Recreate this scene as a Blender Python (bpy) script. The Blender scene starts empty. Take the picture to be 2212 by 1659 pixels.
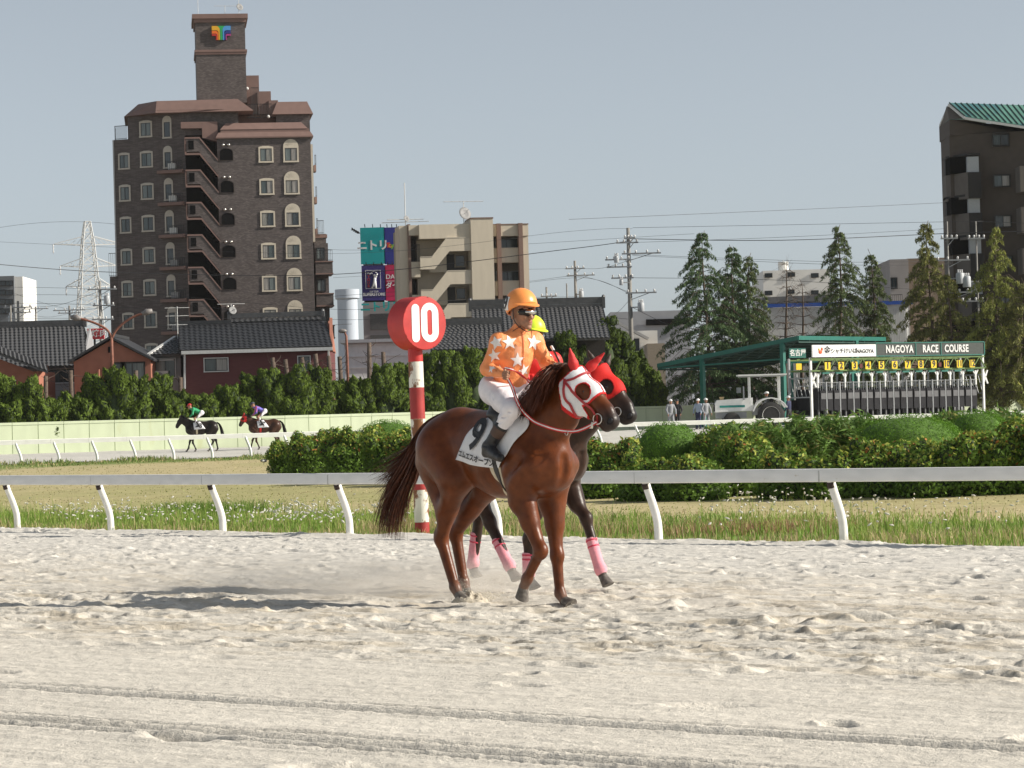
import bpy, bmesh, math, random
import numpy as np
from mathutils import Vector, Matrix
S = bpy.context.scene
COL = S.collection
rnd = random.Random(7)
R = math.radians
# ------------------------------------------------------------------ camera
CAM = Vector((0.0, 0.0, 1.5))
FPX = 6144.0                       # focal length in pixels of a 2212 px wide picture (100 mm on 36 mm)
ROT = Matrix.Rotation(R(90.70), 3, 'X') @ Matrix.Rotation(R(-1.6), 3, 'Z')
cd = bpy.data.cameras.new('camera'); cam = bpy.data.objects.new('camera', cd); COL.objects.link(cam)
cd.lens = 100.0; cd.sensor_width = 36.0; cd.clip_start = 0.5; cd.clip_end = 6000
cam.matrix_world = Matrix.Translation(CAM) @ ROT.to_4x4()
S.camera = cam
# ------------------------------------------------------------------ sky and sun
SUN_EL, SUN_AZ = 29.0, 6.0         # elevation; azimuth measured from +X towards the camera (-Y)
w = bpy.data.worlds.new('World'); S.world = w; w.use_nodes = True
nt = w.node_tree; nt.nodes.clear()
sky = nt.nodes.new('ShaderNodeTexSky'); sky.sky_type = 'NISHITA'; sky.sun_disc = False
sky.sun_elevation = R(SUN_EL); sky.sun_rotation = R(90 + SUN_AZ)
sky.air_density = 0.7; sky.dust_density = 0.75; sky.ozone_density = 4.0; sky.altitude = 0
hsv = nt.nodes.new('ShaderNodeHueSaturation'); hsv.inputs['Saturation'].default_value = 0.36; hsv.inputs['Hue'].default_value = 0.482
bg = nt.nodes.new('ShaderNodeBackground'); bg.inputs['Strength'].default_value = 0.092
wo = nt.nodes.new('ShaderNodeOutputWorld')
nt.links.new(sky.outputs[0], hsv.inputs['Color']); nt.links.new(hsv.outputs[0], bg.inputs['Color']); nt.links.new(bg.outputs[0], wo.inputs['Surface'])
sd = bpy.data.lights.new('sun', 'SUN'); sd.energy = 4.9; sd.angle = R(0.6); sd.color = (1.0, 0.93, 0.82)
sun = bpy.data.objects.new('sun', sd); COL.objects.link(sun)
sdir = Vector((math.cos(R(SUN_EL)) * math.cos(R(SUN_AZ)), -math.cos(R(SUN_EL)) * math.sin(R(SUN_AZ)), math.sin(R(SUN_EL))))
sun.rotation_euler = sdir.to_track_quat('Z', 'Y').to_euler(); sun.location = (60, 0, 60)
S.view_settings.view_transform = 'Standard'; S.view_settings.look = 'None'
S.view_settings.exposure = 0.34; S.view_settings.gamma = 1.0
S.cycles.max_bounces = 6; S.cycles.transparent_max_bounces = 12; S.cycles.volume_bounces = 1
S.cycles.use_denoising = True
try: S.cycles.volume_step_rate = 2.0
except Exception: pass

# ------------------------------------------------------------------ helpers
def ray(px, py):
    d = ROT @ Vector(((px - 1106) / FPX, (829.5 - py) / FPX, -1.0))
    return d
def at(px, py, Y):
    d = ray(px, py); return CAM + d * (Y / d.y)
def ux(px, py, Y): return at(px, py, Y).x
def hz(px, py, Y): return at(px, py, Y).z
def smooth(a, b, x):
    t = np.clip((x - a) / (b - a), 0, 1); return t * t * (3 - 2 * t)

class MB:
    def __init__(s): s.v = []; s.f = []; s.m = []; s.mi = 0
    def add(s, vs, fs):
        n = len(s.v); s.v.extend([tuple(p) for p in vs])
        for f in fs: s.f.append([i + n for i in f]); s.m.append(s.mi)
        return s
    def box(s, c, h, rz=0.0, M=None):
        c = Vector(c); vs = []
        cr, sr = math.cos(rz), math.sin(rz)
        for dz in (-1, 1):
            for dx, dy in ((-1, -1), (1, -1), (1, 1), (-1, 1)):
                x, y, z = dx * h[0], dy * h[1], dz * h[2]
                p = Vector((x * cr - y * sr, x * sr + y * cr, z))
                if M is not None: p = M @ p
                vs.append(c + p)
        return s.add(vs, [(3, 2, 1, 0), (4, 5, 6, 7), (0, 1, 5, 4), (1, 2, 6, 5), (2, 3, 7, 6), (3, 0, 4, 7)])
    def bb(s, x0, x1, y0, y1, z0, z1):
        return s.box(((x0 + x1) / 2, (y0 + y1) / 2, (z0 + z1) / 2), (abs(x1 - x0) / 2, abs(y1 - y0) / 2, abs(z1 - z0) / 2))
    def tube(s, pts, rad, n=8, cap=True, flat=1.0, up=None):
        pts = [Vector(p) for p in pts]; k = len(pts)
        if not hasattr(rad, '__len__'): rad = [rad] * k
        vs = []; fs = []; prev = None
        for i, p in enumerate(pts):
            t = (pts[min(i + 1, k - 1)] - pts[max(i - 1, 0)])
            if t.length < 1e-9: t = Vector((0, 0, 1))
            t.normalize()
            if prev is None:
                a = Vector(up) if up is not None else (Vector((0, 0, 1)) if abs(t.z) < 0.9 else Vector((1, 0, 0)))
            else: a = prev
            u = a - t * a.dot(t)
            if u.length < 1e-6: u = t.orthogonal()
            u.normalize(); b = t.cross(u); prev = u
            for j in range(n):
                an = 2 * math.pi * j / n
                vs.append(p + u * (rad[i] * math.cos(an)) + b * (rad[i] * flat * math.sin(an)))
        for i in range(k - 1):
            for j in range(n):
                j2 = (j + 1) % n
                fs.append((i * n + j, i * n + j2, (i + 1) * n + j2, (i + 1) * n + j))
        if cap: fs.append(list(range(n))[::-1]); fs.append([(k - 1) * n + j for j in range(n)])
        return s.add(vs, fs)
    def bar(s, a, b, r, n=6): return s.tube([a, b], r, n)
    def beam(s, a, b, wx, wz, up=(0, 0, 1)):       # rectangular section bar
        a = Vector(a); b = Vector(b); t = (b - a).normalized(); upv = Vector(up)
        u = upv - t * upv.dot(t)
        if u.length < 1e-5: u = t.orthogonal()
        u.normalize(); r = t.cross(u)
        vs = []
        for p in (a, b):
            for i, j in ((-1, -1), (1, -1), (1, 1), (-1, 1)): vs.append(p + r * (i * wx / 2) + u * (j * wz / 2))
        return s.add(vs, [(3, 2, 1, 0), (4, 5, 6, 7), (0, 1, 5, 4), (1, 2, 6, 5), (2, 3, 7, 6), (3, 0, 4, 7)])
    def prism(s, poly, d, o=(0, 0, 0), ax=(1, 0, 0), ay=(0, 0, 1), an=(0, 1, 0)):
        """polygon (list of 2-D points) extruded by d along an; plane axes ax, ay"""
        o = Vector(o); ax = Vector(ax); ay = Vector(ay); an = Vector(an); n = len(poly)
        vs = [o + ax * p[0] + ay * p[1] for p in poly] + [o + ax * p[0] + ay * p[1] + an * d for p in poly]
        fs = [list(range(n)), list(range(n, 2 * n))[::-1]]
        for i in range(n): j = (i + 1) % n; fs.append((i, i + n, j + n, j))
        return s.add(vs, fs)
    def lathe(s, prof, n=16, o=(0, 0, 0), M=None):
        o = Vector(o); vs = []; fs = []; k = len(prof)
        for r, z in prof:
            for j in range(n):
                a = 2 * math.pi * j / n; p = Vector((r * math.cos(a), r * math.sin(a), z))
                vs.append(o + (M @ p if M is not None else p))
        for i in range(k - 1):
            for j in range(n): j2 = (j + 1) % n; fs.append((i * n + j, i * n + j2, (i + 1) * n + j2, (i + 1) * n + j))
        fs.append(list(range(n))[::-1]); fs.append([(k - 1) * n + j for j in range(n)])
        return s.add(vs, fs)
    def ell(s, c, r, n=10, m=6, M=None):
        c = Vector(c); prof = []
        vs = []; fs = []
        for i in range(m + 1):
            th = math.pi * i / m
            for j in range(n):
                a = 2 * math.pi * j / n
                p = Vector((r[0] * math.sin(th) * math.cos(a), r[1] * math.sin(th) * math.sin(a), r[2] * math.cos(th)))
                vs.append(c + (M @ p if M is not None else p))
        for i in range(m):
            for j in range(n): j2 = (j + 1) % n; fs.append((i * n + j, (i + 1) * n + j, (i + 1) * n + j2, i * n + j2))
        return s.add(vs, fs)
    def xf(s, M):
        s.v = [tuple(M @ Vector(p)) for p in s.v]; return s
    def mesh(s, name, mats, smooth=False, inv=None, angle=None):
        me = bpy.data.meshes.new(name)
        vs = s.v if inv is None else [tuple(inv @ Vector(p)) for p in s.v]
        me.from_pydata(vs, [], s.f); 
        if not isinstance(mats, (list, tuple)): mats = [mats]
        for m in mats: me.materials.append(m)
        if len(mats) > 1: me.polygons.foreach_set('material_index', s.m)
        bm = bmesh.new(); bm.from_mesh(me); bmesh.ops.recalc_face_normals(bm, faces=bm.faces); bm.to_mesh(me); bm.free()
        if smooth:
            me.polygons.foreach_set('use_smooth', [True] * len(me.polygons))
            if angle: 
                try: me.set_sharp_from_angle(angle=R(angle))
                except Exception: pass
        return me
    def build(s, name, mats, parent=None, smooth=False, world=False, angle=None):
        inv = parent.matrix_basis.inverted() if (world and parent is not None) else None
        if world and parent is not None and parent.parent is not None: inv = (parent.parent.matrix_basis @ parent.matrix_basis).inverted()
        return link(name, s.mesh(name, mats, smooth, inv, angle), parent)

def link(name, me, parent=None):
    o = bpy.data.objects.new(name, me); COL.objects.link(o)
    if parent is not None: o.parent = parent
    return o
def tag(o, label=None, cat=None, group=None, kind=None):
    if label: o['label'] = label
    if cat: o['category'] = cat
    if group: o['group'] = group
    if kind: o['kind'] = kind
    return o
def thing(name, label, cat, loc=(0, 0, 0), rz=0.0, group=None):
    o = bpy.data.objects.new(name, None); COL.objects.link(o); o.empty_display_size = 0.2
    o.location = loc; o.rotation_euler = (0, 0, rz)
    return tag(o, label, cat, group)
def np_mesh(name, v, f, mat, parent=None, smooth=False, attr=None, tri=None):
    """fast mesh from numpy: v (n,3), f (m,3 or 4)"""
    me = bpy.data.meshes.new(name); v = np.asarray(v, np.float32); f = np.asarray(f, np.int32)
    k = f.shape[1]; me.vertices.add(len(v)); me.vertices.foreach_set('co', v.ravel())
    me.loops.add(f.size); me.loops.foreach_set('vertex_index', f.ravel())
    me.polygons.add(len(f)); me.polygons.foreach_set('loop_start', np.arange(0, f.size, k, dtype=np.int32))
    me.polygons.foreach_set('loop_total', np.full(len(f), k, np.int32))
    if smooth: me.polygons.foreach_set('use_smooth', np.ones(len(f), bool))
    for m in (mat if isinstance(mat, (list, tuple)) else [mat]): me.materials.append(m)
    if attr:
        for an, arr in attr.items():
            arr = np.asarray(arr, np.float32)
            if arr.ndim == 1:
                a = me.attributes.new(an, 'FLOAT', 'POINT'); a.data.foreach_set('value', arr)
            else:
                a = me.attributes.new(an, 'FLOAT_COLOR', 'POINT')
                if arr.shape[1] == 3: arr = np.hstack([arr, np.ones((len(arr), 1), np.float32)])
                a.data.foreach_set('color', arr.ravel())
    me.update(calc_edges=True); me.validate()
    return link(name, me, parent)

# ---- materials
MATS = {}
def lin(c): return tuple((x / 12.92 if x <= 0.04045 else ((x + 0.055) / 1.055) ** 2.4) for x in c)
def mat(name, col, rough=0.6, var=0.12, scale=8.0, bump=0.0, bscale=40.0, metal=0.0, spec=0.5, sub=None, coord='Object', stretch=None, transl=0.0, col2=None, thr=None, emit=None, sheen=0.0):
    """procedural principled material: colour broken up by noise, optional bump and patches of a second colour"""
    if name in MATS: return MATS[name]
    m = bpy.data.materials.new(name); m.use_nodes = True; MATS[name] = m
    t = m.node_tree; N = t.nodes; L = t.links
    p = N['Principled BSDF']; p.inputs['Roughness'].default_value = rough; p.inputs['Metallic'].default_value = metal
    p.inputs['Specular IOR Level'].default_value = spec
    tc = N.new('ShaderNodeTexCoord'); src = tc.outputs[coord]
    if stretch:
        mp = N.new('ShaderNodeMapping'); mp.inputs['Scale'].default_value = stretch; L.new(src, mp.inputs['Vector']); src = mp.outputs[0]
    nz = N.new('ShaderNodeTexNoise'); nz.inputs['Scale'].default_value = scale; nz.inputs['Detail'].default_value = 5; nz.inputs['Roughness'].default_value = 0.33
    L.new(src, nz.inputs['Vector'])
    cr = N.new('ShaderNodeValToRGB'); cr.color_ramp.elements[0].position = 0.28; cr.color_ramp.elements[1].position = 0.72
    a = [max(0, c * (1 - var)) for c in col]; b = [min(1, c * (1 + var)) for c in col]
    cr.color_ramp.elements[0].color = (*a, 1); cr.color_ramp.elements[1].color = (*b, 1)
    L.new(nz.outputs['Fac'], cr.inputs['Fac']); out = cr.outputs['Color']
    if col2 is not None:
        n2 = N.new('ShaderNodeTexNoise'); n2.inputs['Scale'].default_value = thr[1]; n2.inputs['Detail'].default_value = 6; n2.inputs['Roughness'].default_value = 0.6
        L.new(src, n2.inputs['Vector'])
        r2 = N.new('ShaderNodeMapRange'); r2.inputs['From Min'].default_value = thr[0]; r2.inputs['From Max'].default_value = thr[0] + thr[2]
        L.new(n2.outputs['Fac'], r2.inputs['Value'])
        mx = N.new('ShaderNodeMix'); mx.data_type = 'RGBA'; L.new(r2.outputs[0], mx.inputs['Factor'])
        L.new(out, mx.inputs['A']); mx.inputs['B'].default_value = (*col2, 1); out = mx.outputs['Result']
    L.new(out, p.inputs['Base Color'])
    if bump:
        nb = N.new('ShaderNodeTexNoise'); nb.inputs['Scale'].default_value = bscale; nb.inputs['Detail'].default_value = 4
        L.new(src, nb.inputs['Vector'])
        bp = N.new('ShaderNodeBump'); bp.inputs['Strength'].default_value = bump; bp.inputs['Distance'].default_value = 0.02
        L.new(nb.outputs['Fac'], bp.inputs['Height']); L.new(bp.outputs[0], p.inputs['Normal'])
    if transl:
        tr = N.new('ShaderNodeBsdfTranslucent'); L.new(out, tr.inputs['Color'])
        ms = N.new('ShaderNodeMixShader'); ms.inputs[0].default_value = transl
        L.new(p.outputs[0], ms.inputs[1]); L.new(tr.outputs[0], ms.inputs[2]); L.new(ms.outputs[0], N['Material Output'].inputs['Surface'])
    if sheen: p.inputs['Sheen Weight'].default_value = sheen
    return m
def attr_mat(name, attr='col', rough=0.7, spec=0.3, transl=0.0, bump=0.0, bscale=30.0, var=0.12, scale=20.0, stretch=None, sheen=0.0, coat=0.0):
    """procedural material whose base colour is the pigment attribute broken up by noise"""
    if name in MATS: return MATS[name]
    m = bpy.data.materials.new(name); m.use_nodes = True; MATS[name] = m
    t = m.node_tree; N = t.nodes; L = t.links; p = N['Principled BSDF']
    p.inputs['Roughness'].default_value = rough; p.inputs['Specular IOR Level'].default_value = spec
    if sheen: p.inputs['Sheen Weight'].default_value = sheen
    if coat: p.inputs['Coat Weight'].default_value = coat; p.inputs['Coat Roughness'].default_value = 0.3
    at_ = N.new('ShaderNodeAttribute'); at_.attribute_name = attr
    tc = N.new('ShaderNodeTexCoord'); src = tc.outputs['Object']
    if stretch:
        mp = N.new('ShaderNodeMapping'); mp.inputs['Scale'].default_value = stretch; L.new(src, mp.inputs['Vector']); src = mp.outputs[0]
    nz = N.new('ShaderNodeTexNoise'); nz.inputs['Scale'].default_value = scale; nz.inputs['Detail'].default_value = 5
    L.new(src, nz.inputs['Vector'])
    mr = N.new('ShaderNodeMapRange'); mr.inputs['From Min'].default_value = 0.3; mr.inputs['From Max'].default_value = 0.7
    mr.inputs['To Min'].default_value = 1 - var; mr.inputs['To Max'].default_value = 1 + var
    L.new(nz.outputs['Fac'], mr.inputs['Value'])
    mu = N.new('ShaderNodeVectorMath'); mu.operation = 'SCALE'; L.new(at_.outputs['Color'], mu.inputs[0]); L.new(mr.outputs[0], mu.inputs['Scale'])
    L.new(mu.outputs[0], p.inputs['Base Color'])
    if bump:
        nb = N.new('ShaderNodeTexNoise'); nb.inputs['Scale'].default_value = bscale; nb.inputs['Detail'].default_value = 4; L.new(src, nb.inputs['Vector'])
        bp = N.new('ShaderNodeBump'); bp.inputs['Strength'].default_value = bump; bp.inputs['Distance'].default_value = 0.01
        L.new(nb.outputs['Fac'], bp.inputs['Height']); L.new(bp.outputs[0], p.inputs['Normal'])
    if transl:
        tr = N.new('ShaderNodeBsdfTranslucent'); L.new(mu.outputs[0], tr.inputs['Color'])
        ms = N.new('ShaderNodeMixShader'); ms.inputs[0].default_value = transl
        L.new(p.outputs[0], ms.inputs[1]); L.new(tr.outputs[0], ms.inputs[2]); L.new(ms.outputs[0], N['Material Output'].inputs['Surface'])
    return m
def text_mesh(body, size=1.0, depth=0.0, bold=0.0, sx=1.0, align='CENTER', spacing=1.0):
    """returns MB-style (verts, faces) of a text, in its own x/y plane, centred"""
    c = bpy.data.curves.new('t', 'FONT'); c.body = body; c.size = size; c.align_x = align; c.align_y = 'CENTER'
    c.extrude = depth; c.offset = bold; c.resolution_u = 3; c.space_character = spacing
    o = bpy.data.objects.new('t', c); COL.objects.link(o)
    dg = bpy.context.evaluated_depsgraph_get(); me = o.evaluated_get(dg).to_mesh()
    vs = [Vector((v.co.x * sx, v.co.y, v.co.z)) for v in me.vertices]; fs = [list(p.vertices) for p in me.polygons]
    o.evaluated_get(dg).to_mesh_clear(); bpy.data.objects.remove(o); bpy.data.curves.remove(c)
    return vs, fs
def put_text(mb, body, o, ax, ay, an, size, depth=0.004, bold=0.0, sx=1.0, spacing=1.0):
    vs, fs = text_mesh(body, size, depth, bold, sx, spacing=spacing)
    o = Vector(o); ax = Vector(ax); ay = Vector(ay); an = Vector(an)
    mb.add([o + ax * v.x + ay * v.y + an * v.z for v in vs], fs); return mb
# ---- numpy value noise
def _hash(ix, iy, seed):
    h = (ix.astype(np.int64) * 374761393 + iy.astype(np.int64) * 668265263 + seed * 1442695041) & 0x7fffffff
    h = ((h ^ (h >> 13)) * 1274126177) & 0x7fffffff
    return ((h ^ (h >> 16)) & 0xffff) / 65535.0
def vnoise(x, y, seed=0):
    ix = np.floor(x); iy = np.floor(y); fx = x - ix; fy = y - iy
    fx = fx * fx * fx * (fx * (fx * 6 - 15) + 10); fy = fy * fy * fy * (fy * (fy * 6 - 15) + 10)
    a = _hash(ix, iy, seed); b = _hash(ix + 1, iy, seed); c = _hash(ix, iy + 1, seed); d = _hash(ix + 1, iy + 1, seed)
    return (a * (1 - fx) + b * fx) * (1 - fy) + (c * (1 - fx) + d * fx) * fy - 0.5
def fbm(x, y, seed=0, o=3, g=0.5):
    s = 0; a = 1.0
    for i in range(o): s = s + a * vnoise(x * 2 ** i, y * 2 ** i, seed + i * 17); a *= g
    return s

# ------------------------------------------------------------------ signed-distance modelling (smooth unions, surface nets)
def _nrm(v): return np.sqrt((v * v).sum(-1))
def cone(a, b, ra, rb, k=0.03, flat=None): return dict(t='c', a=np.array(a, float), b=np.array(b, float), ra=ra, rb=rb, k=k, flat=flat)
def ball(c, r, k=0.03, M=None): 
    r = np.array(r if hasattr(r, '__len__') else (r, r, r), float)
    return dict(t='e', a=np.array(c, float), r=r, k=k, M=None if M is None else np.array(M, float))
def sub(p, k=None): p = dict(p); p['sub'] = True; p['k'] = k if k is not None else p['k']; return p
def chain(pts, rads, k=0.03, flat=None): return [cone(pts[i], pts[i + 1], rads[i], rads[i + 1], k, flat) for i in range(len(pts) - 1)]
def pdist(p, P):
    if p['t'] == 'c':
        a, b = p['a'], p['b']; ra, rb = p['ra'], p['rb']; sc = 1.0
        if p['flat'] is not None:
            ax, s_ = np.array(p['flat'][0], float), p['flat'][1]; ax = ax / np.linalg.norm(ax)
            P = P + ((P - a) @ ax)[..., None] * ax * (1 / s_ - 1); b = b + ((b - a) @ ax) * ax * (1 / s_ - 1); sc = min(1.0, s_) if s_ < 1 else 1.0
        d = b - a; L2 = max(d @ d, 1e-9); t = np.clip(((P - a) @ d) / L2, 0, 1)
        return (_nrm(P - (a + t[..., None] * d)) - (ra + (rb - ra) * t)) * (sc if sc < 1 else 1.0)
    q = P - p['a']
    if p['M'] is not None: q = q @ p['M']
    k0 = _nrm(q / p['r']); k1 = _nrm(q / (p['r'] ** 2)); return k0 * (k0 - 1) / np.maximum(k1, 1e-9)
def sdf_mesh(prims, vox, off=0.0, clip=None, lo=None, hi=None):
    los = []; his = []
    for p in prims:
        if p.get('sub'): continue
        if p['t'] == 'c': r = max(p['ra'], p['rb']) * (max(1.0, p['flat'][1]) if p['flat'] is not None else 1.0); los.append(np.minimum(p['a'], p['b']) - r); his.append(np.maximum(p['a'], p['b']) + r)
        else: r = max(p['r']); los.append(p['a'] - r); his.append(p['a'] + r)
    mg = 3 * vox + off + 0.01
    LO = np.min(los, 0) - mg; HI = np.max(his, 0) + mg
    if lo is not None: LO = np.maximum(LO, lo)
    if hi is not None: HI = np.minimum(HI, hi)
    n = np.ceil((HI - LO) / vox).astype(int) + 1
    D = np.full(n, 0.5, np.float32); ax = [LO[i] + vox * np.arange(n[i]) for i in range(3)]
    for p in prims:
        k = p['k']; m = k + 4 * vox + off
        if p['t'] == 'c': r = max(p['ra'], p['rb']) * (max(1.0, p['flat'][1]) if p['flat'] is not None else 1.0); l = np.minimum(p['a'], p['b']) - r - m; h = np.maximum(p['a'], p['b']) + r + m
        else: r = max(p['r']); l = p['a'] - r - m; h = p['a'] + r + m
        i0 = np.clip(np.floor((l - LO) / vox).astype(int), 0, n); i1 = np.clip(np.ceil((h - LO) / vox).astype(int) + 1, 0, n)
        if (i1 <= i0).any(): continue
        sl = tuple(slice(i0[j], i1[j]) for j in range(3))
        g = np.stack(np.meshgrid(*[ax[j][sl[j]] for j in range(3)], indexing='ij'), -1)
        d = pdist(p, g); o = D[sl]
        if p.get('sub'):
            hh = np.clip(0.5 - 0.5 * (o + d) / max(k, 1e-6), 0, 1); D[sl] = o * (1 - hh) - d * hh + k * hh * (1 - hh)
        else:
            hh = np.clip(0.5 + 0.5 * (o - d) / max(k, 1e-6), 0, 1); D[sl] = o * (1 - hh) + d * hh - k * hh * (1 - hh)
    D -= off
    if clip is not None:
        g = np.stack(np.meshgrid(*ax, indexing='ij'), -1)
        for fn in clip: D = np.maximum(D, fn(g)).astype(np.float32)
    return surface_nets(D, LO, vox)
def surface_nets(D, LO, vox):
    ins = D < 0; nx, ny, nz = D.shape
    cs = np.zeros((nx - 1, ny - 1, nz - 1), np.int8)
    for i in (0, 1):
        for j in (0, 1):
            for k in (0, 1): cs += ins[i:nx - 1 + i, j:ny - 1 + j, k:nz - 1 + k]
    act = (cs > 0) & (cs < 8); idx = -np.ones(act.shape, np.int64); c = np.argwhere(act); idx[act] = np.arange(len(c))
    acc = np.zeros((len(c), 3)); cnt = np.zeros(len(c))
    cor = [np.array(t) for t in ((0,0,0),(1,0,0),(0,1,0),(1,1,0),(0,0,1),(1,0,1),(0,1,1),(1,1,1))]
    val = [D[c[:, 0] + q[0], c[:, 1] + q[1], c[:, 2] + q[2]] for q in cor]
    for a, b in ((0,1),(2,3),(4,5),(6,7),(0,2),(1,3),(4,6),(5,7),(0,4),(1,5),(2,6),(3,7)):
        x = (val[a] < 0) != (val[b] < 0); t = np.where(x, val[a] / np.where(x, val[a] - val[b], 1), 0)
        acc += np.where(x[:, None], cor[a] + t[:, None] * (cor[b] - cor[a]), 0); cnt += x
    v = LO + vox * (c + acc / cnt[:, None]); F = []
    for axn in range(3):
        sl0 = [slice(None)] * 3; sl1 = [slice(None)] * 3; sl0[axn] = slice(0, -1); sl1[axn] = slice(1, None)
        x = ins[tuple(sl0)] != ins[tuple(sl1)]; e = np.argwhere(x); u, w_ = [(1, 2), (2, 0), (0, 1)][axn]
        ok = (e[:, u] > 0) & (e[:, w_] > 0) & (e[:, u] < D.shape[u] - 1) & (e[:, w_] < D.shape[w_] - 1); e = e[ok]
        def cell(du, dw):
            q = e.copy(); q[:, u] += du; q[:, w_] += dw; return idx[q[:, 0], q[:, 1], q[:, 2]]
        f = np.stack([cell(-1, -1), cell(0, -1), cell(0, 0), cell(-1, 0)], 1)
        fl = ~ins[tuple(e.T)]; f[fl] = f[fl][:, ::-1]; F.append(f)
    return v, np.concatenate(F)
def relax(v, f, it=2, lam=0.5):
    n = len(v); e = np.concatenate([f[:, [0, 1]], f[:, [1, 2]], f[:, [2, 3]], f[:, [3, 0]]])
    for _ in range(it):
        s_ = np.zeros_like(v); c = np.zeros(n); np.add.at(s_, e[:, 0], v[e[:, 1]]); np.add.at(s_, e[:, 1], v[e[:, 0]])
        np.add.at(c, e[:, 0], 1); np.add.at(c, e[:, 1], 1); v = v + lam * (s_ / c[:, None] - v)
    return v
# ================================================================== terrain
def dist_rail(X, Y): return 0.73 * X + 0.68 * (Y - 49.5)
def far_rail_y(X): return 135.0 + (X + 22.0) * 0.36
def gz(X, Y):
    X = np.asarray(X, float); Y = np.asarray(Y, float)
    d = dist_rail(X, Y)
    z = np.where(d < 0, -0.6 - 0.0337 * np.maximum(d, -60), -0.6 + 0.58 * smooth(12, 40, d))
    cap = 0.3 + 0.32 * smooth(-10, 8, X); t = Y - far_rail_y(X)
    return z + np.where(t > 0, np.minimum(cap, (0.03 + 0.028 * smooth(-10, 8, X)) * np.maximum(t, 0)), 0)
def _ss(a, b, x):
    t = min(1.0, max(0.0, (x - a) / (b - a))); return t * t * (3 - 2 * t)
def g1(X, Y):
    d = 0.73 * X + 0.68 * (Y - 49.5); z = (-0.6 - 0.0337 * max(d, -60)) if d < 0 else -0.6 + 0.58 * _ss(12, 40, d)
    t = Y - (135.0 + (X + 22.0) * 0.36)
    return z + (min(0.3 + 0.32 * _ss(-10, 8, X), (0.03 + 0.028 * _ss(-10, 8, X)) * t) if t > 0 else 0.0)
def ground_pt(px, py):
    """where the sight line of a picture point meets the terrain"""
    d = ray(px, py); t = 5.0; st = 2.0
    for _ in range(3):
        while t < 400:
            p = CAM + d * t
            if p.z <= g1(p.x, p.y): break
            t += st
        t -= st; st *= 0.1
    return p
SAND = (0.70, 0.655, 0.575)
def make_ground():
    def axis(a, b, st, far_):
        c = list(np.arange(a, b + 0.01, st)); s_ = st
        x = b
        while x < far_: s_ *= 1.35; x += s_; c.append(x)
        x = a; s_ = st
        lo = []
        while x > -far_: s_ *= 1.35; x -= s_; lo.append(x)
        return np.array(lo[::-1] + c)
    xs = axis(-45, 45, 0.75, 3500); ys = axis(4, 200, 0.75, 3500)
    X, Y = np.meshgrid(xs, ys, indexing='ij'); Z = gz(X, Y); d = dist_rail(X, Y); t = Y - far_rail_y(X)
    Z = Z - 0.10 * (1 - smooth(-0.9, -0.25, d)) + 0.03 * fbm(X / 3, Y / 3, 3) * (d > 0) * (Y < 125)
    Z = Z - np.where((t > 0.6), 0.05, 0.0)
    n = fbm(X / 4, Y / 4, 9)
    green = np.array([0.17, 0.23, 0.06]); tan = np.array([0.47, 0.40, 0.22]); earth = np.array([0.20, 0.17, 0.13])
    C = np.zeros(X.shape + (3,)); w1 = smooth(5.5, 9.0, d + 3 * n)
    tan = tan * (1 - .45 * np.clip(fbm(X / 7, Y / 9, 19) * 2 + .2, 0, 1)[..., None]) + np.array([.26, .29, .09]) * .45 * np.clip(fbm(X / 7, Y / 9, 19) * 2 + .2, 0, 1)[..., None]
    C[:] = green; C = C * (1 - w1[..., None]) + tan * w1[..., None]
    w2 = smooth(-15, -6, t + 5 * n) * (d > 10); C = C * (1 - w2[..., None]) + green * w2[..., None]
    C[d < -0.3] = SAND; C[t > 0.3] = np.array([0.47, 0.44, 0.40]); C[(t > 26) & (d > 10)] = earth
    nx, ny = X.shape; I = np.arange(nx * ny).reshape(nx, ny)
    f = np.stack([I[:-1, :-1], I[1:, :-1], I[1:, 1:], I[:-1, 1:]], -1).reshape(-1, 4)
    v = np.stack([X, Y, Z], -1).reshape(-1, 3)
    o = np_mesh('ground', v, f, attr_mat('ground_mat', rough=0.95, spec=0.15, bump=0.4, bscale=6, var=0.13, scale=1.3), smooth=True, attr={'col': C.reshape(-1, 3)})
    tag(o, kind='structure')
make_ground()

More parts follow.
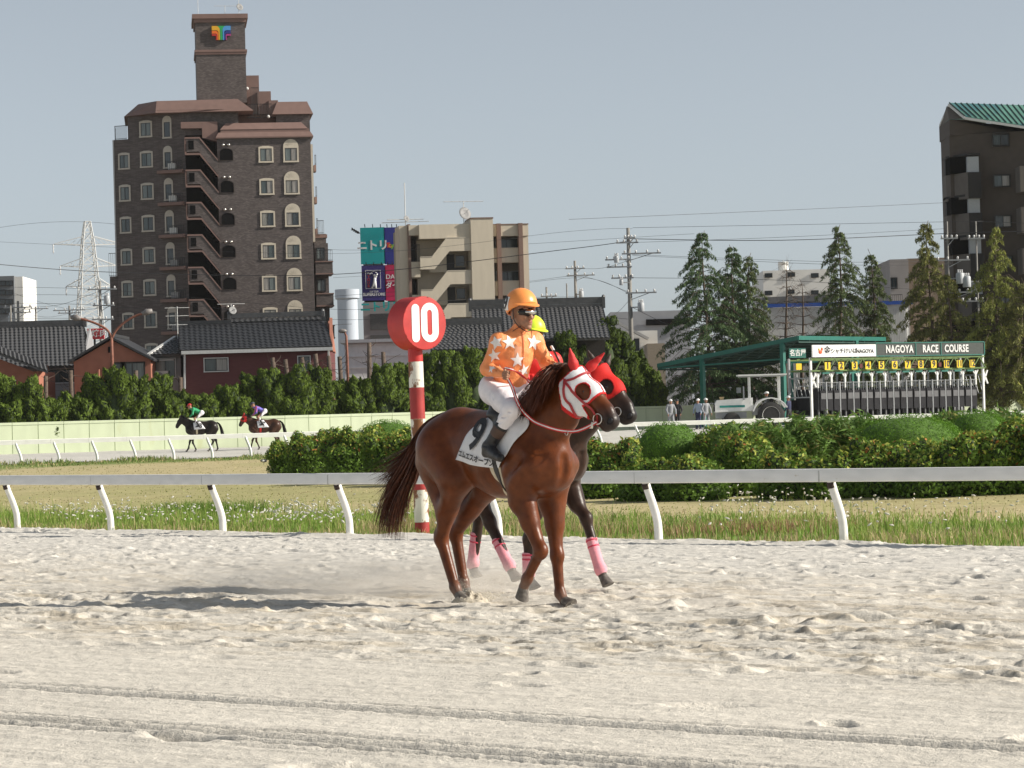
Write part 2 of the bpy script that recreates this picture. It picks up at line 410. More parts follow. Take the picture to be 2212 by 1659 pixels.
def sand_mat():
    m = bpy.data.materials.new('white_sand'); m.use_nodes = True; t = m.node_tree; N = t.nodes; L = t.links
    p = N['Principled BSDF']; p.inputs['Roughness'].default_value = 0.95; p.inputs['Specular IOR Level'].default_value = 0.15
    a = N.new('ShaderNodeAttribute'); a.attribute_name = 'col'
    tc = N.new('ShaderNodeTexCoord')
    mp = N.new('ShaderNodeMapping'); mp.inputs['Rotation'].default_value = (0, 0, R(39)); L.new(tc.outputs['Object'], mp.inputs['Vector'])
    m2 = N.new('ShaderNodeMapping'); m2.inputs['Scale'].default_value = (0.55, 5.0, 1.0); L.new(mp.outputs[0], m2.inputs['Vector'])
    ns = N.new('ShaderNodeTexNoise'); ns.inputs['Scale'].default_value = 3.0; ns.inputs['Detail'].default_value = 6; ns.inputs['Roughness'].default_value = 0.7; L.new(m2.outputs[0], ns.inputs['Vector'])
    ng = N.new('ShaderNodeTexNoise'); ng.inputs['Scale'].default_value = 55; ng.inputs['Detail'].default_value = 3; ng.inputs['Roughness'].default_value = 0.75; L.new(tc.outputs['Object'], ng.inputs['Vector'])
    r1 = N.new('ShaderNodeMapRange'); r1.inputs['From Min'].default_value = 0.3; r1.inputs['From Max'].default_value = 0.7; r1.inputs['To Min'].default_value = 0.76; r1.inputs['To Max'].default_value = 1.08; L.new(ns.outputs['Fac'], r1.inputs['Value'])
    r2 = N.new('ShaderNodeMapRange'); r2.inputs['From Min'].default_value = 0.25; r2.inputs['From Max'].default_value = 0.75; r2.inputs['To Min'].default_value = 0.80; r2.inputs['To Max'].default_value = 1.14; L.new(ng.outputs['Fac'], r2.inputs['Value'])
    mm = N.new('ShaderNodeMath'); mm.operation = 'MULTIPLY'; L.new(r1.outputs[0], mm.inputs[0]); L.new(r2.outputs[0], mm.inputs[1])
    sc = N.new('ShaderNodeVectorMath'); sc.operation = 'SCALE'; L.new(a.outputs['Color'], sc.inputs[0]); L.new(mm.outputs[0], sc.inputs['Scale']); L.new(sc.outputs[0], p.inputs['Base Color'])
    ad = N.new('ShaderNodeMath'); ad.operation = 'MULTIPLY_ADD'; L.new(ns.outputs['Fac'], ad.inputs[0]); ad.inputs[1].default_value = 0.9; L.new(ng.outputs['Fac'], ad.inputs[2])
    bp = N.new('ShaderNodeBump'); bp.inputs['Strength'].default_value = 0.6; bp.inputs['Distance'].default_value = 0.014; L.new(ad.outputs[0], bp.inputs['Height']); L.new(bp.outputs[0], p.inputs['Normal'])
    return m
SANDM = sand_mat()
def make_sand():
    nc, nr = 900, 620
    u = np.linspace(-0.27, 0.27, nc); r = np.linspace(0, 1, nr)
    U, Rr = np.meshgrid(u, r, indexing='ij')
    Ye = (33.66 + 0.35) / (0.68 + 0.73 * U)                # line 0.35 m beyond the rail
    Y = 8.3 * (Ye / 8.3) ** Rr; X = U * Y
    d = dist_rail(X, Y)
    a = R(39); al = math.cos(a) * X - math.sin(a) * Y; ac = math.sin(a) * X + math.cos(a) * Y
    edge = fbm(X / 0.8, Y / 0.8, 5) * 0.35
    Z = -0.6 - 0.0337 * np.minimum(d, 0)
    bump = smooth(12.0, 16.5, ac + 2.0 * fbm(al / 4, ac / 2, 21))
    mid = smooth(10.5, 13.5, ac + 1.0 * fbm(al / 3, ac / 2, 33))
    far_ = 1 - 0.45 * smooth(26, 36, ac)
    H = bump * far_ * (0.032 * fbm(al / 1.1, ac / 0.5, 1, 4, 0.55) + 0.015 * np.abs(fbm(al / 0.45, ac / 0.4, 2, 2)))
    H += 0.016 * mid * fbm(al / 0.6, ac / 0.10, 11, 3, 0.6) + 0.007 * (1 - bump) * fbm(al / 1.8, ac / 0.05, 12, 2) + 0.006 * fbm(al / 0.07, ac / 0.05, 13, 2, .7)
    H += 0.030 * mid * np.maximum(0, fbm(al / 0.16, ac / 0.09, 14, 3, 0.6) - .18 + .5 * fbm(al / 1.5, ac / .7, 15))
    H += 0.10 * np.exp(-((d + 0.5) / 0.45) ** 2) * (0.6 + 0.5 * fbm(X / 1.7, Y / 1.7, 8))
    # wheel ruts left by the harrow
    dark = np.zeros_like(X)
    for c0, wv in ((9.0, 0.065), (9.21, 0.06), (7.80, 0.065), (7.98, 0.06), (7.62, 0.03)):
        q = ac - c0 - 0.10 * fbm(al / 5, 0 * al, 31) - 0.02 * fbm(al / 0.7, 0 * al, 32)
        g = np.exp(-(q / wv) ** 4); H -= 0.020 * g; H += 0.010 * np.exp(-((np.abs(q) - wv * 1.5) / 0.03) ** 2)
        dark = np.maximum(dark, g)
    # hoof prints: pits with thrown-up rims
    rg = np.random.RandomState(4); logr = np.log(Ye[0, 0])
    def prints(n, lo, hi, dep, sz, el):
        for _ in range(n):
            c_al = rg.uniform(-55, 30); c_ac = rg.uniform(lo, hi)
            cx = math.cos(a) * c_al + math.sin(a) * c_ac; cy = -math.sin(a) * c_al + math.cos(a) * c_ac
            if cy < 8.6 or cy > 66: continue
            uu = cx / cy
            if abs(uu) > 0.26: continue
            ye = 34.01 / (0.68 + 0.73 * uu)
            if cy > ye * 0.995: continue
            s_ = sz * rg.uniform(0.7, 1.35); dp = dep * rg.uniform(0.5, 1.3); rot = rg.normal(0, 0.5)
            ci = (uu + 0.27) / 0.54 * (nc - 1); ri = math.log(cy / 8.3) / math.log(ye / 8.3) * (nr - 1)
            wi = int(s_ * 3 / cy / 0.54 * nc) + 2; wr = int(s_ * 3 / cy / math.log(ye / 8.3) * nr) + 2
            i0, i1 = max(0, int(ci) - wi), min(nc, int(ci) + wi + 1); j0, j1 = max(0, int(ri) - wr), min(nr, int(ri) + wr + 1)
            dx = al[i0:i1, j0:j1] - c_al; dy = ac[i0:i1, j0:j1] - c_ac
            ex = dx * math.cos(rot) + dy * math.sin(rot); ey = -dx * math.sin(rot) + dy * math.cos(rot)
            q = np.sqrt((ex / (s_ * el)) ** 2 + (ey / s_) ** 2)
            rim = np.exp(-((q - 1.35) / 0.38) ** 2) * (0.35 + 0.45 * (ex < 0))
            H[i0:i1, j0:j1] += -dp * np.exp(-(q / 0.95) ** 3.2) + dp * 0.55 * rim
    prints(6500, 15, 42, 0.034, 0.105, 1.6)
    prints(2400, 12.0, 17, 0.028, 0.085, 1.6)
    prints(260, 6.5, 13.5, 0.026, 0.085, 1.7)
    Z = Z + H
    dd = d + edge
    Z = Z - 0.30 * smooth(-0.12, 0.34, dd) - 0.12 * smooth(0.1, 0.34, d)
    n = fbm(al / 1.2, ac / 0.7, 41)
    C = np.array(SAND) * (1 + 0.10 * n[..., None]); 
    warm = (mid * np.clip(fbm(al / 0.5, ac / 0.22, 43, 4, 0.6) * 2.2, 0, 1) * smooth(40, 14, ac))[..., None]
    C = C * (1 - 0.5 * warm) + np.array([0.50, 0.41, 0.28]) * 0.5 * warm
    crumb = (mid * (fbm(al / 0.14, ac / 0.07, 47, 3, .7) + .6 * fbm(al / 1.4, ac / .6, 48) > .42) * smooth(22, 15, ac))[..., None]; C = C * (1 - .45 * crumb)
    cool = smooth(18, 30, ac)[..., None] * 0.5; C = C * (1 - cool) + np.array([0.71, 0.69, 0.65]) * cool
    C = C * (1 - 0.26 * dark[..., None])                   # shade of the rut walls and damp, compacted sand, both put into the colour
    I = np.arange(nc * nr).reshape(nc, nr)
    f = np.stack([I[:-1, :-1], I[1:, :-1], I[1:, 1:], I[:-1, 1:]], -1).reshape(-1, 4)
    o = np_mesh('sand_track', np.stack([X, Y, Z], -1).reshape(-1, 3), f, SANDM, smooth=True, attr={'col': C.reshape(-1, 3)})
    tag(o, kind='structure')
    # far side of the oval
    xs = np.linspace(-70, 70, 281); r = np.linspace(0, 1, 46)
    X, T = np.meshgrid(xs, r, indexing='ij'); Y = far_rail_y(X) + 0.4 + T * 26; Z = gz(X, Y) + 0.02 + 0.045 * fbm(X / 1.2, Y / 1.2, 55, 3) 
    C = np.array([0.62, 0.60, 0.55]) * (1 + 0.16 * fbm(X / 2, Y / 1.0, 56)[..., None])
    I = np.arange(X.size).reshape(X.shape); f = np.stack([I[:-1, :-1], I[1:, :-1], I[1:, 1:], I[:-1, 1:]], -1).reshape(-1, 4)
    tag(np_mesh('sand_track', np.stack([X, Y, Z], -1).reshape(-1, 3), f, SANDM, smooth=True, attr={'col': C.reshape(-1, 3)}), kind='structure')
make_sand()

# ------------------------------------------------------------------ grass
def blades(P, h, wd, col, seed=0, lean=0.35, tipcol=None):
    rg = np.random.RandomState(seed); n = len(P)
    an = rg.uniform(0, 2 * np.pi, n); la = rg.uniform(0, 2 * np.pi, n); lm = h * lean * rg.uniform(0.2, 1.3, n)
    wx = np.cos(an) * wd / 2; wy = np.sin(an) * wd / 2; lx = np.cos(la) * lm; ly = np.sin(la) * lm
    v = np.zeros((n, 5, 3))
    v[:, 0] = P + np.stack([-wx, -wy, 0 * h - 0.02], 1); v[:, 1] = P + np.stack([wx, wy, 0 * h - 0.02], 1)
    v[:, 2] = P + np.stack([-wx * .8 + lx * .35, -wy * .8 + ly * .35, h * 0.6], 1); v[:, 3] = P + np.stack([wx * .8 + lx * .35, wy * .8 + ly * .35, h * 0.6], 1)
    v[:, 4] = P + np.stack([lx, ly, h * (1 - 0.25 * lm / np.maximum(h, 1e-6))], 1)
    b = (np.arange(n) * 5)[:, None]; f = np.concatenate([b + [0, 1, 3], b + [0, 3, 2], b + [2, 3, 4]])
    return v.reshape(-1, 3), f, np.repeat(col, 5, axis=0)
def join_np(parts):
    V = []; F = []; C = []; n = 0
    for v, f, c in parts: V.append(v); F.append(f + n); C.append(c); n += len(v)
    return np.concatenate(V), np.concatenate(F), np.concatenate(C)
GRASSM = attr_mat('grass_blade', rough=0.6, spec=0.25, transl=0.35, var=0.1, scale=3)
def scatter_rail(n, d0, d1, seed, a0=-26, a1=20):
    """points in a band along the rail: d metres beyond it"""
    rg = np.random.RandomState(seed); d = rg.uniform(d0, d1, n); t = rg.uniform(a0, a1, n)
    X = t * 0.683 + d * 0.73; Y = 49.5 - t * 0.731 + d * 0.68; return X, Y, d, t, rg
def make_grass():
    G1 = np.array([0.18, 0.30, 0.05]); G2 = np.array([0.30, 0.38, 0.085]); ST = np.array([0.55, 0.44, 0.24]); RS = np.array([0.40, 0.25, 0.14])
    parts = []
    X, Y, d, t, rg = scatter_rail(62000, 0.02, 11.0, 1)
    keep = rg.uniform(0, 1, len(X)) < (1.0 * smooth(11, 4.5, d + 4 * fbm(X / 2.2, Y / 2.2, 61))); X, Y, d, t = X[keep], Y[keep], d[keep], t[keep]
    n = len(X); tuft = np.clip(fbm(X / 0.7, Y / 0.7, 62) + 0.5, 0, 1.2)
    h = (0.06 + 0.30 * tuft ** 1.8) * rg.uniform(0.5, 1.4, n) * (0.55 + 0.45 * smooth(0, 1.0, d)) * (1 - 0.45 * smooth(4, 9, d))
    m = np.clip(rg.normal(0.4, 0.3, n) + fbm(X / 1.5, Y / 1.5, 63), 0, 1)[:, None]; c = G1 * (1 - m) + G2 * m
    dry = (rg.uniform(0, 1, n) < 0.10 + 0.75 * smooth(1.1, 0.0, d + 0.8 * fbm(X / 1.1, Y / 1.1, 64)) + 0.25 * smooth(5, 10, d))[:, None]
    c = np.where(dry, ST * rg.uniform(0.6, 1.1, (n, 1)), c)
    P = np.stack([X, Y, gz(X, Y)], 1); parts.append(blades(P, h, rg.uniform(0.010, 0.020, n), c, 2, 0.5))
    # tall seeding stems, straw tuft by the marker post and a rust coloured clump
    X, Y, d, t, rg = scatter_rail(900, 2.0, 6.5, 5); n = len(X); k = np.clip(fbm(X / 2.5, Y / 2.5, 71) * 3 + .4, 0, 1) > rg.uniform(0, 1, n); X, Y = X[k], Y[k]; n = len(X)
    parts.append(blades(np.stack([X, Y, gz(X, Y)], 1), rg.uniform(0.4, 0.75, n), np.full(n, 0.010), np.tile(G2 * 1.1, (n, 1)), 6, 0.4))
    for px, py, nn, rr, hh, cc in ((890, 1152, 500, 0.45, 0.28, ST), (1640, 1160, 900, 0.9, 0.30, RS), (1080, 1150, 900, 1.2, 0.33, ST * .9), (1280, 1158, 700, 1.2, 0.3, ST), (480, 1115, 900, 0.9, 0.36, G1 * .85), (410, 1112, 500, 0.6, 0.30, G1 * .8), (2100, 1172, 700, 1.6, .22, ST), (300, 1148, 700, 2.2, .16, ST)):
        q = ground_pt(px, py - 6); X = q.x + rg.normal(0, rr, nn); Y = q.y + rg.normal(0, rr * .5, nn); ok = dist_rail(X, Y) > 0.05; X, Y = X[ok], Y[ok]; nn = len(X)
        parts.append(blades(np.stack([X, Y, gz(X, Y)], 1), hh * rg.uniform(0.5, 1.2, nn), np.full(nn, 0.014), np.tile(cc, (nn, 1)) * rg.uniform(.7, 1.2, (nn, 1)), 8, 0.7))
    v, f, c = join_np(parts)
    tag(np_mesh('grass', v, f, GRASSM, attr={'col': c}), 'tall green grass and weeds growing along the near rail', 'grass', kind='stuff')
    # dry mown infield
    rg = np.random.RandomState(12); n = 26000
    Y = rg.uniform(52, 128, n); X = rg.uniform(-0.21, 0.20, n) * Y; d = dist_rail(X, Y); k = (d > 6) & (rg.uniform(0, 1, n) < 0.5 + 40 / Y); X, Y, d = X[k], Y[k], d[k]; n = len(X)
    m = np.clip(fbm(X / 3, Y / 6, 81, 3) * 1.8 + 0.3, 0, 1)[:, None]
    c = (np.array([0.50, 0.43, 0.25]) * (1 - m) + np.array([0.33, 0.34, 0.13]) * m) * rg.uniform(0.95, 1.05, (n, 1))
    v, f, c = blades(np.stack([X, Y, gz(X, Y)], 1), rg.uniform(0.02, 0.045, n), rg.uniform(0.03, 0.05, n), c, 13, 0.8)
    tag(np_mesh('dry_grass', v, f, GRASSM, attr={'col': c}), 'dry straw coloured mown grass of the infield', 'grass', kind='stuff')
    # green strip at the far rail
    n = 26000; X = rg.uniform(-34, 14, n); off = rg.uniform(-11, 0.2, n); Y = far_rail_y(X) + off
    k = rg.uniform(0, 1, n) < 0.35 + 0.65 * smooth(-9, -3, off + 4 * fbm(X / 3, Y / 3, 83)); X, Y, off = X[k], Y[k], off[k]; n = len(X)
    tuft = np.clip(fbm(X / 1.4, Y / 1.4, 84) * 1.6 + 0.35, 0.1, 1.5)
    c = np.where((rg.uniform(0, 1, n) < 0.25)[:, None], np.array([0.50, 0.42, 0.22]), np.array([0.19, 0.26, 0.07])) * rg.uniform(.7, 1.2, (n, 1))
    v, f, c = blades(np.stack([X, Y, gz(X, Y)], 1), 0.27 * tuft * rg.uniform(0.5, 1.2, n) * (0.5 + 0.5 * smooth(-6, -1, off)), rg.uniform(0.03, 0.06, n), c, 14, 0.5)
    tag(np_mesh('grass', v, f, GRASSM, attr={'col': c}), 'long green grass in front of the far white rail', 'grass', kind='stuff')
    # white seed heads
    HV = []; HF = []; nn = 0; rg = np.random.RandomState(15)
    fan = []
    for (x0, x1, y0, y1, cnt) in ((90, 760, 1098, 1142, 430), (40, 500, 1075, 1100, 40), (560, 960, 1085, 1130, 120), (1560, 1800, 1062, 1110, 70), (1800, 2120, 1082, 1110, 40), (1500, 2200, 1090, 1150, 60)):
        for _ in range(cnt):
            px, py = rg.uniform(x0, x1), rg.uniform(y0, y1); q = ground_pt(px, max(py + 18, 1080) + rg.uniform(0, 14))
            if dist_rail(q.x, q.y) < 0.2: continue
            hh = rg.uniform(0.20, 0.42); fan.append((q.x, q.y, g1(q.x, q.y), hh))
    ang = np.linspace(0, 2 * np.pi, 7)[:-1]
    st = []
    for x, y, z, hh in fan:
        L_ = rg.uniform(0.05, 0.10); r_ = rg.uniform(0.012, 0.022); dr = np.array([rg.normal(0.0, 1), rg.normal(0, 1), 0.4]); dr /= np.linalg.norm(dr)
        a_ = np.cross(dr, [0, 0, 1.0]); a_ /= np.linalg.norm(a_); b_ = np.cross(dr, a_); c0 = np.array([x, y, z + hh])
        ring = [c0 + dr * (k * L_) + (np.cos(ang)[:, None] * a_ + np.sin(ang)[:, None] * b_) * r_ * s_ for k, s_ in ((0, .35), (.35, 1), (.75, .8), (1, .15))]
        HV.append(np.concatenate(ring)); base = nn
        for i in range(3):
            for j in range(6): HF.append([base + i * 6 + j, base + i * 6 + (j + 1) % 6, base + (i + 1) * 6 + (j + 1) % 6, base + (i + 1) * 6 + j])
        nn += 24
    tag(np_mesh('seed_heads', np.concatenate(HV), np.array(HF), mat('seed_fluff', (0.72, 0.70, 0.64), 0.9, 0.1, transl=0.3), smooth=True), 'white fluffy seed heads standing in the grass by the near rail', 'seed heads', kind='stuff')
    P = np.array([(x, y, z) for x, y, z, _ in fan]); h = np.array([q[3] for q in fan]); v, f, c = blades(P, h, np.full(len(h), 0.008), np.tile(G2, (len(h), 1)), 16, 0.05)
    tag(np_mesh('grass_stalks', v, f, GRASSM, attr={'col': c}), 'thin stalks carrying the white seed heads', 'grass', kind='stuff')
make_grass()
# ================================================================== horses
def np3(*a): return np.array(a, float)
def dirn(a): a = np.array(a, float); return a / np.linalg.norm(a)
class Frame:
    """a horse's own axes (x forward, y left, z up) with a picture-point to body-plane lookup"""
    def __init__(s, O, yaw): s.O = Vector(O); s.yaw = yaw; s.M = Matrix.Rotation(yaw, 3, 'Z'); s.Mt = s.M.transposed()
    def P(s, px, py, yl):
        d = s.Mt @ ray(px, py); o = s.Mt @ (CAM - s.O); t = (yl - o.y) / d.y; return np.array(o + d * t)
def sdf_eval(prims, P):
    D = np.full(P.shape[:-1], 0.5)
    for p in prims:
        d = pdist(p, P); k = max(p['k'], 1e-6)
        if p.get('sub'): hh = np.clip(0.5 - 0.5 * (D + d) / k, 0, 1); D = D * (1 - hh) - d * hh + k * hh * (1 - hh)
        else: hh = np.clip(0.5 + 0.5 * (D - d) / k, 0, 1); D = D * (1 - hh) + d * hh - k * hh * (1 - hh)
    return D
def hug(prims, x, z, side=-1, off=0.012, ymax=0.42):
    """y of the body surface at (x, z) on one side"""
    x = np.atleast_1d(np.asarray(x, float)); z = np.atleast_1d(np.asarray(z, float))
    K_ = 46; ys = np.linspace(ymax, 0.0, K_); Pn = np.stack([np.broadcast_to(x[:, None], (len(x), K_)), np.broadcast_to(side * ys, (len(x), K_)), np.broadcast_to(z[:, None], (len(x), K_))], -1)
    prims = near_prims(prims, Pn.reshape(-1, 3), .06)
    D = sdf_eval(prims, Pn) - off; ins = D < 0
    i = np.argmax(ins, 1); anyi = ins.any(1); i0 = np.maximum(i - 1, 0); r = np.arange(len(x))
    a, b = D[r, i0], D[r, i]; t = np.where(a != b, a / np.where(a != b, a - b, 1), 0)
    y = ys[i0] + t * (ys[i] - ys[i0]); return np.where(anyi, side * y, 0.0)

HEADF = {}
def head_frame(poll, nose):
    h = (nose - poll) / np.linalg.norm(nose - poll); s = np.cross(np3(0, 0, 1), h); s /= np.linalg.norm(s)   # s: the horse's left
    n = np.cross(h, s) * -1.0
    n = np.cross(s, h) * 1.0
    if n[0] < 0 and n[2] < 0: n = -n
    n = np.cross(h, s); n = n if n[2] > 0 else -n
    return h, n, s
def horse_prims(J):
    """trunk, neck, legs and head of a walking horse as smoothly joined tapered solids"""
    A = []; fy = (0, 1, 0)
    A += [cone((-.45, 0, 1.285), (.05, 0, 1.22), .275, .335, .06, (fy, .78)), cone((.05, 0, 1.22), (.42, 0, 1.185), .335, .32, .06, (fy, .74)),
          cone((.40, 0, 1.19), (.60, 0, 1.14), .30, .225, .07, (fy, .86))]
    A += [cone((-.50, 0, 1.455), (.10, 0, 1.405), .12, .12, .08), cone((.08, 0, 1.45), (.42, 0, 1.515), .085, .085, .10, (fy, .7))]
    A += [ball((-.55, 0, 1.355), (.295, .25, .23), .08)]
    for s in (-1, 1):
        A += [ball((-.69, .13 * s, 1.24), (.175, .115, .24), .08), cone((-.60, .145 * s, 1.30), (-.42, .17 * s, 1.08), .18, .14, .07)]
        A += [cone((.36, .15 * s, 1.42), (.60, .175 * s, 1.13), .085, .115, .06), ball((.46, .19 * s, 1.10), (.15, .085, .17), .06), ball((.645, .10 * s, 1.09), (.10, .11, .15), .05)]
    # legs
    for leg in ('RF', 'LF'):
        s = -1 if leg[0] == 'R' else 1
        el, kn, fe, co, to = [np.array(J[leg + k], float) for k in ('_elbow', '_knee', '_fetlock', '_coronet', '_toe')]
        A += [cone((.48, .17 * s, 1.06), el, .14, .105, .06), cone(el, el + (kn - el) * .45, .094, .070, .05), cone(el + (kn - el) * .4, kn, .069, .048, .03)]
        fwd = np3(.03, 0, 0)
        A += [ball(el + (kn - el) * .28 + fwd, (.055, .06, .13), .05)]
        A += [ball(kn + np3(.006, 0, 0), (.055, .050, .068), .03), cone(kn, kn + (fe - kn) * .85, .044, .036, .03), cone(kn + (fe - kn) * .1 - np3(.022, 0, 0), fe - np3(.016, 0, 0), .028, .026, .02)]
        A += [ball(fe, (.046, .042, .048), .025), cone(fe, co, .038, .040, .025)]
    for leg in ('RH', 'LH'):
        s = -1 if leg[0] == 'R' else 1
        st, ho, fe, co, to = [np.array(J[leg + k], float) for k in ('_stifle', '_hock', '_fetlock', '_coronet', '_toe')]
        hip = np3(-.60, .15 * s, 1.26)
        A += [cone(hip, st, .19, .128, .07), cone(st, st + (ho - st) * .5, .122, .078, .06), cone(st + (ho - st) * .45, ho, .076, .050, .03)]
        back = np3(-.76, .13 * s, 1.16); A += [cone(back, st + (ho - st) * .55 + np3(-.05, 0, .0), .12, .062, .08)]
        A += [cone(st + (ho - st) * .55 + np3(-.055, 0, 0), ho + np3(-.045, 0, .035), .030, .022, .03)]
        A += [ball(ho, (.062, .050, .080), .03), ball(ho + np3(-.035, 0, .035), (.03, .027, .04), .03), cone(ho, ho + (fe - ho) * .85, .050, .039, .03), cone(ho + np3(-.026, 0, 0), fe - np3(.016, 0, 0), .030, .027, .02)]
        A += [ball(fe, (.047, .043, .049), .025), cone(fe, co, .040, .041, .025)]
    # neck
    nb, nm, ntp = [np.array(J[k], float) for k in ('neck_base', 'neck_mid', 'neck_top')]
    A += [cone(nb, nm, J.get('nr0', .27), J.get('nr1', .195), .08, (fy, .62)), cone(nm, ntp, J.get('nr1', .195), J.get('nr2', .145), .06, (fy, .66))]
    poll, nose = np.array(J['poll'], float), np.array(J['nose'], float); h, n, s = head_frame(poll, nose); Ln = np.linalg.norm(nose - poll) / .60
    q = lambda t, a=0., b=0.: poll + h * t * Ln + n * a * Ln + s * b * Ln
    A += [cone(ntp, q(.02, -.03), J.get('nr2', .145) * .9, .10, .05)]
    fs = (s, .82)
    A += [cone(q(.03, -.02), q(.26, .0), .088, .098, .03, fs), cone(q(.26, .0), q(.48, -.005), .096, .073, .03, fs), cone(q(.48, -.005), q(.56, -.018), .073, .062, .03, fs)]
    A += [cone(q(.0, -.02), q(.10, -.09), .10, .11, .05, fs)]
    A[-1]['k'] = .05
    for sd in (-1, 1):
        A += [ball(q(.235, -.10, .048 * sd), (.10, .10, .045), .035, np.stack([h, n, s], 1))]
        A += [ball(q(.225, .032, .070 * sd), (.05, .035, .026), .02, np.stack([h, n, s], 1))]
        A += [cone(q(.30, .03, .05 * sd), q(.48, -.03, .048 * sd), .02, .012, .03)]
        A += [ball(q(.575, -.002, .047 * sd), (.042, .036, .020), .02, np.stack([h, n, s], 1))]
    A += [cone(q(.26, -.125), q(.55, -.088), .055, .036, .03, fs), ball(q(.572, -.028), (.066, .068, .060), .03, np.stack([h, n, s], 1)), ball(q(.565, -.092), (.045, .036, .040), .025, np.stack([h, n, s], 1))]
    for sd in (-1, 1):
        A += [sub(ball(q(.592, .005, .064 * sd), (.020, .026, .018), .010, np.stack([h, n, s], 1)))]
        A += [sub(cone(q(.61, -.062, .02 * sd), q(.545, -.062, .06 * sd), .006, .006, .012))]
    # breast groove and the fold behind the elbow
    A += [sub(cone((.815, 0, 1.17), (.785, 0, .93), .020, .022, .06))]
    for sd in (-1, 1): A += [sub(cone((.60, .285 * sd, 1.20), (.42, .325 * sd, 1.02), .03, .03, .06)), sub(cone((.30, .30 * sd, 1.12), (.33, .285 * sd, .98), .02, .02, .06))]
    return A
def colour_horse(v, J, body, dark, grey=None, belly=0.0):
    poll, nose = np.array(J['poll'], float), np.array(J['nose'], float); Ln = np.linalg.norm(nose - poll)
    t = ((v - poll) @ ((nose - poll) / Ln)) / Ln; dn = _nrm(v - nose)
    C = np.tile(np.array(body), (len(v), 1)); mu = (smooth(.62, .98, t) * smooth(.36, .22, dn))[:, None]
    C = C * (1 - mu) + np.array(dark) * mu
    for leg in ('RF', 'LF', 'RH', 'LH'):
        k = '_knee' if leg[1] == 'F' else '_hock'; a = np.array(J[leg + k]); b = np.array(J[leg + '_fetlock']); d = b - a
        u = ((v - a) @ d) / (d @ d); r = _nrm(v - (a + np.clip(u, 0, 1.6)[:, None] * d)); w_ = (smooth(-.2, .9, u) * smooth(.16, .10, r) * J.get('leg_dark', 0.0))[:, None]
        C = C * (1 - w_) + np.array(dark) * w_
        if J.get('dust', 0):
            w_ = (smooth(.75, 1.25, u) * smooth(.2, .12, r) * J['dust'])[:, None]; C = C * (1 - w_) + np.array([.42, .38, .33]) * w_
    return C
def hoof(root, J, leg, m):
    co, to = np.array(J[leg + '_coronet'], float), np.array(J[leg + '_toe'], float)
    d = to - co; d /= np.linalg.norm(d); sv = np.cross(d, np3(0, 0, 1)); sv = np3(0, 1, 0) if np.linalg.norm(sv) < .1 else sv / np.linalg.norm(sv)
    f = np.cross(np3(0, 1, 0), d); f = np.cross(sv, d); f = f if f[0] > 0 else -f
    M = Matrix([list(f), list(sv), list(d)]).transposed(); L_ = np.linalg.norm(to - co)
    mb = MB(); rings = [(0.0, .038, .040, 0), (.25, .043, .044, .004), (.7, .052, .050, .012), (1.0, .058, .055, .018)]; n = 14; vs = []; fs = []
    for t, a, b, o in rings:
        for j in range(n):
            an = 2 * math.pi * j / n; cx = math.cos(an); rx_ = a * (1.12 if cx > 0 else .85)
            vs.append(Vector(co) + M @ Vector((o + rx_ * cx, b * math.sin(an), t * L_)))
    for i in range(len(rings) - 1):
        for j in range(n): fs.append((i * n + j, i * n + (j + 1) % n, (i + 1) * n + (j + 1) % n, (i + 1) * n + j))
    fs.append(list(range(n))); fs.append([(len(rings) - 1) * n + j for j in range(n)])
    mb.add(vs, fs); return mb.build('hoof', m, root, smooth=True, angle=50)
def strands(roots, dirs, lens, grav, wid, seed=0, seg=7, wave=0.02, spread=0.2, flow=None):
    """hair: flat tapering ribbons; returns verts, quads"""
    rg = np.random.RandomState(seed); n = len(roots); P_ = np.array(roots, float); D_ = np.array(dirs, float) + rg.normal(0, spread, (n, 3)); D_ /= _nrm(D_)[:, None]
    V = []; ph = rg.uniform(0, 6.28, n)
    for i in range(seg + 1):
        t = i / seg; w_ = (wid * (1 - t) ** .7 + .0006)
        side = np.cross(D_, rg.normal(0, .35, (n, 3)) + np3(.25, -.9, .1)); side /= np.maximum(_nrm(side), 1e-6)[:, None]
        V.append(P_ - side * w_[:, None] if hasattr(w_, '__len__') else P_ - side * w_); V.append(P_ + side * (w_[:, None] if hasattr(w_, '__len__') else w_))
        D_ = D_ + np.asarray(grav) / seg
        if flow is not None: D_ = D_ + flow(P_, t) / seg
        D_ /= _nrm(D_)[:, None]
        P_ = P_ + D_ * (lens / seg)[:, None] + (np.sin(ph + t * 7) * wave / seg)[:, None] * side
    V = np.stack(V, 1).reshape(-1, 3); k = 2 * (seg + 1); b = (np.arange(n) * k)[:, None]
    F = np.concatenate([b + [2 * i, 2 * i + 1, 2 * i + 3, 2 * i + 2] for i in range(seg)]); return V, F
def spline(pts, n):
    pts = np.array(pts, float); k = len(pts); out = []
    for u in np.linspace(0, k - 1 - 1e-9, n):
        i = int(u); t = u - i; p0, p1, p2, p3 = pts[max(i - 1, 0)], pts[i], pts[min(i + 1, k - 1)], pts[min(i + 2, k - 1)]
        out.append(.5 * ((2 * p1) + (-p0 + p2) * t + (2 * p0 - 5 * p1 + 4 * p2 - p3) * t * t + (-p0 + 3 * p1 - 3 * p2 + p3) * t ** 3))
    return np.array(out)
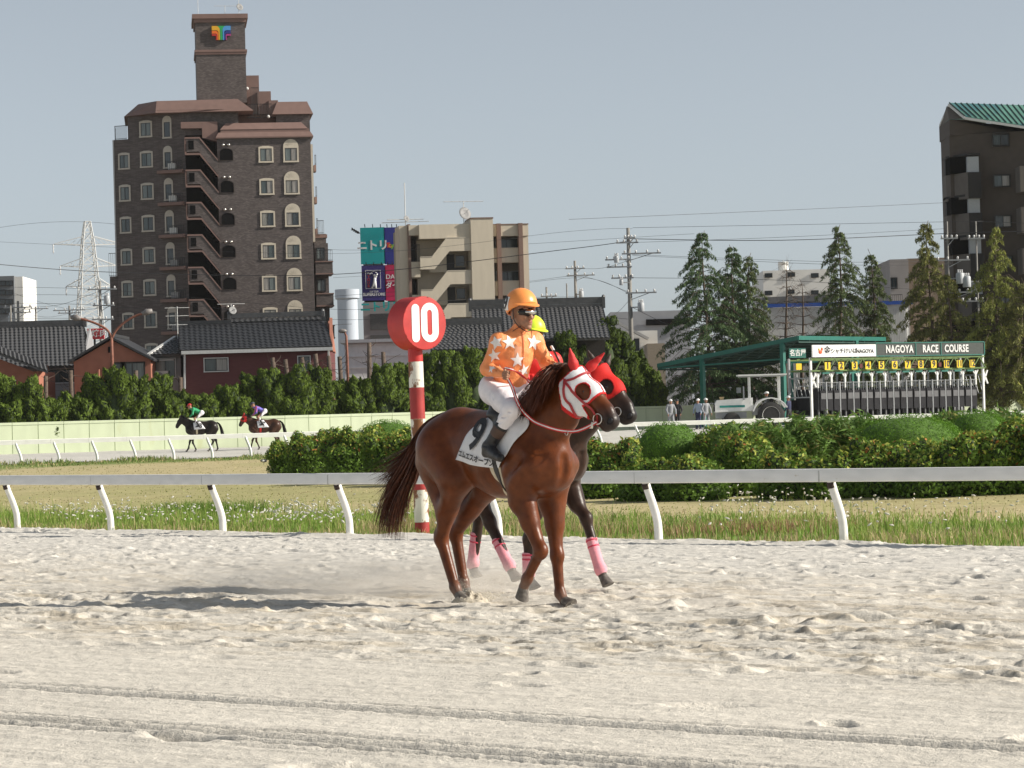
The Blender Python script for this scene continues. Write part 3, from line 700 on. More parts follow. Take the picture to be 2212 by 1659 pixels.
def ribbon(pts, wid, normal_fn, thick=.004):
    """flat strap along pts; wid across; normals given per point"""
    mb = MB(); pts = [Vector(p) for p in pts]; vs = []; k = len(pts)
    for i, p in enumerate(pts):
        t = (pts[min(i + 1, k - 1)] - pts[max(i - 1, 0)]).normalized(); nn = Vector(normal_fn(i)).normalized(); b = t.cross(nn).normalized(); nn = b.cross(t)
        w_ = wid[i] if hasattr(wid, '__len__') else wid
        for a, c in ((-1, 0), (1, 0), (1, 1), (-1, 1)): vs.append(p + b * (a * w_ / 2) + nn * (c * thick))
    fs = [(0, 1, 2, 3), tuple((k - 1) * 4 + j for j in (3, 2, 1, 0))]
    for i in range(k - 1):
        for j in range(4): fs.append((i * 4 + j, i * 4 + (j + 1) % 4, (i + 1) * 4 + (j + 1) % 4, (i + 1) * 4 + j))
    mb.add(vs, fs); return mb
def near_prims(prims, pts, r=.35):
    """only the solids that can matter around these points"""
    pts = np.atleast_2d(pts); lo = pts.min(0) - r; hi = pts.max(0) + r; out = []
    for p in prims:
        if p['t'] == 'c': rr = max(p['ra'], p['rb']); l = np.minimum(p['a'], p['b']) - rr; h = np.maximum(p['a'], p['b']) + rr
        else: rr = max(p['r']); l = p['a'] - rr; h = p['a'] + rr
        if (l < hi).all() and (h > lo).all(): out.append(p)
    return out
def grad(prims, P_, e=.006):
    g = np.stack([sdf_eval(prims, P_ + e * d) - sdf_eval(prims, P_ - e * d) for d in np.eye(3)], -1); return g / np.maximum(_nrm(g), 1e-9)[..., None]
def body_normal(prims, p): return grad(near_prims(prims, p, .1), np.array(p, float)[None])[0]
def snapN(prims, P_, off=.006, it=3):
    P_ = np.array(P_, float); pr = near_prims(prims, P_, .12)
    for _ in range(it): P_ = P_ - grad(pr, P_) * (sdf_eval(pr, P_) - off)[:, None]
    return P_, grad(pr, P_)
def snap(prims, p, off=.006): return snapN(prims, np.array(p, float)[None], off)[0][0]
def strap(prims, pts, wid, off=.006, n=20, thick=.004):
    q, nr = snapN(prims, spline(pts, n), off); return ribbon(q, wid, lambda i: nr[i], thick)
def shell(v, f, prims, keep, off):
    """skin-tight cover: the faces of the body mesh that pass keep(), pushed out along the normal"""
    k = keep(v); fk = k[f].all(1); f2 = f[fk]; used = np.unique(f2); mp = -np.ones(len(v), int); mp[used] = np.arange(len(used))
    f2 = mp[f2]; v2 = v[used]; nv = np.zeros_like(v2); e1 = v2[f2[:, 2]] - v2[f2[:, 0]]; e2 = v2[f2[:, 3]] - v2[f2[:, 1]]; fn = np.cross(e1, e2)
    for j in range(4): np.add.at(nv, f2[:, j], fn)
    nv /= np.maximum(_nrm(nv), 1e-12)[:, None]; return v2 + nv * off, f2, nv
# ------------------------------------------------------------------ the chestnut racehorse in front
HF = Frame((-.11, 22.75, 0.0), R(-52)); P4 = HF.P
J1 = dict(nr0=.262, nr1=.195, nr2=.142, neck_base=(.49, 0, 1.37), neck_mid=(.73, .03, 1.57), neck_top=(.85, .055, 1.73), poll=(.875, .07, 1.825), nose=(1.228, .165, 1.455),
    RF_elbow=P4(1128, 1082, -.16), RF_knee=P4(1168, 1190, -.14), RF_fetlock=P4(1139, 1250, -.14), RF_coronet=P4(1131, 1268, -.14), RF_toe=P4(1124, 1290, -.14),
    LF_elbow=P4(1193, 1085, .16), LF_knee=P4(1203, 1200, .14), LF_fetlock=P4(1210, 1282, .14), LF_coronet=P4(1219, 1298, .14), LF_toe=P4(1232, 1312, .14),
    RH_stifle=(-.36, -.18, 1.02), RH_hock=P4(953, 1163, -.13), RH_fetlock=P4(983, 1268, -.13), RH_coronet=P4(990, 1283, -.13), RH_toe=P4(1000, 1303, -.13),
    LH_stifle=(-.40, .17, .98), LH_hock=P4(984, 1152, .12), LH_fetlock=P4(1002, 1256, .12), LH_coronet=P4(1006, 1272, .12), LH_toe=P4(1011, 1296, .12), leg_dark=.12, dust=.25)
HAIRM = mat('chestnut_hair', (.085, .026, .012), .5, .45, 30, spec=.3)
COATM = attr_mat('horse_coat', rough=.37, spec=.26, var=.26, scale=14, bump=.16, bscale=60)
HOOFM = mat('hoof_horn', (.13, .115, .10), .6, .35, 40, bump=.2)
RED = mat('red_cloth', (.62, .022, .022), .62, .12, 40, bump=.25, bscale=400)
REDL = mat('red_leather', (.38, .028, .035), .45, .2, 60)
WCLOTH = mat('white_cloth', (.78, .78, .80), .75, .05, 14, bump=.25, bscale=260)
BLKL = mat('black_leather', (.018, .017, .018), .42, .35, 30, bump=.2, bscale=90)
STEEL = mat('bit_steel', (.72, .70, .66), .28, .1, 20, metal=1.0)
BLK = mat('black_print', (.012, .012, .016), .6, .1, 10)
CREAM = mat('cream_webbing', (.60, .52, .38), .8, .1, 30, bump=.2, bscale=300)
def make_horse(J, F, vox, name, label, body, dark, group=None, cover=True):
    root = thing(name, label, 'horse', F.O, F.yaw, group)
    A = horse_prims(J); v, f = sdf_mesh(A, vox); v = relax(v, f, 1, .4)
    o = np_mesh('body', v, f, COATM, root, smooth=True, attr={'col': colour_horse(v, J, body, dark)})
    for leg in ('RF', 'LF', 'RH', 'LH'): hoof(root, J, leg, HOOFM)
    pl, ns = np.array(J['poll'], float), np.array(J['nose'], float); h, n, s = head_frame(pl, ns); L_ = np.linalg.norm(ns - pl) / .6; Mh = Matrix([[h[i], n[i], s[i]] for i in range(3)])
    for sd in (-1, 1): MB().ell(pl + (h * .588 + n * .004 + s * .050 * sd) * L_, (.024, .028, .016), 12, 8, Mh).build('nostril', BLK, root, smooth=True)
    return root, A, v, f
def tail_hair(root, pts, n, seed, m, width=.06, fray=.16, wid=.004, lo=.45, name='tail'):
    """long tail: strands that follow a spine and fan out towards the tip"""
    rg = np.random.RandomState(seed); sp = spline(pts, 26); V = []; Fc = []; nn = 0; T = np.linspace(0, 1, 26)
    tg = np.gradient(sp, axis=0); tg /= _nrm(tg)[:, None]; up = np3(0, 1, 0); a = np.cross(tg, up); a /= _nrm(a)[:, None]; b = np.cross(tg, a)
    for i in range(n):
        end = rg.uniform(lo, 1.0) ** .6; k = max(6, int(26 * end)); an = rg.uniform(0, 6.28); rr = math.sqrt(rg.uniform(0, 1)); fr = fray * rg.normal(0, .6); fr2 = fray * rg.normal(0, .5)
        t = T[:k]; w_ = width * (np.sin(np.clip(t * 2.4, 0, 1.57)) * .85 + .25)
        p = sp[:k] + a[:k] * (w_ * rr * math.cos(an) + fr * t ** 2)[:, None] + b[:k] * (w_ * .7 * rr * math.sin(an) + fr2 * t ** 2)[:, None]
        p += np.sin(t * rg.uniform(4, 9) + an)[:, None] * np.array([0, .3, 1.0]) * .012
        hw = wid * rg.uniform(.6, 1.3) * (1 - (t / max(t[-1], .01)) ** 2.5 * .9)
        side = np.cross(np.gradient(p, axis=0), rg.normal(0, 1, 3)); side /= np.maximum(_nrm(side), 1e-9)[:, None]
        V.append(np.stack([p - side * hw[:, None], p + side * hw[:, None]], 1).reshape(-1, 3)); q = np.arange(k - 1)
        Fc.append(np.stack([nn + 2 * q, nn + 2 * q + 1, nn + 2 * q + 3, nn + 2 * q + 2], 1)); nn += 2 * k
    return np_mesh(name, np.concatenate(V), np.concatenate(Fc), m, root)
def mane_hair(root, A, crest, n, seed, m, fall=-1, ln=(.10, .24), forelock=None):
    rg = np.random.RandomState(seed); u = rg.uniform(0, 1, n); sp = spline(crest, 60); p = sp[(u * 59).astype(int)] + rg.normal(0, .010, (n, 3))
    d = np.tile(np3(.04, fall * .9, .16), (n, 1)); L_ = rg.uniform(ln[0], ln[1], n) * (.45 + .65 * u)
    V, Fc = strands(p, d, L_, np3(.02, fall * .10, -1.7), .0042, seed, 7, .02, .13)
    A = near_prims(A, V, .05)
    # keep the hair on the outside of the neck
    D = sdf_eval(A, V); bad = D < .004
    for _ in range(1):
        if bad.any():
            e = .01; g = np.stack([sdf_eval(A, V[bad] + e * q) - sdf_eval(A, V[bad] - e * q) for q in np.eye(3)], -1); g /= np.maximum(_nrm(g), 1e-6)[:, None]
            V[bad] += g * (.008 - D[bad])[:, None]; D = sdf_eval(A, V); bad = D < .003
    return np_mesh('mane', V, Fc, m, root)
# ================================================================== rails, marker post, wall
WPAINT = mat('white_rail_paint', (.78, .77, .74), .45, .06, 3, bump=.06, bscale=30, col2=(.52, .45, .34), thr=(.66, 4.0, .12), stretch=(1, 1, 3))
DKRUB = mat('dark_rubber', (.035, .02, .015), .7, .2)
def sweep(poly, path, dirs, name, m, parent, world=True, smooth_=True):
    """section poly [(across, up)] swept along path; dirs: unit across-vector per point"""
    mb = MB(); n = len(poly); vs = []; fs = []
    for p, a in zip(path, dirs):
        for c, z in poly: vs.append(Vector(p) + Vector(a) * c + Vector((0, 0, z)))
    for i in range(len(path) - 1):
        for j in range(n): fs.append((i * n + j, i * n + (j + 1) % n, (i + 1) * n + (j + 1) % n, (i + 1) * n + j))
    fs.append(list(range(n))); fs.append([(len(path) - 1) * n + j for j in range(n)])
    mb.add(vs, fs); return mb.build(name, m, parent, smooth=smooth_, world=world, angle=35)
def running_rail(bases, over, top, name, label, sec, rpost, far=False, detail=True):
    root = thing(name, label, 'railing', bases[0])
    B = [Vector(b) for b in bases]; tops = [b + Vector((over[0], over[1], 0)) * (.31) + Vector((0, 0, top)) for b in B]
    nseg = len(B) - 1
    for i in range(nseg):
        a, b = tops[i], tops[i + 1]; t = (b - a).normalized(); ac = Vector((-t.y, t.x, 0)); ac = ac if ac.dot(Vector((over[0], over[1], 0))) > 0 else -ac
        a2 = a - t * .14; b2 = b - t * .146
        sweep(sec, [a2, b2], [ac, ac], 'rail', WPAINT, root)
        if detail: sweep([(c * 1.03, z * 1.0 - .004) for c, z in sec], [b2 - t * .012, b2 + t * .018], [ac, ac], 'joint_sleeve', mat('rail_joint', (.50, .49, .46), .5, .15), root)
    for b, tp in zip(B, tops):
        o = Vector((over[0], over[1], 0)); h = tp.z - b.z - .12
        pts = [b + Vector((0, 0, -.15)), b + Vector((0, 0, .12)), b + Vector((0, 0, h * .34)) + o * .02, b + Vector((0, 0, h * .58)) + o * .11, b + Vector((0, 0, h * .8)) + o * .215, b + Vector((0, 0, h)) + o * .29, b + Vector((0, 0, h + .04)) + o * .30]
        MB().tube([tuple(p) for p in spline(pts, 16)], [rpost * (1.05 - .12 * i / 15) for i in range(16)], 12 if detail else 8).build('post', WPAINT, root, smooth=True, world=True)
        if detail: MB().tube([tuple(b + Vector((0, 0, h - .175)) + o * (.238 + .02)), tuple(b + Vector((0, 0, h - .088)) + o * (.272 + .012))], rpost * .9, 12).build('rubber_sleeve', DKRUB, root, smooth=True, world=True)
    return root
sec = [(-.06, -.205), (.05, -.205), (.068, -.19), (.068, -.03), (.055, -.006), (.03, 0), (-.05, 0), (-.068, -.02), (-.068, -.19)]
nb = [(-430, 1136), (-165, 1141), (38, 1145), (240, 1150), (482, 1155), (756, 1160), (1078, 1166), (1423, 1172), (1823, 1176), (2330, 1181)]
nbw = []
for px, py in nb:
    y_ = 1.5 + .6; d = ray(px, py); t = -y_ / d.z; q = CAM + d * t; nbw.append((q.x, q.y, -.6))
running_rail(nbw, (-.73, -.68), 1.19, 'running_rail', 'white running rail with gooseneck posts just behind the two horses', sec, .068)
fb = []
for i in range(-8, 36):
    X = -21.6 + i * 1.80 * (.95 + .006 * i); Y = far_rail_y(X); fb.append((X, Y, g1(X, Y)))
running_rail(fb, (-.93, .37), 1.17, 'running_rail', 'thin white running rail on the far side beyond the dry grass', [(-.07, -.22), (.07, -.22), (.075, -.02), (.03, 0), (-.05, 0), (-.075, -.02)], .065, True, False)

# furlong marker
def make_marker():
    q = CAM + ray(912, 1156) * ((1.5 + .6) / -ray(912, 1156).z); X, Y, z0 = q.x, q.y + .15, -.62
    root = thing('distance_marker', 'round red sign with white number 10 on a rusty red and white post', 'sign', (X, Y, z0))
    RP = mat('red_sign_paint', (.47, .022, .020), .5, .12, 5, bump=.12, bscale=20, col2=(.30, .05, .03), thr=(.66, 9, .06)); WR = mat('rusty_white_paint', (.74, .71, .62), .6, .10, 6, bump=.3, bscale=14, col2=(.20, .075, .025), thr=(.50, 4.5, .05), stretch=(1, 1, .55))
    OX = mat('oxide_red_paint', (.36, .03, .028), .6, .15, 5, bump=.15, bscale=16)
    s_ = FPX / Y; zz = lambda py: hz(908, py, Y)
    zs = [zz(p) for p in (1162, 1128, 1058, 950, 905, 837, 781, 745)]; cols = [OX, WR, OX, WR, OX, WR, RP]
    lean = lambda z: Vector((X - .012 * (z - z0), Y, z))
    for i in range(7):
        r_ = .137
        mb = MB(); mb.tube([tuple(lean(zs[i] + .001)), tuple(lean((zs[i] + zs[i + 1]) / 2)), tuple(lean(zs[i + 1] - .001))], r_, 24, cap=(i in (0, 6))); mb.build('post_band', cols[i], root, smooth=True, world=True, angle=40)
    c = at(900, 699, Y); n = Vector((math.sin(R(38)), -math.cos(R(38)), 0)); ax = Vector((math.cos(R(38)), math.sin(R(38)), 0)); up = Vector((0, 0, 1)); M = Matrix([list(ax), list(up), list(n)]).transposed()
    r_, L_ = .495, .25
    drum = MB().lathe([(r_ - .012, -L_), (r_, -L_ + .012), (r_, L_ - .010), (r_ - .008, L_), (r_ - .02, L_ + .001)], 56, c, M).build('drum', RP, root, smooth=True, world=True, angle=30)
    for i in range(22):
        an = rnd.uniform(0, 6.28); p = c + M @ Vector((math.cos(an) * (r_ - .012), math.sin(an) * (r_ - .012), L_ + .002)); MB().ell(p, (rnd.uniform(.006, .016), rnd.uniform(.006, .012), .003), 7, 4, M).build('rust_chip', mat('rust', (.12, .03, .015), .9, .3), root, world=True) if i < 14 else None
    f0 = c + n * (L_ + .004)
    def cap(x0, x1, y0, y1, k=10):
        w_ = (x1 - x0) / 2; cx = (x0 + x1) / 2; pts = []
        rr = w_ * .98
        for i in range(k + 1): a = math.pi * i / k; pts.append((cx + w_ * math.cos(a), y1 - rr + rr * math.sin(a)))
        for i in range(k + 1): a = math.pi + math.pi * i / k; pts.append((cx + w_ * math.cos(a), y0 + rr + rr * math.sin(a)))
        return pts
    W = mat('white_sign_paint', (.80, .80, .78), .5, .05, 8)
    MB().prism(cap(-.295, -.120, -.355, .350), .004, f0, ax, up, n).build('digit', W, root, world=True)
    o = cap(-.085, .315, -.355, .375, 12); i_ = cap(.058, .168, -.225, .245, 12); k = len(o); mb = MB()
    vs = [f0 + ax * p[0] + up * p[1] for p in o] + [f0 + ax * p[0] + up * p[1] for p in i_]; vs += [v + n * .004 for v in vs]
    fs = []
    for a in range(k): b = (a + 1) % k; fs += [(2 * k + a, 2 * k + b, 3 * k + b, 3 * k + a), (a, b, 2 * k + b, 2 * k + a), (k + a, 3 * k + a, 3 * k + b, k + b)]
    mb.add(vs, fs).build('digit', W, root, world=True)
make_marker()

# pale green perimeter wall of concrete panels
wall_pts = [(-48, 148), (-31, 156), (-12.6, 166), (-4.9, 172), (12, 187), (36, 200), (70, 214)]
def wall_y(X): return float(np.interp(X, [p[0] for p in wall_pts], [p[1] for p in wall_pts]))
def make_wall():
    root = thing('boundary_wall', 'long pale green panel wall behind the far track below the conifers', 'wall', (-31, 156, .3))
    G = mat('pale_green_paint', (.50, .56, .385), .75, .05, 2, bump=.05, bscale=10, col2=(.46, .50, .30), thr=(.62, .9, .12), stretch=(1, 1, .4)); D = mat('wall_post', (.30, .36, .20), .8, .1)
    X = -44.0; prev = None
    while X < 62:
        y0 = wall_y(X); sl = (wall_y(X + .5) - y0) / .5; st = 1.5 / math.sqrt(1 + sl * sl); X1 = X + st; y1 = wall_y(X1); a = Vector((X, y0, 0)); b = Vector((X1, y1, 0)); t = (b - a).normalized(); n = Vector((t.y, -t.x, 0))
        zb = g1(X, y0) - .1; zt = 2.07
        mb = MB(); mb.beam((a + t * .022) + Vector((0, 0, (zb + zt - .17) / 2)), (b - t * .022) + Vector((0, 0, (zb + zt - .17) / 2)), .07, zt - .17 - zb); mb.build('panel', G, root, world=True)
        MB().beam(a + t * .01 + n * .012 + Vector((0, 0, zt - .085)), b - t * .01 + n * .012 + Vector((0, 0, zt - .085)), .11, .15).build('coping', G, root, world=True)
        MB().beam(a - n * .012 + Vector((0, 0, zb)), a - n * .012 + Vector((0, 0, zt - .02)), .09, .06, tuple(n)).build('post', D, root, world=True)
        X = X1
make_wall()

# ================================================================== foliage
LEAFM = attr_mat('leaf', rough=.55, spec=.15, transl=.3, var=.15, scale=4)
CONM = attr_mat('conifer_leaf', rough=.7, spec=.08, transl=.12, var=.18, scale=2)
COREM = mat('dark_core_fill', (.035, .055, .018), .9, .4, 6, bump=.8, bscale=12)  # fill of the solid cores added inside foliage to block light
BARK = mat('bark', (.11, .08, .06), .9, .3, 8, bump=.6, bscale=20)
def leaf_quads(P_, N_, size, rg, asp=.5, jitter=.7, droop=0.0, along=None):
    """diamond leaves at P_, facing roughly N_"""
    n = len(P_); N_ = N_ + rg.normal(0, jitter, (n, 3)); N_ /= np.maximum(_nrm(N_), 1e-6)[:, None]
    t = np.cross(N_, rg.normal(0, 1, (n, 3))); t[:, 2] -= droop
    if along is not None: t = along + rg.normal(0, .35, (n, 3)); t -= N_ * (t * N_).sum(1)[:, None]
    t /= np.maximum(_nrm(t), 1e-6)[:, None]; b = np.cross(N_, t); s = size * rg.uniform(.6, 1.35, n)
    v = np.stack([P_ - t * s[:, None] * .5, P_ + b * (s * asp * .5)[:, None], P_ + t * s[:, None] * .5, P_ - b * (s * asp * .5)[:, None]], 1)
    return v.reshape(-1, 3), np.arange(4 * n).reshape(n, 4)
def lobes_cloud(lobes, n, rg, lo=.78, hi=1.04):
    """points near the surface of a union of ellipsoids (centre, radii), with normals"""
    ar = np.array([r[0] * r[1] + r[1] * r[2] + r[0] * r[2] for c, r in lobes]); k = rg.choice(len(lobes), n, p=ar / ar.sum()); d = rg.normal(0, 1, (n, 3)); d /= _nrm(d)[:, None]
    C = np.array([c for c, r in lobes])[k]; Rr = np.array([r for c, r in lobes])[k]; P_ = C + d * Rr * rg.uniform(lo, hi, n)[:, None]; N_ = d / Rr; N_ /= _nrm(N_)[:, None]
    ins = np.zeros(n, bool)
    for c, r in lobes: ins |= (((P_ - c) / r) ** 2).sum(1) < .60
    return P_[~ins], N_[~ins]
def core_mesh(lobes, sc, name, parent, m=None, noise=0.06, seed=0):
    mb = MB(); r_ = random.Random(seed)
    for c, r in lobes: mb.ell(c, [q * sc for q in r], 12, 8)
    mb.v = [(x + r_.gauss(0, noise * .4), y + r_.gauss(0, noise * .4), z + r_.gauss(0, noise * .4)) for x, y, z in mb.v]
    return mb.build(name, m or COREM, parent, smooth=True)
def shrub(px, ptop, hw, Y, kind, seed, label, name='shrub', cat='bush'):
    rg = np.random.RandomState(seed); s_ = FPX / Y; X = ux(px, ptop, Y); zb = g1(X, Y) - .05; zt = hz(px, ptop, Y); w_ = hw / s_; H = zt - zb
    root = thing(name, label, cat, (X, Y, zb)); lobes = []
    if kind == 'topiary': lobes = [(np3(0, 0, H * .48), np3(w_, w_ * .9, H * .52)), (np3(w_ * .25, .2, H * .45), np3(w_ * .8, w_ * .8, H * .46)), (np3(0, 0, H * .25), np3(w_ * .95, w_ * .85, H * .3))]
    else:
        lobes = [(np3(0, 0, H * .45), np3(w_ * .85, w_ * .75, H * .46)), (np3(0, -.1, H * .2), np3(w_ * .95, w_ * .8, H * .28))]
        for i in range(9): lobes.append((np3(rg.uniform(-.75, .75) * w_, rg.uniform(-.6, .4) * w_, H * rg.uniform(.45, .82)), np3(*(rg.uniform(.24, .42, 3) * w_)) * np3(1, 1, 1.15)))
    n = int(3600 * (w_ * 2) * max(H, 1) * (1.5 if kind == 'topiary' else 1.0)); P_, N_ = lobes_cloud(lobes, n, rg, .86 if kind == 'topiary' else .74, 1.02 if kind == 'topiary' else 1.12); k = P_[:, 2] > -.02; P_, N_ = P_[k], N_[k]; n = len(P_)
    top = smooth(.35, .95, P_[:, 2] / H)[:, None]
    if kind == 'topiary': c = np.array([.120, .250, .025]) * rg.uniform(.65, 1.25, (n, 1)); sz = .055
    else:
        c = np.array([.145, .245, .040]) * rg.uniform(.6, 1.3, (n, 1)); y = (rg.uniform(0, 1, (n, 1)) < .34 * top); c = np.where(y, np.array([.40, .43, .085]) * rg.uniform(.7, 1.2, (n, 1)), c)
        o = (rg.uniform(0, 1, (n, 1)) < {'gold': .06, 'red': .08, 'green': .01}[kind] * top); c = np.where(o, np.array([.42, .17, .05]) * rg.uniform(.7, 1.2, (n, 1)), c); sz = .115
    v, f = leaf_quads(P_, N_, sz, rg, .5 if kind != 'topiary' else .4, .75)
    np_mesh('foliage', v, f, LEAFM, root, attr={'col': np.repeat(c, 4, 0)}); core_mesh(lobes, .86 if kind == 'topiary' else .80, 'light_block_core', root, mat('green_core_fill', (.075, .15, .02), .9, .35, 9, bump=.8, bscale=14) if kind == 'topiary' else None, .05, seed)
    MB().tube([(0, 0, -.1), (.02, 0, H * .3), (0, .03, H * .6)], [.05, .04, .02], 7).build('stem', BARK, root, smooth=True)
    return root
SHR = [(1300, 948, 78, 72, 'red', 'leafy hedge shrub with reddish tips right behind the racing horses'), (1400, 985, 76, 69, 'green', 'low green hedge shrub below the small round clipped bush'), (1500, 982, 76, 68, 'green', 'low green hedge shrub left of the yellow leaved shrub'),
       (1605, 926, 84, 70, 'gold', 'yellowish leaved shrub in front of the tall reedy weeds'), (1705, 978, 80, 67, 'green', 'low even green shrub right of the yellow leaved shrub'), (1795, 985, 74, 66, 'green', 'low trimmed green shrub directly below the reedy weeds'),
       (1890, 950, 82, 66, 'red', 'shrub with a red tipped peak left of the large clipped mound'), (2010, 962, 86, 65, 'green', 'dark green shrub in front of the large clipped mound'), (2115, 922, 92, 65, 'gold', 'tall shrub with orange young leaves near the right picture edge'), (2240, 905, 105, 65, 'gold', 'shrub cut by the right edge of the picture'),
       (1440, 909, 78, 84, 'topiary', 'small round clipped bright green bush near the horses heads'), (1955, 893, 128, 80, 'topiary', 'large smooth clipped green mound below the starting gate'), (2110, 883, 72, 84, 'topiary', 'clipped green bush right of the large mound'), (1545, 912, 60, 83, 'green', 'broad leaved bush between the round clipped bush and the tractor'),
       (622, 948, 46, 98, 'green', 'dark shrub at the left end of the hedge'), (682, 932, 62, 96, 'gold', 'yellowish shrub second from the left end of the hedge'), (762, 926, 66, 93, 'gold', 'golden leaved shrub left of the marker post'), (838, 924, 60, 90, 'green', 'green shrub touching the left side of the marker post'), (888, 938, 60, 88, 'red', 'shrub behind the marker post and horse tail'),
       (835, 905, 80, 101, 'topiary', 'pale clipped bush behind the left hedge by the marker post'), (965, 938, 74, 86, 'green', 'hedge shrub hidden behind the chestnut horse back'), (1060, 940, 74, 82, 'green', 'hedge shrub hidden behind the saddle cloth'), (1155, 944, 74, 78, 'green', 'hedge shrub hidden behind the horses chests'), (1235, 945, 66, 75, 'green', 'hedge shrub showing between the horses and the round bush')]
for i, (px, pt, hw, Y, kind, lab) in enumerate(SHR): o = shrub(px, pt, hw, Y, kind, 100 + i, lab); o['group'] = 'infield hedge shrubs'
def weeds(px, ptop, hw, Y, seed, label):
    """clump of tall leafy weeds: arching blades on many stems"""
    rg = np.random.RandomState(seed); X = ux(px, ptop, Y); zb = g1(X, Y); H = hz(px, ptop, Y) - zb; w_ = hw * Y / FPX; root = thing('weed_clump', label, 'weeds', (X, Y, zb), group='tall weeds behind the hedge'); n = 3800; st = rg.randint(0, 130, n); sx = rg.uniform(-1, 1, 130) * w_; sy = rg.uniform(-1, 1, 130) * 1.6; sh = H * rg.uniform(.72, 1.06, 130) * (1 - .25 * (sx / w_) ** 2)
    t = rg.uniform(.25, 1, n) ** .7; P_ = np.stack([sx[st], sy[st], sh[st] * t], 1) + rg.normal(0, .07, (n, 3)); an = rg.uniform(0, 6.28, n); al_ = np.stack([np.cos(an), np.sin(an), rg.uniform(-.3, 1.0, n)], 1); c = np.where((rg.uniform(0, 1, n) < .1)[:, None], np.array([.30, .28, .09]), np.array([.115, .205, .04])) * rg.uniform(.6, 1.3, (n, 1))
    v, f = leaf_quads(P_, np.tile(np3(0, -.5, .8), (n, 1)), .34, rg, .16, .6, 0, al_); np_mesh('foliage', v, f, LEAFM, root, attr={'col': np.repeat(c, 4, 0)}); P3 = np.stack([sx, sy, 0 * sx], 1); v, f, cc = blades(P3, sh, np.full(130, .03), np.tile(np.array([.16, .22, .06]), (130, 1)), seed, .15); np_mesh('stems', v, f, GRASSM, root, attr={'col': cc}); core_mesh([(np3(0, .3, H * .34), np3(w_ * .95, 1.2, H * .42))], 1.0, 'light_block_core', root, noise=.08)
for i, (px, pt, hw, Y, lb) in enumerate(((1590, 922, 42, 80, 'tall weeds below the front of the tractor'), (1655, 914, 44, 79, 'tall weeds below the rear wheel of the tractor'), (1722, 905, 46, 80, 'tall weeds below the left end of the starting gate'), (1790, 900, 46, 81, 'tallest weeds below the first gate numbers'), (1855, 903, 44, 83, 'tall weeds left of the large clipped mound'), (2050, 892, 50, 92, 'weeds peeking over the large clipped mound'), (2170, 888, 60, 92, 'weeds behind the hedge at the right picture edge'))): weeds(px, pt, hw, Y, 500 + i, lb)
# ================================================================== conifers behind the wall
def juniper(px, ptop, hw, dY, seed, label, tone=1.0):
    """sculpted juniper: flame-shaped upswept lobes"""
    rg = np.random.RandomState(seed); X = (px - 1106) / FPX * 165; X = X * wall_y(X) / 165; Y = wall_y(X) + dY; X = ux(px, 850, Y); zb = g1(X, Y); zt = hz(px, ptop, Y); H = zt - zb; w_ = hw * Y / FPX
    root = thing('juniper_tree', label, 'tree', (X, Y, zb), group='junipers behind the boundary wall'); P_ = []; N_ = []; Cs = []; lob = []; Al = []
    nl = int(22 + H * w_ * 4.2)
    for i in range(nl):
        t = rg.uniform(.30, .98) ** .85; ang = rg.uniform(0, 6.28); rad = w_ * (1 - .78 * max(0, t - .25) / .75) * rg.uniform(.45, 1.0); L_ = rg.uniform(.75, 1.35) * (1.15 - .35 * t); r_ = rg.uniform(.27, .44)
        base = np3(rad * math.cos(ang), rad * math.sin(ang), t * H - L_ * .55); ax = dirn(np3(.55 * math.cos(ang) + rg.normal(0, .2), .55 * math.sin(ang) + rg.normal(0, .2), 1.0))
        if i == 0: base = np3(0, 0, H - 1.3); ax = np3(0, 0, 1); L_ = 1.3
        n = int(150 * L_); u = rg.uniform(0, 1, n) ** .8; an = rg.uniform(0, 6.28, n) + u * 3.0; a = dirn(np.cross(ax, np3(1, .3, 0))); b = np.cross(ax, a)
        prof = r_ * np.sin(np.pi * np.clip(u * .86 + .14, 0, 1)) ** .8; rd = a * np.cos(an)[:, None] + b * np.sin(an)[:, None]
        p = base + ax * (u * L_)[:, None] + rd * (prof * rg.uniform(.75, 1.08, n))[:, None]; P_.append(p); N_.append(rd * .9 + ax * .3); Al.append(ax + rd * .35); Cs.append(np.tile(np.array([.102, .150, .024]) * tone, (n, 1)) * rg.uniform(.7, 1.15) * rg.uniform(.75, 1.25, (n, 1))); lob.append((base, ax, L_, r_))
    P_ = np.concatenate(P_); N_ = np.concatenate(N_); Cs = np.concatenate(Cs); v, f = leaf_quads(P_, N_, .23, rg, .34, .35, 0, np.concatenate(Al))
    np_mesh('crown', v, f, CONM, root, attr={'col': np.repeat(Cs, 4, 0)})
    mb = MB()
    for base, ax, L_, r_ in lob: mb.tube([tuple(base + ax * L_ * k) for k in (0, .3, .7, .98)], [r_ * .45, r_ * .8, r_ * .55, .02], 6)
    mb.tube([(0, 0, H * .1), (0, 0, H * .45), (0, 0, H * .85)], [w_ * .62, w_ * .6, .1], 8); mb.build('light_block_core', COREM, root, smooth=True)
    MB().tube([(0, 0, -.2), (.05, 0, H * .4), (0, 0, H * .8)], [.13, .10, .04], 7).build('trunk', BARK, root, smooth=True)
prof = [(-40, 800), (12, 802), (62, 806), (105, 848), (150, 842), (200, 800), (248, 786), (292, 800), (345, 800), (395, 838), (440, 842), (490, 822), (540, 800), (588, 785), (640, 778), (690, 782), (735, 818), (780, 806), (828, 792), (872, 786), (925, 764), (975, 757), (1025, 755), (1075, 760), (1125, 775), (1180, 770)]
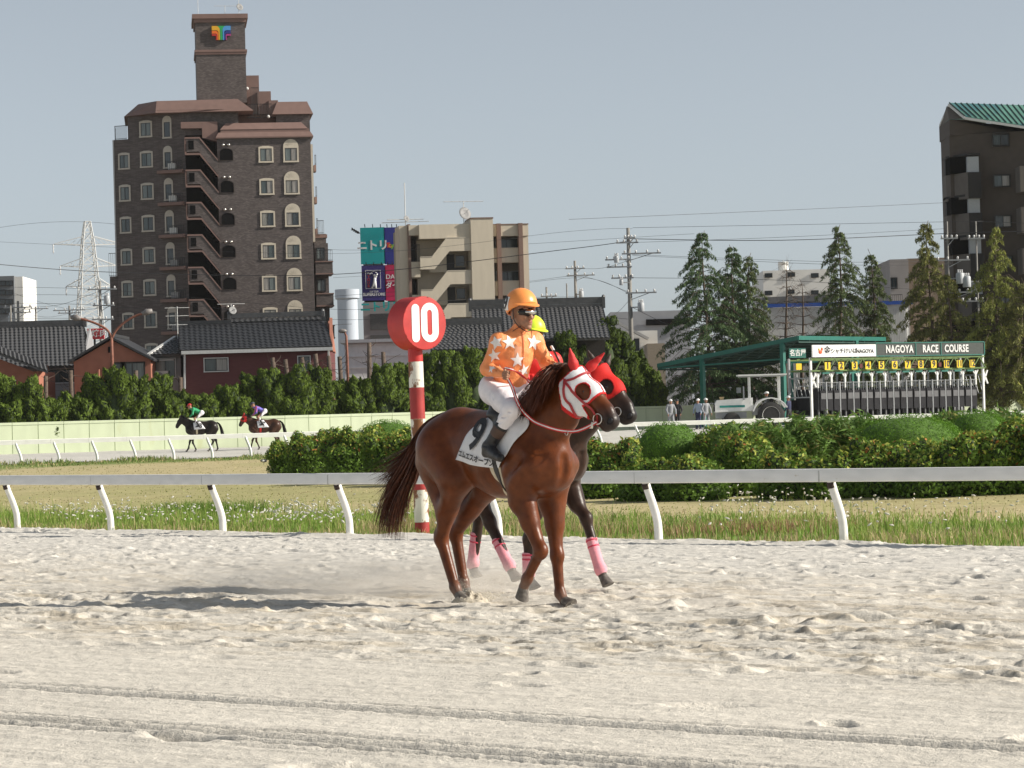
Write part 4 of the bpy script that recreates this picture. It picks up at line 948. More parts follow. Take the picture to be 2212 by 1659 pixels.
LM = ['cut by the left picture edge', 'below the long roof at the far left', 'below the brown verge corner', 'left of the salmon house', 'under the left eave of the salmon house', 'below the salmon gable', 'at the foot of the double street lamp', 'under the salmon house window', 'under the small grey link house', 'at the left end of the maroon house', 'left of the maroon house window', 'under the white framed maroon house window', 'right of the white framed maroon house window', 'below the first lopped trunks', 'below the leaning lopped trunks', 'at the right end of the maroon house', 'beside the slim rusty lamp', 'under the white slatted shed', 'just left of the round red sign', 'directly behind the marker post', 'just right of the marker post', 'below the lower grey roof', 'left of the orange jockey', 'behind the orange jockey back', 'hidden behind the orange jockey', 'behind the neon capped jockey']
for i, (px, pt) in enumerate(prof): juniper(px, pt + (10 if px < 800 else 0), 38 + 6 * math.sin(i * 2.1), 2.2 + .8 * math.sin(i * 1.7), 300 + i, 'tall back row juniper ' + LM[i])
FM = ['at the left edge', 'second from the left edge', 'below the salmon house', 'below the street lamp', 'left of the black far horse', 'right behind the green jockey', 'between the two far jockeys', 'behind the far red hooded horse', 'right of the far red hooded horse', 'above the left end of the hedge', 'left of the marker post', 'right of the marker post']
for i, (px, pt) in enumerate(((20, 872), (100, 868), (180, 862), (275, 862), (365, 862), (440, 858), (520, 858), (600, 852), (680, 850), (760, 852), (850, 850), (930, 846))): juniper(px, pt, 38, 1.7, 340 + i, 'low juniper leaning on the green wall ' + FM[i], 1.05)
CM = ['leftmost tip', 'short tip left of the peak', 'second tall tip', 'highest peak', 'tip right of the peak', 'lower right shoulder', 'rightmost low lobe', 'front base lobe', 'right base lobe']
for i, (px, pt, hw) in enumerate(((1222, 716, 34), (1252, 742, 30), (1284, 706, 34), (1317, 686, 34), (1350, 716, 36), (1385, 762, 34), (1412, 800, 26), (1300, 770, 50), (1362, 800, 46))): juniper(px, pt, hw, 1.5 + .6 * (i % 3), 360 + i, 'pointed dark juniper right of the riders, ' + CM[i] + ' of the clump', .8)
for i, (px, pt, q) in enumerate(((2160, 800, 'right of the starting gate'), (2200, 790, 'cut by the right picture edge'), (2140, 828, 'touching the right end of the gate'))): juniper(px, pt, 40, 1.5, 380 + i, 'dark juniper ' + q, .6)

def cedar(px, ptop, hw, pbase, Y, seed, label, col, bare=False, dens=1.0):
    """deodar cedar: straight trunk, drooping tiers of branches with hanging needle sprays"""
    rg = np.random.RandomState(seed); X = ux(px, ptop + 100, Y); zb = g1(X, Y); zt = hz(px, ptop, Y); H = zt - zb; W = hw * Y / FPX; z0 = hz(px, pbase, Y) - zb
    root = thing('cedar_tree' if not bare else 'bare_tree', label, 'tree', (X, Y, zb), group=None)
    sway = lambda z: np3(.12 * math.sin(z * .5 + seed), .1 * math.cos(z * .4), z)
    tr = [tuple(sway(H * k / 10)) for k in range(10)]; tip = sway(H * .96); tr += [tuple(tip), tuple(tip + np3(.18 * (1 if seed % 2 else -1), 0, H * .04))]
    MB().tube(tr, [max(.018, .20 * (1 - k / 11)) for k in range(12)], 7).build('trunk', BARK, root, smooth=True)
    br = MB(); P_ = []; N_ = []; z = max(.6, z0)
    while z < H * .985:
        t = (z - z0) / max(.1, H - z0); t = max(0, t); L0 = W * (1 - t) ** .70 * 1.15 + .15
        for k in range(rg.randint(4, 7)):
            an = rg.uniform(0, 6.28); L_ = L0 * rg.uniform(.55, 1.12); rise = .28 * (1 - .6 * (1 - t)); d = np3(math.cos(an), math.sin(an), 0); b0 = sway(z); m1 = b0 + d * L_ * .55 + np3(0, 0, L_ * rise * .55); e = b0 + d * L_ + np3(0, 0, L_ * rise * .55 - L_ * .40)
            br.tube([tuple(b0), tuple(m1), tuple(e)], [.035 * (1 - t) + .012, .018, .006], 4, cap=False)
            if bare:
                for q in range(5):
                    u = rg.uniform(.3, 1); c = b0 * (1 - u) ** 2 + 2 * u * (1 - u) * m1 + u * u * e; br.tube([tuple(c), tuple(c + d * .3 + rg.normal(0, .25, 3))], [.010, .004], 3, cap=False)
                continue
            n = int((62 * L_ + 10) * dens); u = rg.uniform(.12, 1, n) ** .75; c = ((1 - u) ** 2)[:, None] * b0 + (2 * u * (1 - u))[:, None] * m1 + (u * u)[:, None] * e; sd = np.cross(d, np3(0, 0, 1)); off = rg.normal(0, .10, n) * (1 - .4 * u) * (.5 + .5 * L_); c = c + sd * off[:, None] + np3(0, 0, 1) * (rg.uniform(-.16, .03, n) * (.6 + u) - .20 * np.abs(off))[:, None]
            P_.append(c); N_.append(np.tile(np3(0, 0, 1), (n, 1)) + rg.normal(0, .5, (n, 3)))
        z += rg.uniform(.24, .44) * (1.0 if not bare else 1.6)
    br.build('branches', BARK, root)
    if bare: return
    P_ = np.concatenate(P_); N_ = np.concatenate(N_); v, f = leaf_quads(P_, N_, .30, rg, .22, .5, 1.1); c = np.array(col) * rg.uniform(.6, 1.35, (len(P_), 1)); hi = (rg.uniform(0, 1, (len(P_), 1)) < .15); c = np.where(hi, c * np.array([1.5, 1.35, 1.2]), c)
    np_mesh('crown', v, f, CONM, root, attr={'col': np.repeat(c, 4, 0)})
DG = (.10, .155, .07); OG = (.19, .20, .07)
for a in ((1522, 498, 118, 850, 196, 401, 'tallest dark cedar left of the white corrugated shed', DG), (1585, 528, 92, 850, 198, 402, 'dark cedar standing just right of the tallest dark cedar', DG), (1618, 546, 74, 850, 200, 403, 'slim pale tipped cedar at the right of the dark cedar group', (.13, .17, .07)),
          (1812, 485, 86, 850, 196, 405, 'slender cedar above the name board of the starting gate', (.125, .165, .07)), (1884, 537, 62, 850, 198, 406, 'small thin cedar between the slender cedar and the grey block', (.125, .165, .07)), (2006, 476, 92, 850, 192, 407, 'thin topped olive cedar left of the twin transformer pole', OG), (2052, 590, 84, 850, 190, 408, 'wide olive cedar in front of the twin transformer pole', OG), (2152, 487, 100, 850, 190, 409, 'bright olive cedar right of the twin transformer pole', (.21, .235, .065)), (2215, 600, 95, 850, 189, 410, 'olive cedar cut by the right edge of the picture', OG)): cedar(*a)
cedar(1697, 562, 40, 770, 202, 411, 'leafless brown tree in front of the white corrugated shed', None, True); cedar(1732, 602, 44, 770, 201, 412, 'smaller leafless tree right of the taller leafless one', None, True)
# lopped trunks and brushwood sticking out of the hedge
for i, (px, pt, lean) in enumerate(((608, 772, -.5), (630, 776, -.4), (662, 772, -.35), (695, 764, -.3), (718, 768, -.2), (738, 770, -.15), (800, 740, .1), (833, 760, -.1), (388, 815, .05), (300, 800, .1), (158, 800, 0), (96, 812, .1))):
    Xg = ux(px, 800, 176); Yg = 174 + (i % 3); zb = g1(Xg, Yg); zt = hz(px, pt, Yg); root = thing('lopped_trunk', 'bare lopped tree trunk ' + ('leftmost of the five below the maroon eave', 'second of the five below the maroon eave', 'third of the five below the maroon eave', 'fourth of the five below the maroon eave', 'last of the five below the maroon eave', 'left of the slim rusty lamp', 'tallest, below the pale round tower', 'left of the round red sign', 'between grey link house and maroon house', 'in front of the salmon house window', 'left of the salmon house', 'below the brown verge corner')[i], 'trunk', (Xg, Yg, zb), group='lopped trunks above the junipers'); H = zt - zb
    MB().tube([(0, 0, 0), (lean * .2, 0, H * .55), (lean * .75, 0, H)], [.17, .15, .13], 8).build('trunk', BARK, root, smooth=True); mb = MB(); r_ = random.Random(i)
    for k in range(16): 
        z = H * r_.uniform(.5, .95); d = Vector((r_.uniform(-1, 1), r_.uniform(-1, 1), r_.uniform(-.2, .8))); p = Vector((lean * .7 * (z / H), 0, z)); mb.tube([p, p + d * .5, p + d * .9 + Vector((r_.gauss(0, .2), 0, r_.gauss(0, .2)))], [.025, .014, .006], 4, cap=False)
    mb.build('twigs', BARK, root)
# ================================================================== far blocks
def frame_at(px, Y, name, label, cat, yaw=0.0, z=None):
    X = ux(px, 880, Y); return thing(name, label, cat, (X, Y, .3 if z is None else z), R(yaw))
TILE = None
def tile_mat():
    m = bpy.data.materials.new('brown_brick_tile'); m.use_nodes = True; t = m.node_tree; N = t.nodes; L = t.links; p = N['Principled BSDF']; p.inputs['Roughness'].default_value = .7; p.inputs['Specular IOR Level'].default_value = .3
    tc = N.new('ShaderNodeTexCoord'); sp = N.new('ShaderNodeSeparateXYZ'); L.new(tc.outputs['Object'], sp.inputs[0]); ad = N.new('ShaderNodeMath'); ad.operation = 'ADD'; L.new(sp.outputs[0], ad.inputs[0]); L.new(sp.outputs[1], ad.inputs[1])
    cb = N.new('ShaderNodeCombineXYZ'); L.new(ad.outputs[0], cb.inputs[0]); L.new(sp.outputs[2], cb.inputs[1])
    br = N.new('ShaderNodeTexBrick'); br.inputs['Scale'].default_value = 1.0; br.inputs['Brick Width'].default_value = .24; br.inputs['Row Height'].default_value = .085; br.inputs['Mortar Size'].default_value = .012
    br.inputs['Color1'].default_value = (.092, .077, .075, 1); br.inputs['Color2'].default_value = (.168, .142, .135, 1); br.inputs['Mortar'].default_value = (.095, .08, .074, 1); br.inputs['Bias'].default_value = -.25; L.new(cb.outputs[0], br.inputs['Vector'])
    nz = N.new('ShaderNodeTexNoise'); nz.inputs['Scale'].default_value = 1.4; nz.inputs['Detail'].default_value = 5; L.new(tc.outputs['Object'], nz.inputs['Vector'])
    mr = N.new('ShaderNodeMapRange'); mr.inputs['From Min'].default_value = .3; mr.inputs['From Max'].default_value = .7; mr.inputs['To Min'].default_value = .85; mr.inputs['To Max'].default_value = 1.12; L.new(nz.outputs['Fac'], mr.inputs['Value'])
    sc = N.new('ShaderNodeVectorMath'); sc.operation = 'SCALE'; L.new(br.outputs['Color'], sc.inputs[0]); L.new(mr.outputs[0], sc.inputs['Scale']); L.new(sc.outputs[0], p.inputs['Base Color'])
    bp = N.new('ShaderNodeBump'); bp.inputs['Strength'].default_value = .6; bp.inputs['Distance'].default_value = .03; L.new(br.outputs['Color'], bp.inputs['Height']); L.new(bp.outputs[0], p.inputs['Normal']); return m
TILE = tile_mat(); TRIM = mat('terracotta_trim', (.205, .128, .108), .7, .06, 2, bump=.05); CRF = mat('cream_window_frame', (.58, .52, .42), .7, .05, 4); DKI = mat('interior_shade', (.008, .0075, .008), .95, .2, spec=.05); SASH = mat('black_sash', (.02, .02, .02), .4, .1)  # DKI: near-black colour standing in for the shade inside openings
RAILK = mat('dark_iron', (.015, .014, .014), .5, .2); ACW = mat('white_appliance', (.62, .62, .60), .5, .05)
def glass_mat(name, a, b, seed):
    m = mat(name, a, .12, .35, 1.1, spec=.8, coord='Object', stretch=(3.0, 3.0, .15)); return m
GLS = [mat('curtained_glass_%d' % i, c, .15, .25, 5.0, spec=.7, stretch=(2.5, 2.5, .2)) for i, c in enumerate(((.13, .155, .15), (.24, .23, .20), (.06, .08, .08), (.28, .26, .235), (.035, .045, .05)))]
def window(parent, x, y, z, w_, h, n=(0, -1), arch=False, frame=.14, m=CRF, gi=None, sill=True, deep=.10, panes=2):
    """a sash window in a wall: n is the outward normal in plan; (x, y, z) is the centre of the opening on the wall face"""
    n = Vector((n[0], n[1], 0)).normalized(); a = Vector((-n.y, n.x, 0)); c = Vector((x, y, z)); up = Vector((0, 0, 1)); o = thing_part('window', parent)
    P_ = lambda u, v_, d: c + a * u + up * v_ + n * d
    def slab(u0, u1, v0, v1, d0, d1, mb):
        vs = [P_(u, v_, d) for d in (d0, d1) for u, v_ in ((u0, v0), (u1, v0), (u1, v1), (u0, v1))]; mb.add(vs, [(3, 2, 1, 0), (4, 5, 6, 7), (0, 1, 5, 4), (1, 2, 6, 5), (2, 3, 7, 6), (3, 0, 4, 7)])
    H, W = h / 2, w_ / 2; f = frame; mb = MB()
    slab(-W - f, -W, -H - f, H + f, -.02, .07, mb); slab(W, W + f, -H - f, H + f, -.02, .07, mb); slab(-W, W, H, H + f, -.02, .068, mb); slab(-W - f * 1.15, W + f * 1.15, -H - f, -H, -.02, .11, mb)
    if not arch and frame > .08: mb.prism([(-W - f, H + f), (W + f, H + f), (W * .5, H + f + .09), (-W * .5, H + f + .09)], .07, c - n * .02, a, up, n)
    if arch:
        k = 12; pts = [(-W - f, H + f)] + [((W + f) * math.cos(math.pi - math.pi * i / k), H + f * .9 + (W + f) * 1.0 * math.sin(math.pi * i / k)) for i in range(k + 1)] + [(W + f, H + f)]
        mb.prism(pts[1:-1], .075, c - n * .02, a, up, n)
        for i in range(1, 6): an = math.pi * i / 6; mb.prism([(-.012 + .2 * math.cos(an), H + f + .2 * math.sin(an)), (.012 + .2 * math.cos(an), H + f + .2 * math.sin(an)), (.012 + W * .95 * math.cos(an), H + f + W * .95 * math.sin(an)), (-.012 + W * .95 * math.cos(an), H + f + W * .95 * math.sin(an))], .088, c - n * .02, a, up, n)
    mb.build('window_frame', m, o)
    sb = MB(); slab(-W, W, -H, -H + .05, .0, .04, sb); slab(-W, W, H - .05, H, .0, .04, sb); slab(-W, -W + .05, -H + .05, H - .05, .0, .04, sb); slab(W - .05, W, -H + .05, H - .05, .0, .04, sb)
    if panes == 2: slab(-.03, .03, -H + .05, H - .05, .0, .045, sb)
    sb.build('sash', SASH, o)
    for k in range(panes):
        g = MB(); u0 = -W + .05 if k == 0 else .03; u1 = (-.03 if panes == 2 else W - .05) if k == 0 else W - .05; slab(u0, u1, -H + .05, H - .05, -.005, .02, g); g.build('pane', GLS[gi[k % len(gi)] if gi else rnd.randrange(5)], o)
    return o
def thing_part(name, parent):
    o = bpy.data.objects.new(name, None); COL.objects.link(o); o.parent = parent; o.empty_display_size = .1; return o
def bars(parent, a, b, h, n, m=RAILK, r=.02, name='balcony_railing'):
    a, b = Vector(a), Vector(b); mb = MB(); mb.beam(a + Vector((0, 0, h)), b + Vector((0, 0, h)), .05, .05); mb.beam(a + Vector((0, 0, .08)), b + Vector((0, 0, .08)), .04, .04)
    for i in range(n + 1): p = a.lerp(b, i / n); mb.beam(p, p + Vector((0, 0, h)), r, r)
    return mb.build(name, m, parent)
def dish(root, p, r, face=(.5, -.8, .3)):
    f = Vector(face).normalized(); M = f.to_track_quat('Z', 'Y').to_matrix(); mb = MB(); mb.lathe([(.02, -.12 * r), (r * .6, -.06 * r), (r, .08 * r), (r * .98, .11 * r), (r * .55, -.0), (.02, -.05 * r)], 16, p, M); mb.bar(p, Vector(p) - f * .25, .025); mb.bar(Vector(p) - f * .02, Vector(p) + f * r * .8, .012, 4); return mb
def aerial(name, label, px, ptop, pbase, Y, arms, dish_r=None, th=.022):
    """roof aerial: mast with yagi arms; arms: [(height fraction, boom length, elements, direction)]"""
    b = at(px, pbase, Y); t = at(px, ptop, Y); root = thing(name, label, 'antenna', b); H = t.z - b.z
    MB().bar((0, 0, -.3), (0, 0, H), th, 5).build('mast', ACW, root)
    for fz, L_, ne, dr in arms:
        mb = MB(); d = Vector((math.cos(dr), math.sin(dr), 0)); s_ = Vector((-d.y, d.x, 0)); c = Vector((0, 0, H * fz)); mb.bar(c - d * L_ * .5, c + d * L_ * .5, th * .7, 4)
        for i in range(ne): p = c - d * L_ * .5 + d * L_ * i / max(1, ne - 1); mb.bar(p - s_ * .35, p + s_ * .35, th * .5, 4)
        mb.build('yagi', ACW, root)
    if dish_r: dish(root, (0.1, -.1, .6), dish_r * .8).build('dish', mat('grey_dish', (.22, .22, .22), .6, .1), root, smooth=True)
    return root
def make_tower():
    Y = 256.0; s_ = FPX / Y
    root = frame_at(470, Y, 'apartment_tower', 'tall dark brown tiled apartment tower with zigzag outside stairs', 'building', 7.0)
    # local axes: x right along the facade, y away from the viewer, z up; u() turns picture columns into local x, zz() picture rows into height
    O = root.location; cr, sr = math.cos(R(7)), math.sin(R(7))
    def u(px, py=500, yl=0.0):
        x = 0.0
        for _ in range(3): x = (at(px, py, Y + yl * cr + x * sr).x - O.x + yl * sr) / cr
        return x
    def zz(py, px=470, yl=0.0): return at(px, py, Y + yl).z - O.z
    ZB = -.5; fl = 2.915                                    # storey height
    zt_main = zz(297, 560); x0, x1 = u(474, 500), u(676, 500)
    # right part: the lit face
    W = MB().bb(x0, x1, 0, 11, ZB, zt_main).build('right_wing_wall', TILE, root)
    def trim(x0, x1, y0, y1, z0, z1, name='cornice'): return MB().bb(x0, x1, y0, y1, z0, z1).build(name, TRIM, root)
    zc = zz(297, 560); zc2 = zz(278, 560); zc3 = zz(264, 560)
    def mansard(xa, xb, ya, yb, z0, z1, ins, name='parapet'):
        vs = [(xa, ya, z0), (xb, ya, z0), (xb, yb, z0), (xa, yb, z0), (xa + ins, ya + ins, z1), (xb - ins, ya + ins, z1), (xb - ins, yb, z1), (xa + ins, yb, z1)]; return MB().add(vs, [(0, 1, 5, 4), (1, 2, 6, 5), (2, 3, 7, 6), (3, 0, 4, 7), (4, 5, 6, 7), (3, 2, 1, 0)]).build(name, TRIM, root)
    trim(x0 - .1, x1 + .25, -.25, 10, zc + .002, zc + .12); mansard(x0 - .1, x1 + .25, -.25, 10, zc + .122, zz(284, 560), .25); trim(x0 + .35, x1 - .1, .25, 9, zz(284, 560) + .002, zz(277, 560)); mansard(x0 + .3, x1 - .2, .2, 9, zz(277, 560) + .002, zz(262, 560), .55)
    # left, slightly turned away wing in shade, with the chamfer
    xl0, xl1 = u(251, 500, 3.6), u(352, 500, 2); ang = R(26)
    d = Vector((-math.cos(ang), math.sin(ang), 0)); p1 = Vector((u(405, 500, 1.2), 1.2, 0)); L_ = (p1.x - xl0) / math.cos(ang); p0 = p1 + d * L_; nrm_ = Vector((-math.sin(ang), -math.cos(ang), 0))
    zl = zz(300, 300, 2.8); zl2 = zz(247, 400, 2.0)
    MB().prism([(p0.x, p0.y), (p1.x, p1.y), (p1.x + .02, 5.2), (x0 + .1, 5.2), (x0 + .1, 12), (p0.x, p0.y + 8)], zl - ZB, (0, 0, ZB), (1, 0, 0), (0, 1, 0), (0, 0, 1)).build('left_wing_wall', TILE, root)
    q0 = p1 + d * (L_ * .80)
    MB().prism([(q0.x, q0.y), (p1.x, p1.y), (x0 + 2, 1.2), (x0 + 2, 12), (q0.x, q0.y + 8)], zl2 - zl, (0, 0, zl + .002), (1, 0, 0), (0, 1, 0), (0, 0, 1)).build('upper_left_wall', TILE, root)
    MB().prism([(q0.x, q0.y), (p1.x, p1.y), (x0 + 2, 1.2), (x0 + 2, 12), (q0.x, q0.y + 8)], .001, (0, 0, zl2), (1, 0, 0), (0, 1, 0), (0, 0, 1)).build('ceiling_slab', TRIM, root)
    # big sloping brown parapet on top
    za, zb_ = zz(247, 400, 2.0), zz(219, 400, 2.0)
    e = .35; A = [Vector((q0.x - .3, q0.y - .2, 0)), p1 + Vector((-2.6, -.4, 0)) + d * 0, Vector((u(548, 240), .0, 0)), Vector((u(548, 240), 10, 0)), Vector((q0.x - .3, q0.y + 8, 0))]; ins = [Vector((1.3, .6, 0)), Vector((.15, .9, 0)), Vector((-1.4, .9, 0)), Vector((-1.4, -.5, 0)), Vector((1.3, -.5, 0))]
    n = len(A); vs = [v + Vector((0, 0, za + .003)) for v in A] + [v + i_ + Vector((0, 0, zb_)) for v, i_ in zip(A, ins)]; MB().add(vs, [list(range(n))[::-1], [n + i for i in range(n)]] + [(i, (i + 1) % n, n + (i + 1) % n, n + i) for i in range(n)]).build('parapet', TRIM, root)
    trim(u(300, 260), u(530, 260), .35, .5, zz(237, 400), zz(240, 400) + .12, 'parapet_rib')
    # right upper storey block with its own parapet
    xr0, xr1 = u(596, 250, 3), u(669, 250, 3); MB().bb(xr0, xr1, 3, 11, zt_main, zz(245, 630, 3)).build('upper_right_wall', TILE, root); mansard(xr0 - .35, xr1 + .3, 2.6, 11, zz(245, 630, 3) + .002, zz(217, 630, 3), .5); trim(xr0, xr1 - .6, 2.75, 2.9, zz(236, 630), zz(236, 630) + .12, 'parapet_rib')
    # stepped link between the shaft and the right block
    for (a, b, c, e_, y0) in ((533, 560, 245, 162, 4.2), (556, 585, 245, 196, 3.6), (580, 600, 250, 215, 3.2)): MB().bb(u(a, 200, y0), u(b, 200, y0), y0, 8, zz(c, a, y0), zz(e_, a, y0)).build('stair_wall', TRIM, root)
    MB().bb(u(500, 240, 4), u(606, 240, 4), 4.4, 9, zt_main - .5, zz(236, 560, 4.4)).build('roof_link', TRIM, root)
    bars(root, (u(536, 240), 2.8, zz(247, 560)), (u(590, 240), 2.8, zz(247, 560)), 1.3, 16, name='roof_railing'); bars(root, (u(545, 210), 3.4, zz(236, 550)), (u(562, 210), 3.4, zz(236, 550)), 2.4, 6, name='roof_railing')
    # lift shaft with the coloured emblem
    sx0, sx1 = u(424, 130, 2.4), u(531, 130, 2.4); zs0, zs1 = zz(222, 470, 2.4), zz(48, 470, 2.4)
    MB().bb(sx0, sx1, 2.4, 8.5, zs0, zs1).build('lift_shaft', TILE, root); 
    for k, (pa, pb, ex) in enumerate(((48, 40, .12), (40, 30, .28), (112, 107, .14), (117, 112, .08))): trim(sx0 - ex, sx1 + ex, 2.4 - ex, 8.5 + ex, zz(pa, 470, 2.3) + .002, zz(pb, 470, 2.3) - .002, 'cornice')
    em = thing_part('emblem', root); ex, ez = u(478, 70, 2.2), zz(70, 478, 2.2); k_ = 1.0 / s_
    cols = [(.72, .38, .02), (.80, .16, .015), (.50, .03, .02)], [(.08, .30, .66), (.02, .035, .22), (.42, .04, .22)]
    for si, sd in enumerate((-1, 1)):
        for bi, (ya, yb, xo, xi) in enumerate(((14.5, 5.0, 3.2, 6.0), (3.8, -2.2, 6.6, 9.0), (-3.2, -7.0, 9.6, 11.8))):
            # outer edge: from (21, ya) inwards to a quarter turn, then down to the foot
            def q(cx, y, r):
                return [(cx + r * math.cos(t), y - r + r * math.sin(t)) for t in np.linspace(math.pi / 2, math.pi, 7)]
            ro, ri = max(2.5, 8 - bi * 2.5), max(1.0, 5.0 - bi * 2.0); top = [(20.5, ya)] + q(xo + ro, ya, ro) + [(xo, -16)]; bot = [(xi, -16)] + q(xi + ri, yb, ri)[::-1] + [(20.5, yb)]
            poly = [(sd * x * k_, y * k_) for x, y in top + bot]; poly = poly if sd > 0 else poly[::-1]
            MB().prism(poly, .25, (ex, 2.15, ez), (1, 0, 0), (0, 0, 1), (0, 1, 0)).build('emblem_band', mat('emblem_%d_%d' % (si, bi), cols[si][bi], .4, .03), em)
    MB().prism([(x * k_, y * k_) for x, y in ((-8, 14.5), (8, 14.5), (4.2, 10), (2.4, 5), (2.4, -16), (-2.4, -16), (-2.4, 5), (-4.2, 10))], .25, (ex, 2.15, ez), (1, 0, 0), (0, 0, 1), (0, 1, 0)).build('emblem_band', mat('emblem_green', (.02, .36, .10), .4, .03), em)
    # windows of the lit face; storey k counts down from the top
    zw = lambda k: zz(333, 580) - fl * k
    for k in range(7):
        z = zw(k)
        if k < 7:
            window(root, u(579, 500), 0, z, 1.05, 1.15, gi=[(0, 1), (2, 3), (1, 4), (3, 2), (3, 0), (3, 1), (0, 2)][k]); window(root, u(633, 500), 0, z, 1.10, 1.15, arch=True, gi=[(0, 3), (1, 3), (3, 4), (1, 2), (3, 0), (3, 1), (2, 2)][k])
        # small arched opening and pair of round vents
        c = u(493, 500); mb = MB(); w_, h_ = .58, .95; poly = [(-w_, -h_ / 2), (w_, -h_ / 2)] + [(w_ * math.cos(t), h_ / 2 - .25 + .35 * math.sin(t)) for t in np.linspace(0, math.pi, 9)]
        rc = MB().prism(poly, .04, (c, -.035, z + .05), (1, 0, 0), (0, 0, 1), (0, 1, 0)).build('opening', DKI, root)
        poly2 = [(x * 1.10, y * 1.08) for x, y in poly]; k2 = len(poly); vs = [(c + x, -.07, z + .05 + y) for x, y in poly2] + [(c + x, -.07, z + .05 + y) for x, y in poly]; MB().add(vs + [(x, .0, zz_) for x, y, zz_ in vs], [(i, (i + 1) % k2, k2 + (i + 1) % k2, k2 + i) for i in range(k2)] + [(i, (i + 1) % k2, 2 * k2 + (i + 1) % k2, 2 * k2 + i) for i in range(k2)] + [(k2 + i, k2 + (i + 1) % k2, 3 * k2 + (i + 1) % k2, 3 * k2 + i) for i in range(k2)]).build('opening_frame', mat('dark_brick_frame', (.04, .03, .026), .8, .2), root)
        for dx in (-.25, .25): MB().ell((c + dx, -.10, z + .95), (.13, .12, .13), 12, 8).build('vent', STEEL, root, smooth=True)
    # zigzag stairs between the wings
    xs0, xs1 = u(404, 500), u(475, 500); MB().bb(xs0, xs1 + .02, 4.6, 5.1, ZB, zz(262, 430)).build('stairwell_back', mat('stairwell_shade', (.03, .023, .021), .9, .1, spec=.1), root)  # deep recess shade put into the back wall's dark colour
    MB().prism([(xs0 - .3, zz(262, 420)), (u(470, 270), zz(262, 420)), (u(470, 270), zz(268, 420) - 1.6), (xs0 + 1.6, zz(268, 420) - 1.2), (xs0 + 1.6, zz(276, 420)), (xs0 - .3, zz(276, 420))], 1.2, (0, .6, 0), (1, 0, 0), (0, 0, 1), (0, 1, 0)).build('stair_head', TRIM, root)
    for k in range(7):
        z = zz(298, 404) - fl * k; dx = 0.0; a0 = xs0 + dx; b0 = a0 + 1.25; e0 = xs1 - .05; H = 1.45; drop = 2.05
        st = thing_part('stair_flight', root)
        MB().prism([(a0 + .02, z - H + .14), (b0, z - H + .14), (e0, z - H - drop + .14), (e0, z - drop - .1), (b0 + .12, z - .12), (a0 + .02, z - .12)], .22, (0, -.35, 0), (1, 0, 0), (0, 0, 1), (0, 1, 0)).build('balustrade', TILE, st)
        for o, t in ((0.0, .14), (-H + .0, .15)):
            MB().prism([(a0, z + o - t), (b0 + .05, z + o - t), (e0 + .04, z + o - drop - t), (e0 + .04, z + o - drop), (b0 + .1, z + o), (a0, z + o)], .34, (0, -.40, 0), (1, 0, 0), (0, 0, 1), (0, 1, 0)).build('stair_trim', TRIM, st)
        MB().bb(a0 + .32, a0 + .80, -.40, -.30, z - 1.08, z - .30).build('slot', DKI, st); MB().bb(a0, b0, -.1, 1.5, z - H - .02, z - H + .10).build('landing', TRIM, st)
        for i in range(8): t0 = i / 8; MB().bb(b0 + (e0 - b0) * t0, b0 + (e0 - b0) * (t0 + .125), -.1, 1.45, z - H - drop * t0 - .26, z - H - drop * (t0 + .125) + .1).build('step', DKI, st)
        MB().bb(a0 - .02, a0 + .14, -.35, 1.5, z - H, z - .1).build('side_balustrade', TRIM, st)
    # windows in the shaded left wing, its shade also put into the frame colour
    def onface(px, py): 
        # intersection of the picture column with the turned face
        xl = u(px, py, 2.6); t = (p1.x - xl) / math.cos(ang); return p1 + d * t
    for k in range(8):
        for px in (272, 321):
            if k == 0 and px == 272: continue
            if k == 0: z = zz(274, 321)
            else: z = zz(341 + (1.5 if px == 272 else -1), px) - fl * (k - 1) 
            pxx = px + (k - 1) * 1.4 if k else 319
            p = onface(px, 500); gi = [(0, 0), (2, 0), (0, 2), (2, 4), (0, 2), (2, 0), (4, 2), (0, 4)][k]
            window(root, p.x, p.y, z, .88 if px == 272 else 1.0, 1.18, n=(nrm_.x, nrm_.y), gi=gi, m=mat('shaded_cream_frame', (.50, .46, .40), .7, .05))
        p = onface(367, 500); z = (zz(339, 367) - fl * (k - 1)) - .1
        window(root, p.x, p.y, z if k else zz(276, 367), .62, 1.35, n=(nrm_.x, nrm_.y), arch=True, gi=(4, 4), panes=1, m=mat('shaded_cream_frame', (.50, .46, .40), .7, .05))
        if k: 
            q = onface(372, 500); b = thing_part('balcony', root); c = q + nrm_ * .5; M3 = Matrix.Rotation(-ang * 0 + math.atan2(-nrm_.x, -(-nrm_.y)) * 0, 3, 'Z'); t_ = -d
            mb = MB(); zf = z - 1.0; a_ = q - t_ * 1.0; b_ = q + t_ * 1.5
            MB().prism([(a_.x, a_.y), (a_.x + nrm_.x * .8, a_.y + nrm_.y * .8), (b_.x + nrm_.x * .8, b_.y + nrm_.y * .8), (b_.x, b_.y)], .28, (0, 0, zf - .3), (1, 0, 0), (0, 1, 0), (0, 0, 1)).build('slab', TRIM, b)
            bars(b, tuple(a_ + nrm_ * .75 + t_ * .9 + Vector((0, 0, zf))), tuple(b_ + nrm_ * .75 + Vector((0, 0, zf))), .75, 9, name='railing')
            ac = q + nrm_ * .45 + t_ * .35; MB().box((ac.x, ac.y, zf + .32), (.36, .14, .28), -ang).build('air_conditioner', ACW if k in (1, 2, 3) else mat('grey_appliance', (.3, .3, .3), .6, .1), b)
    bars(root, (p0.x + .1, p0.y, zl), (q0.x - .1, q0.y, zl), 1.25, 12, name='terrace_railing'); bars(root, (p0.x + .1, p0.y, zl), (p0.x + .1, p0.y + 3, zl), 1.25, 6, name='terrace_railing')
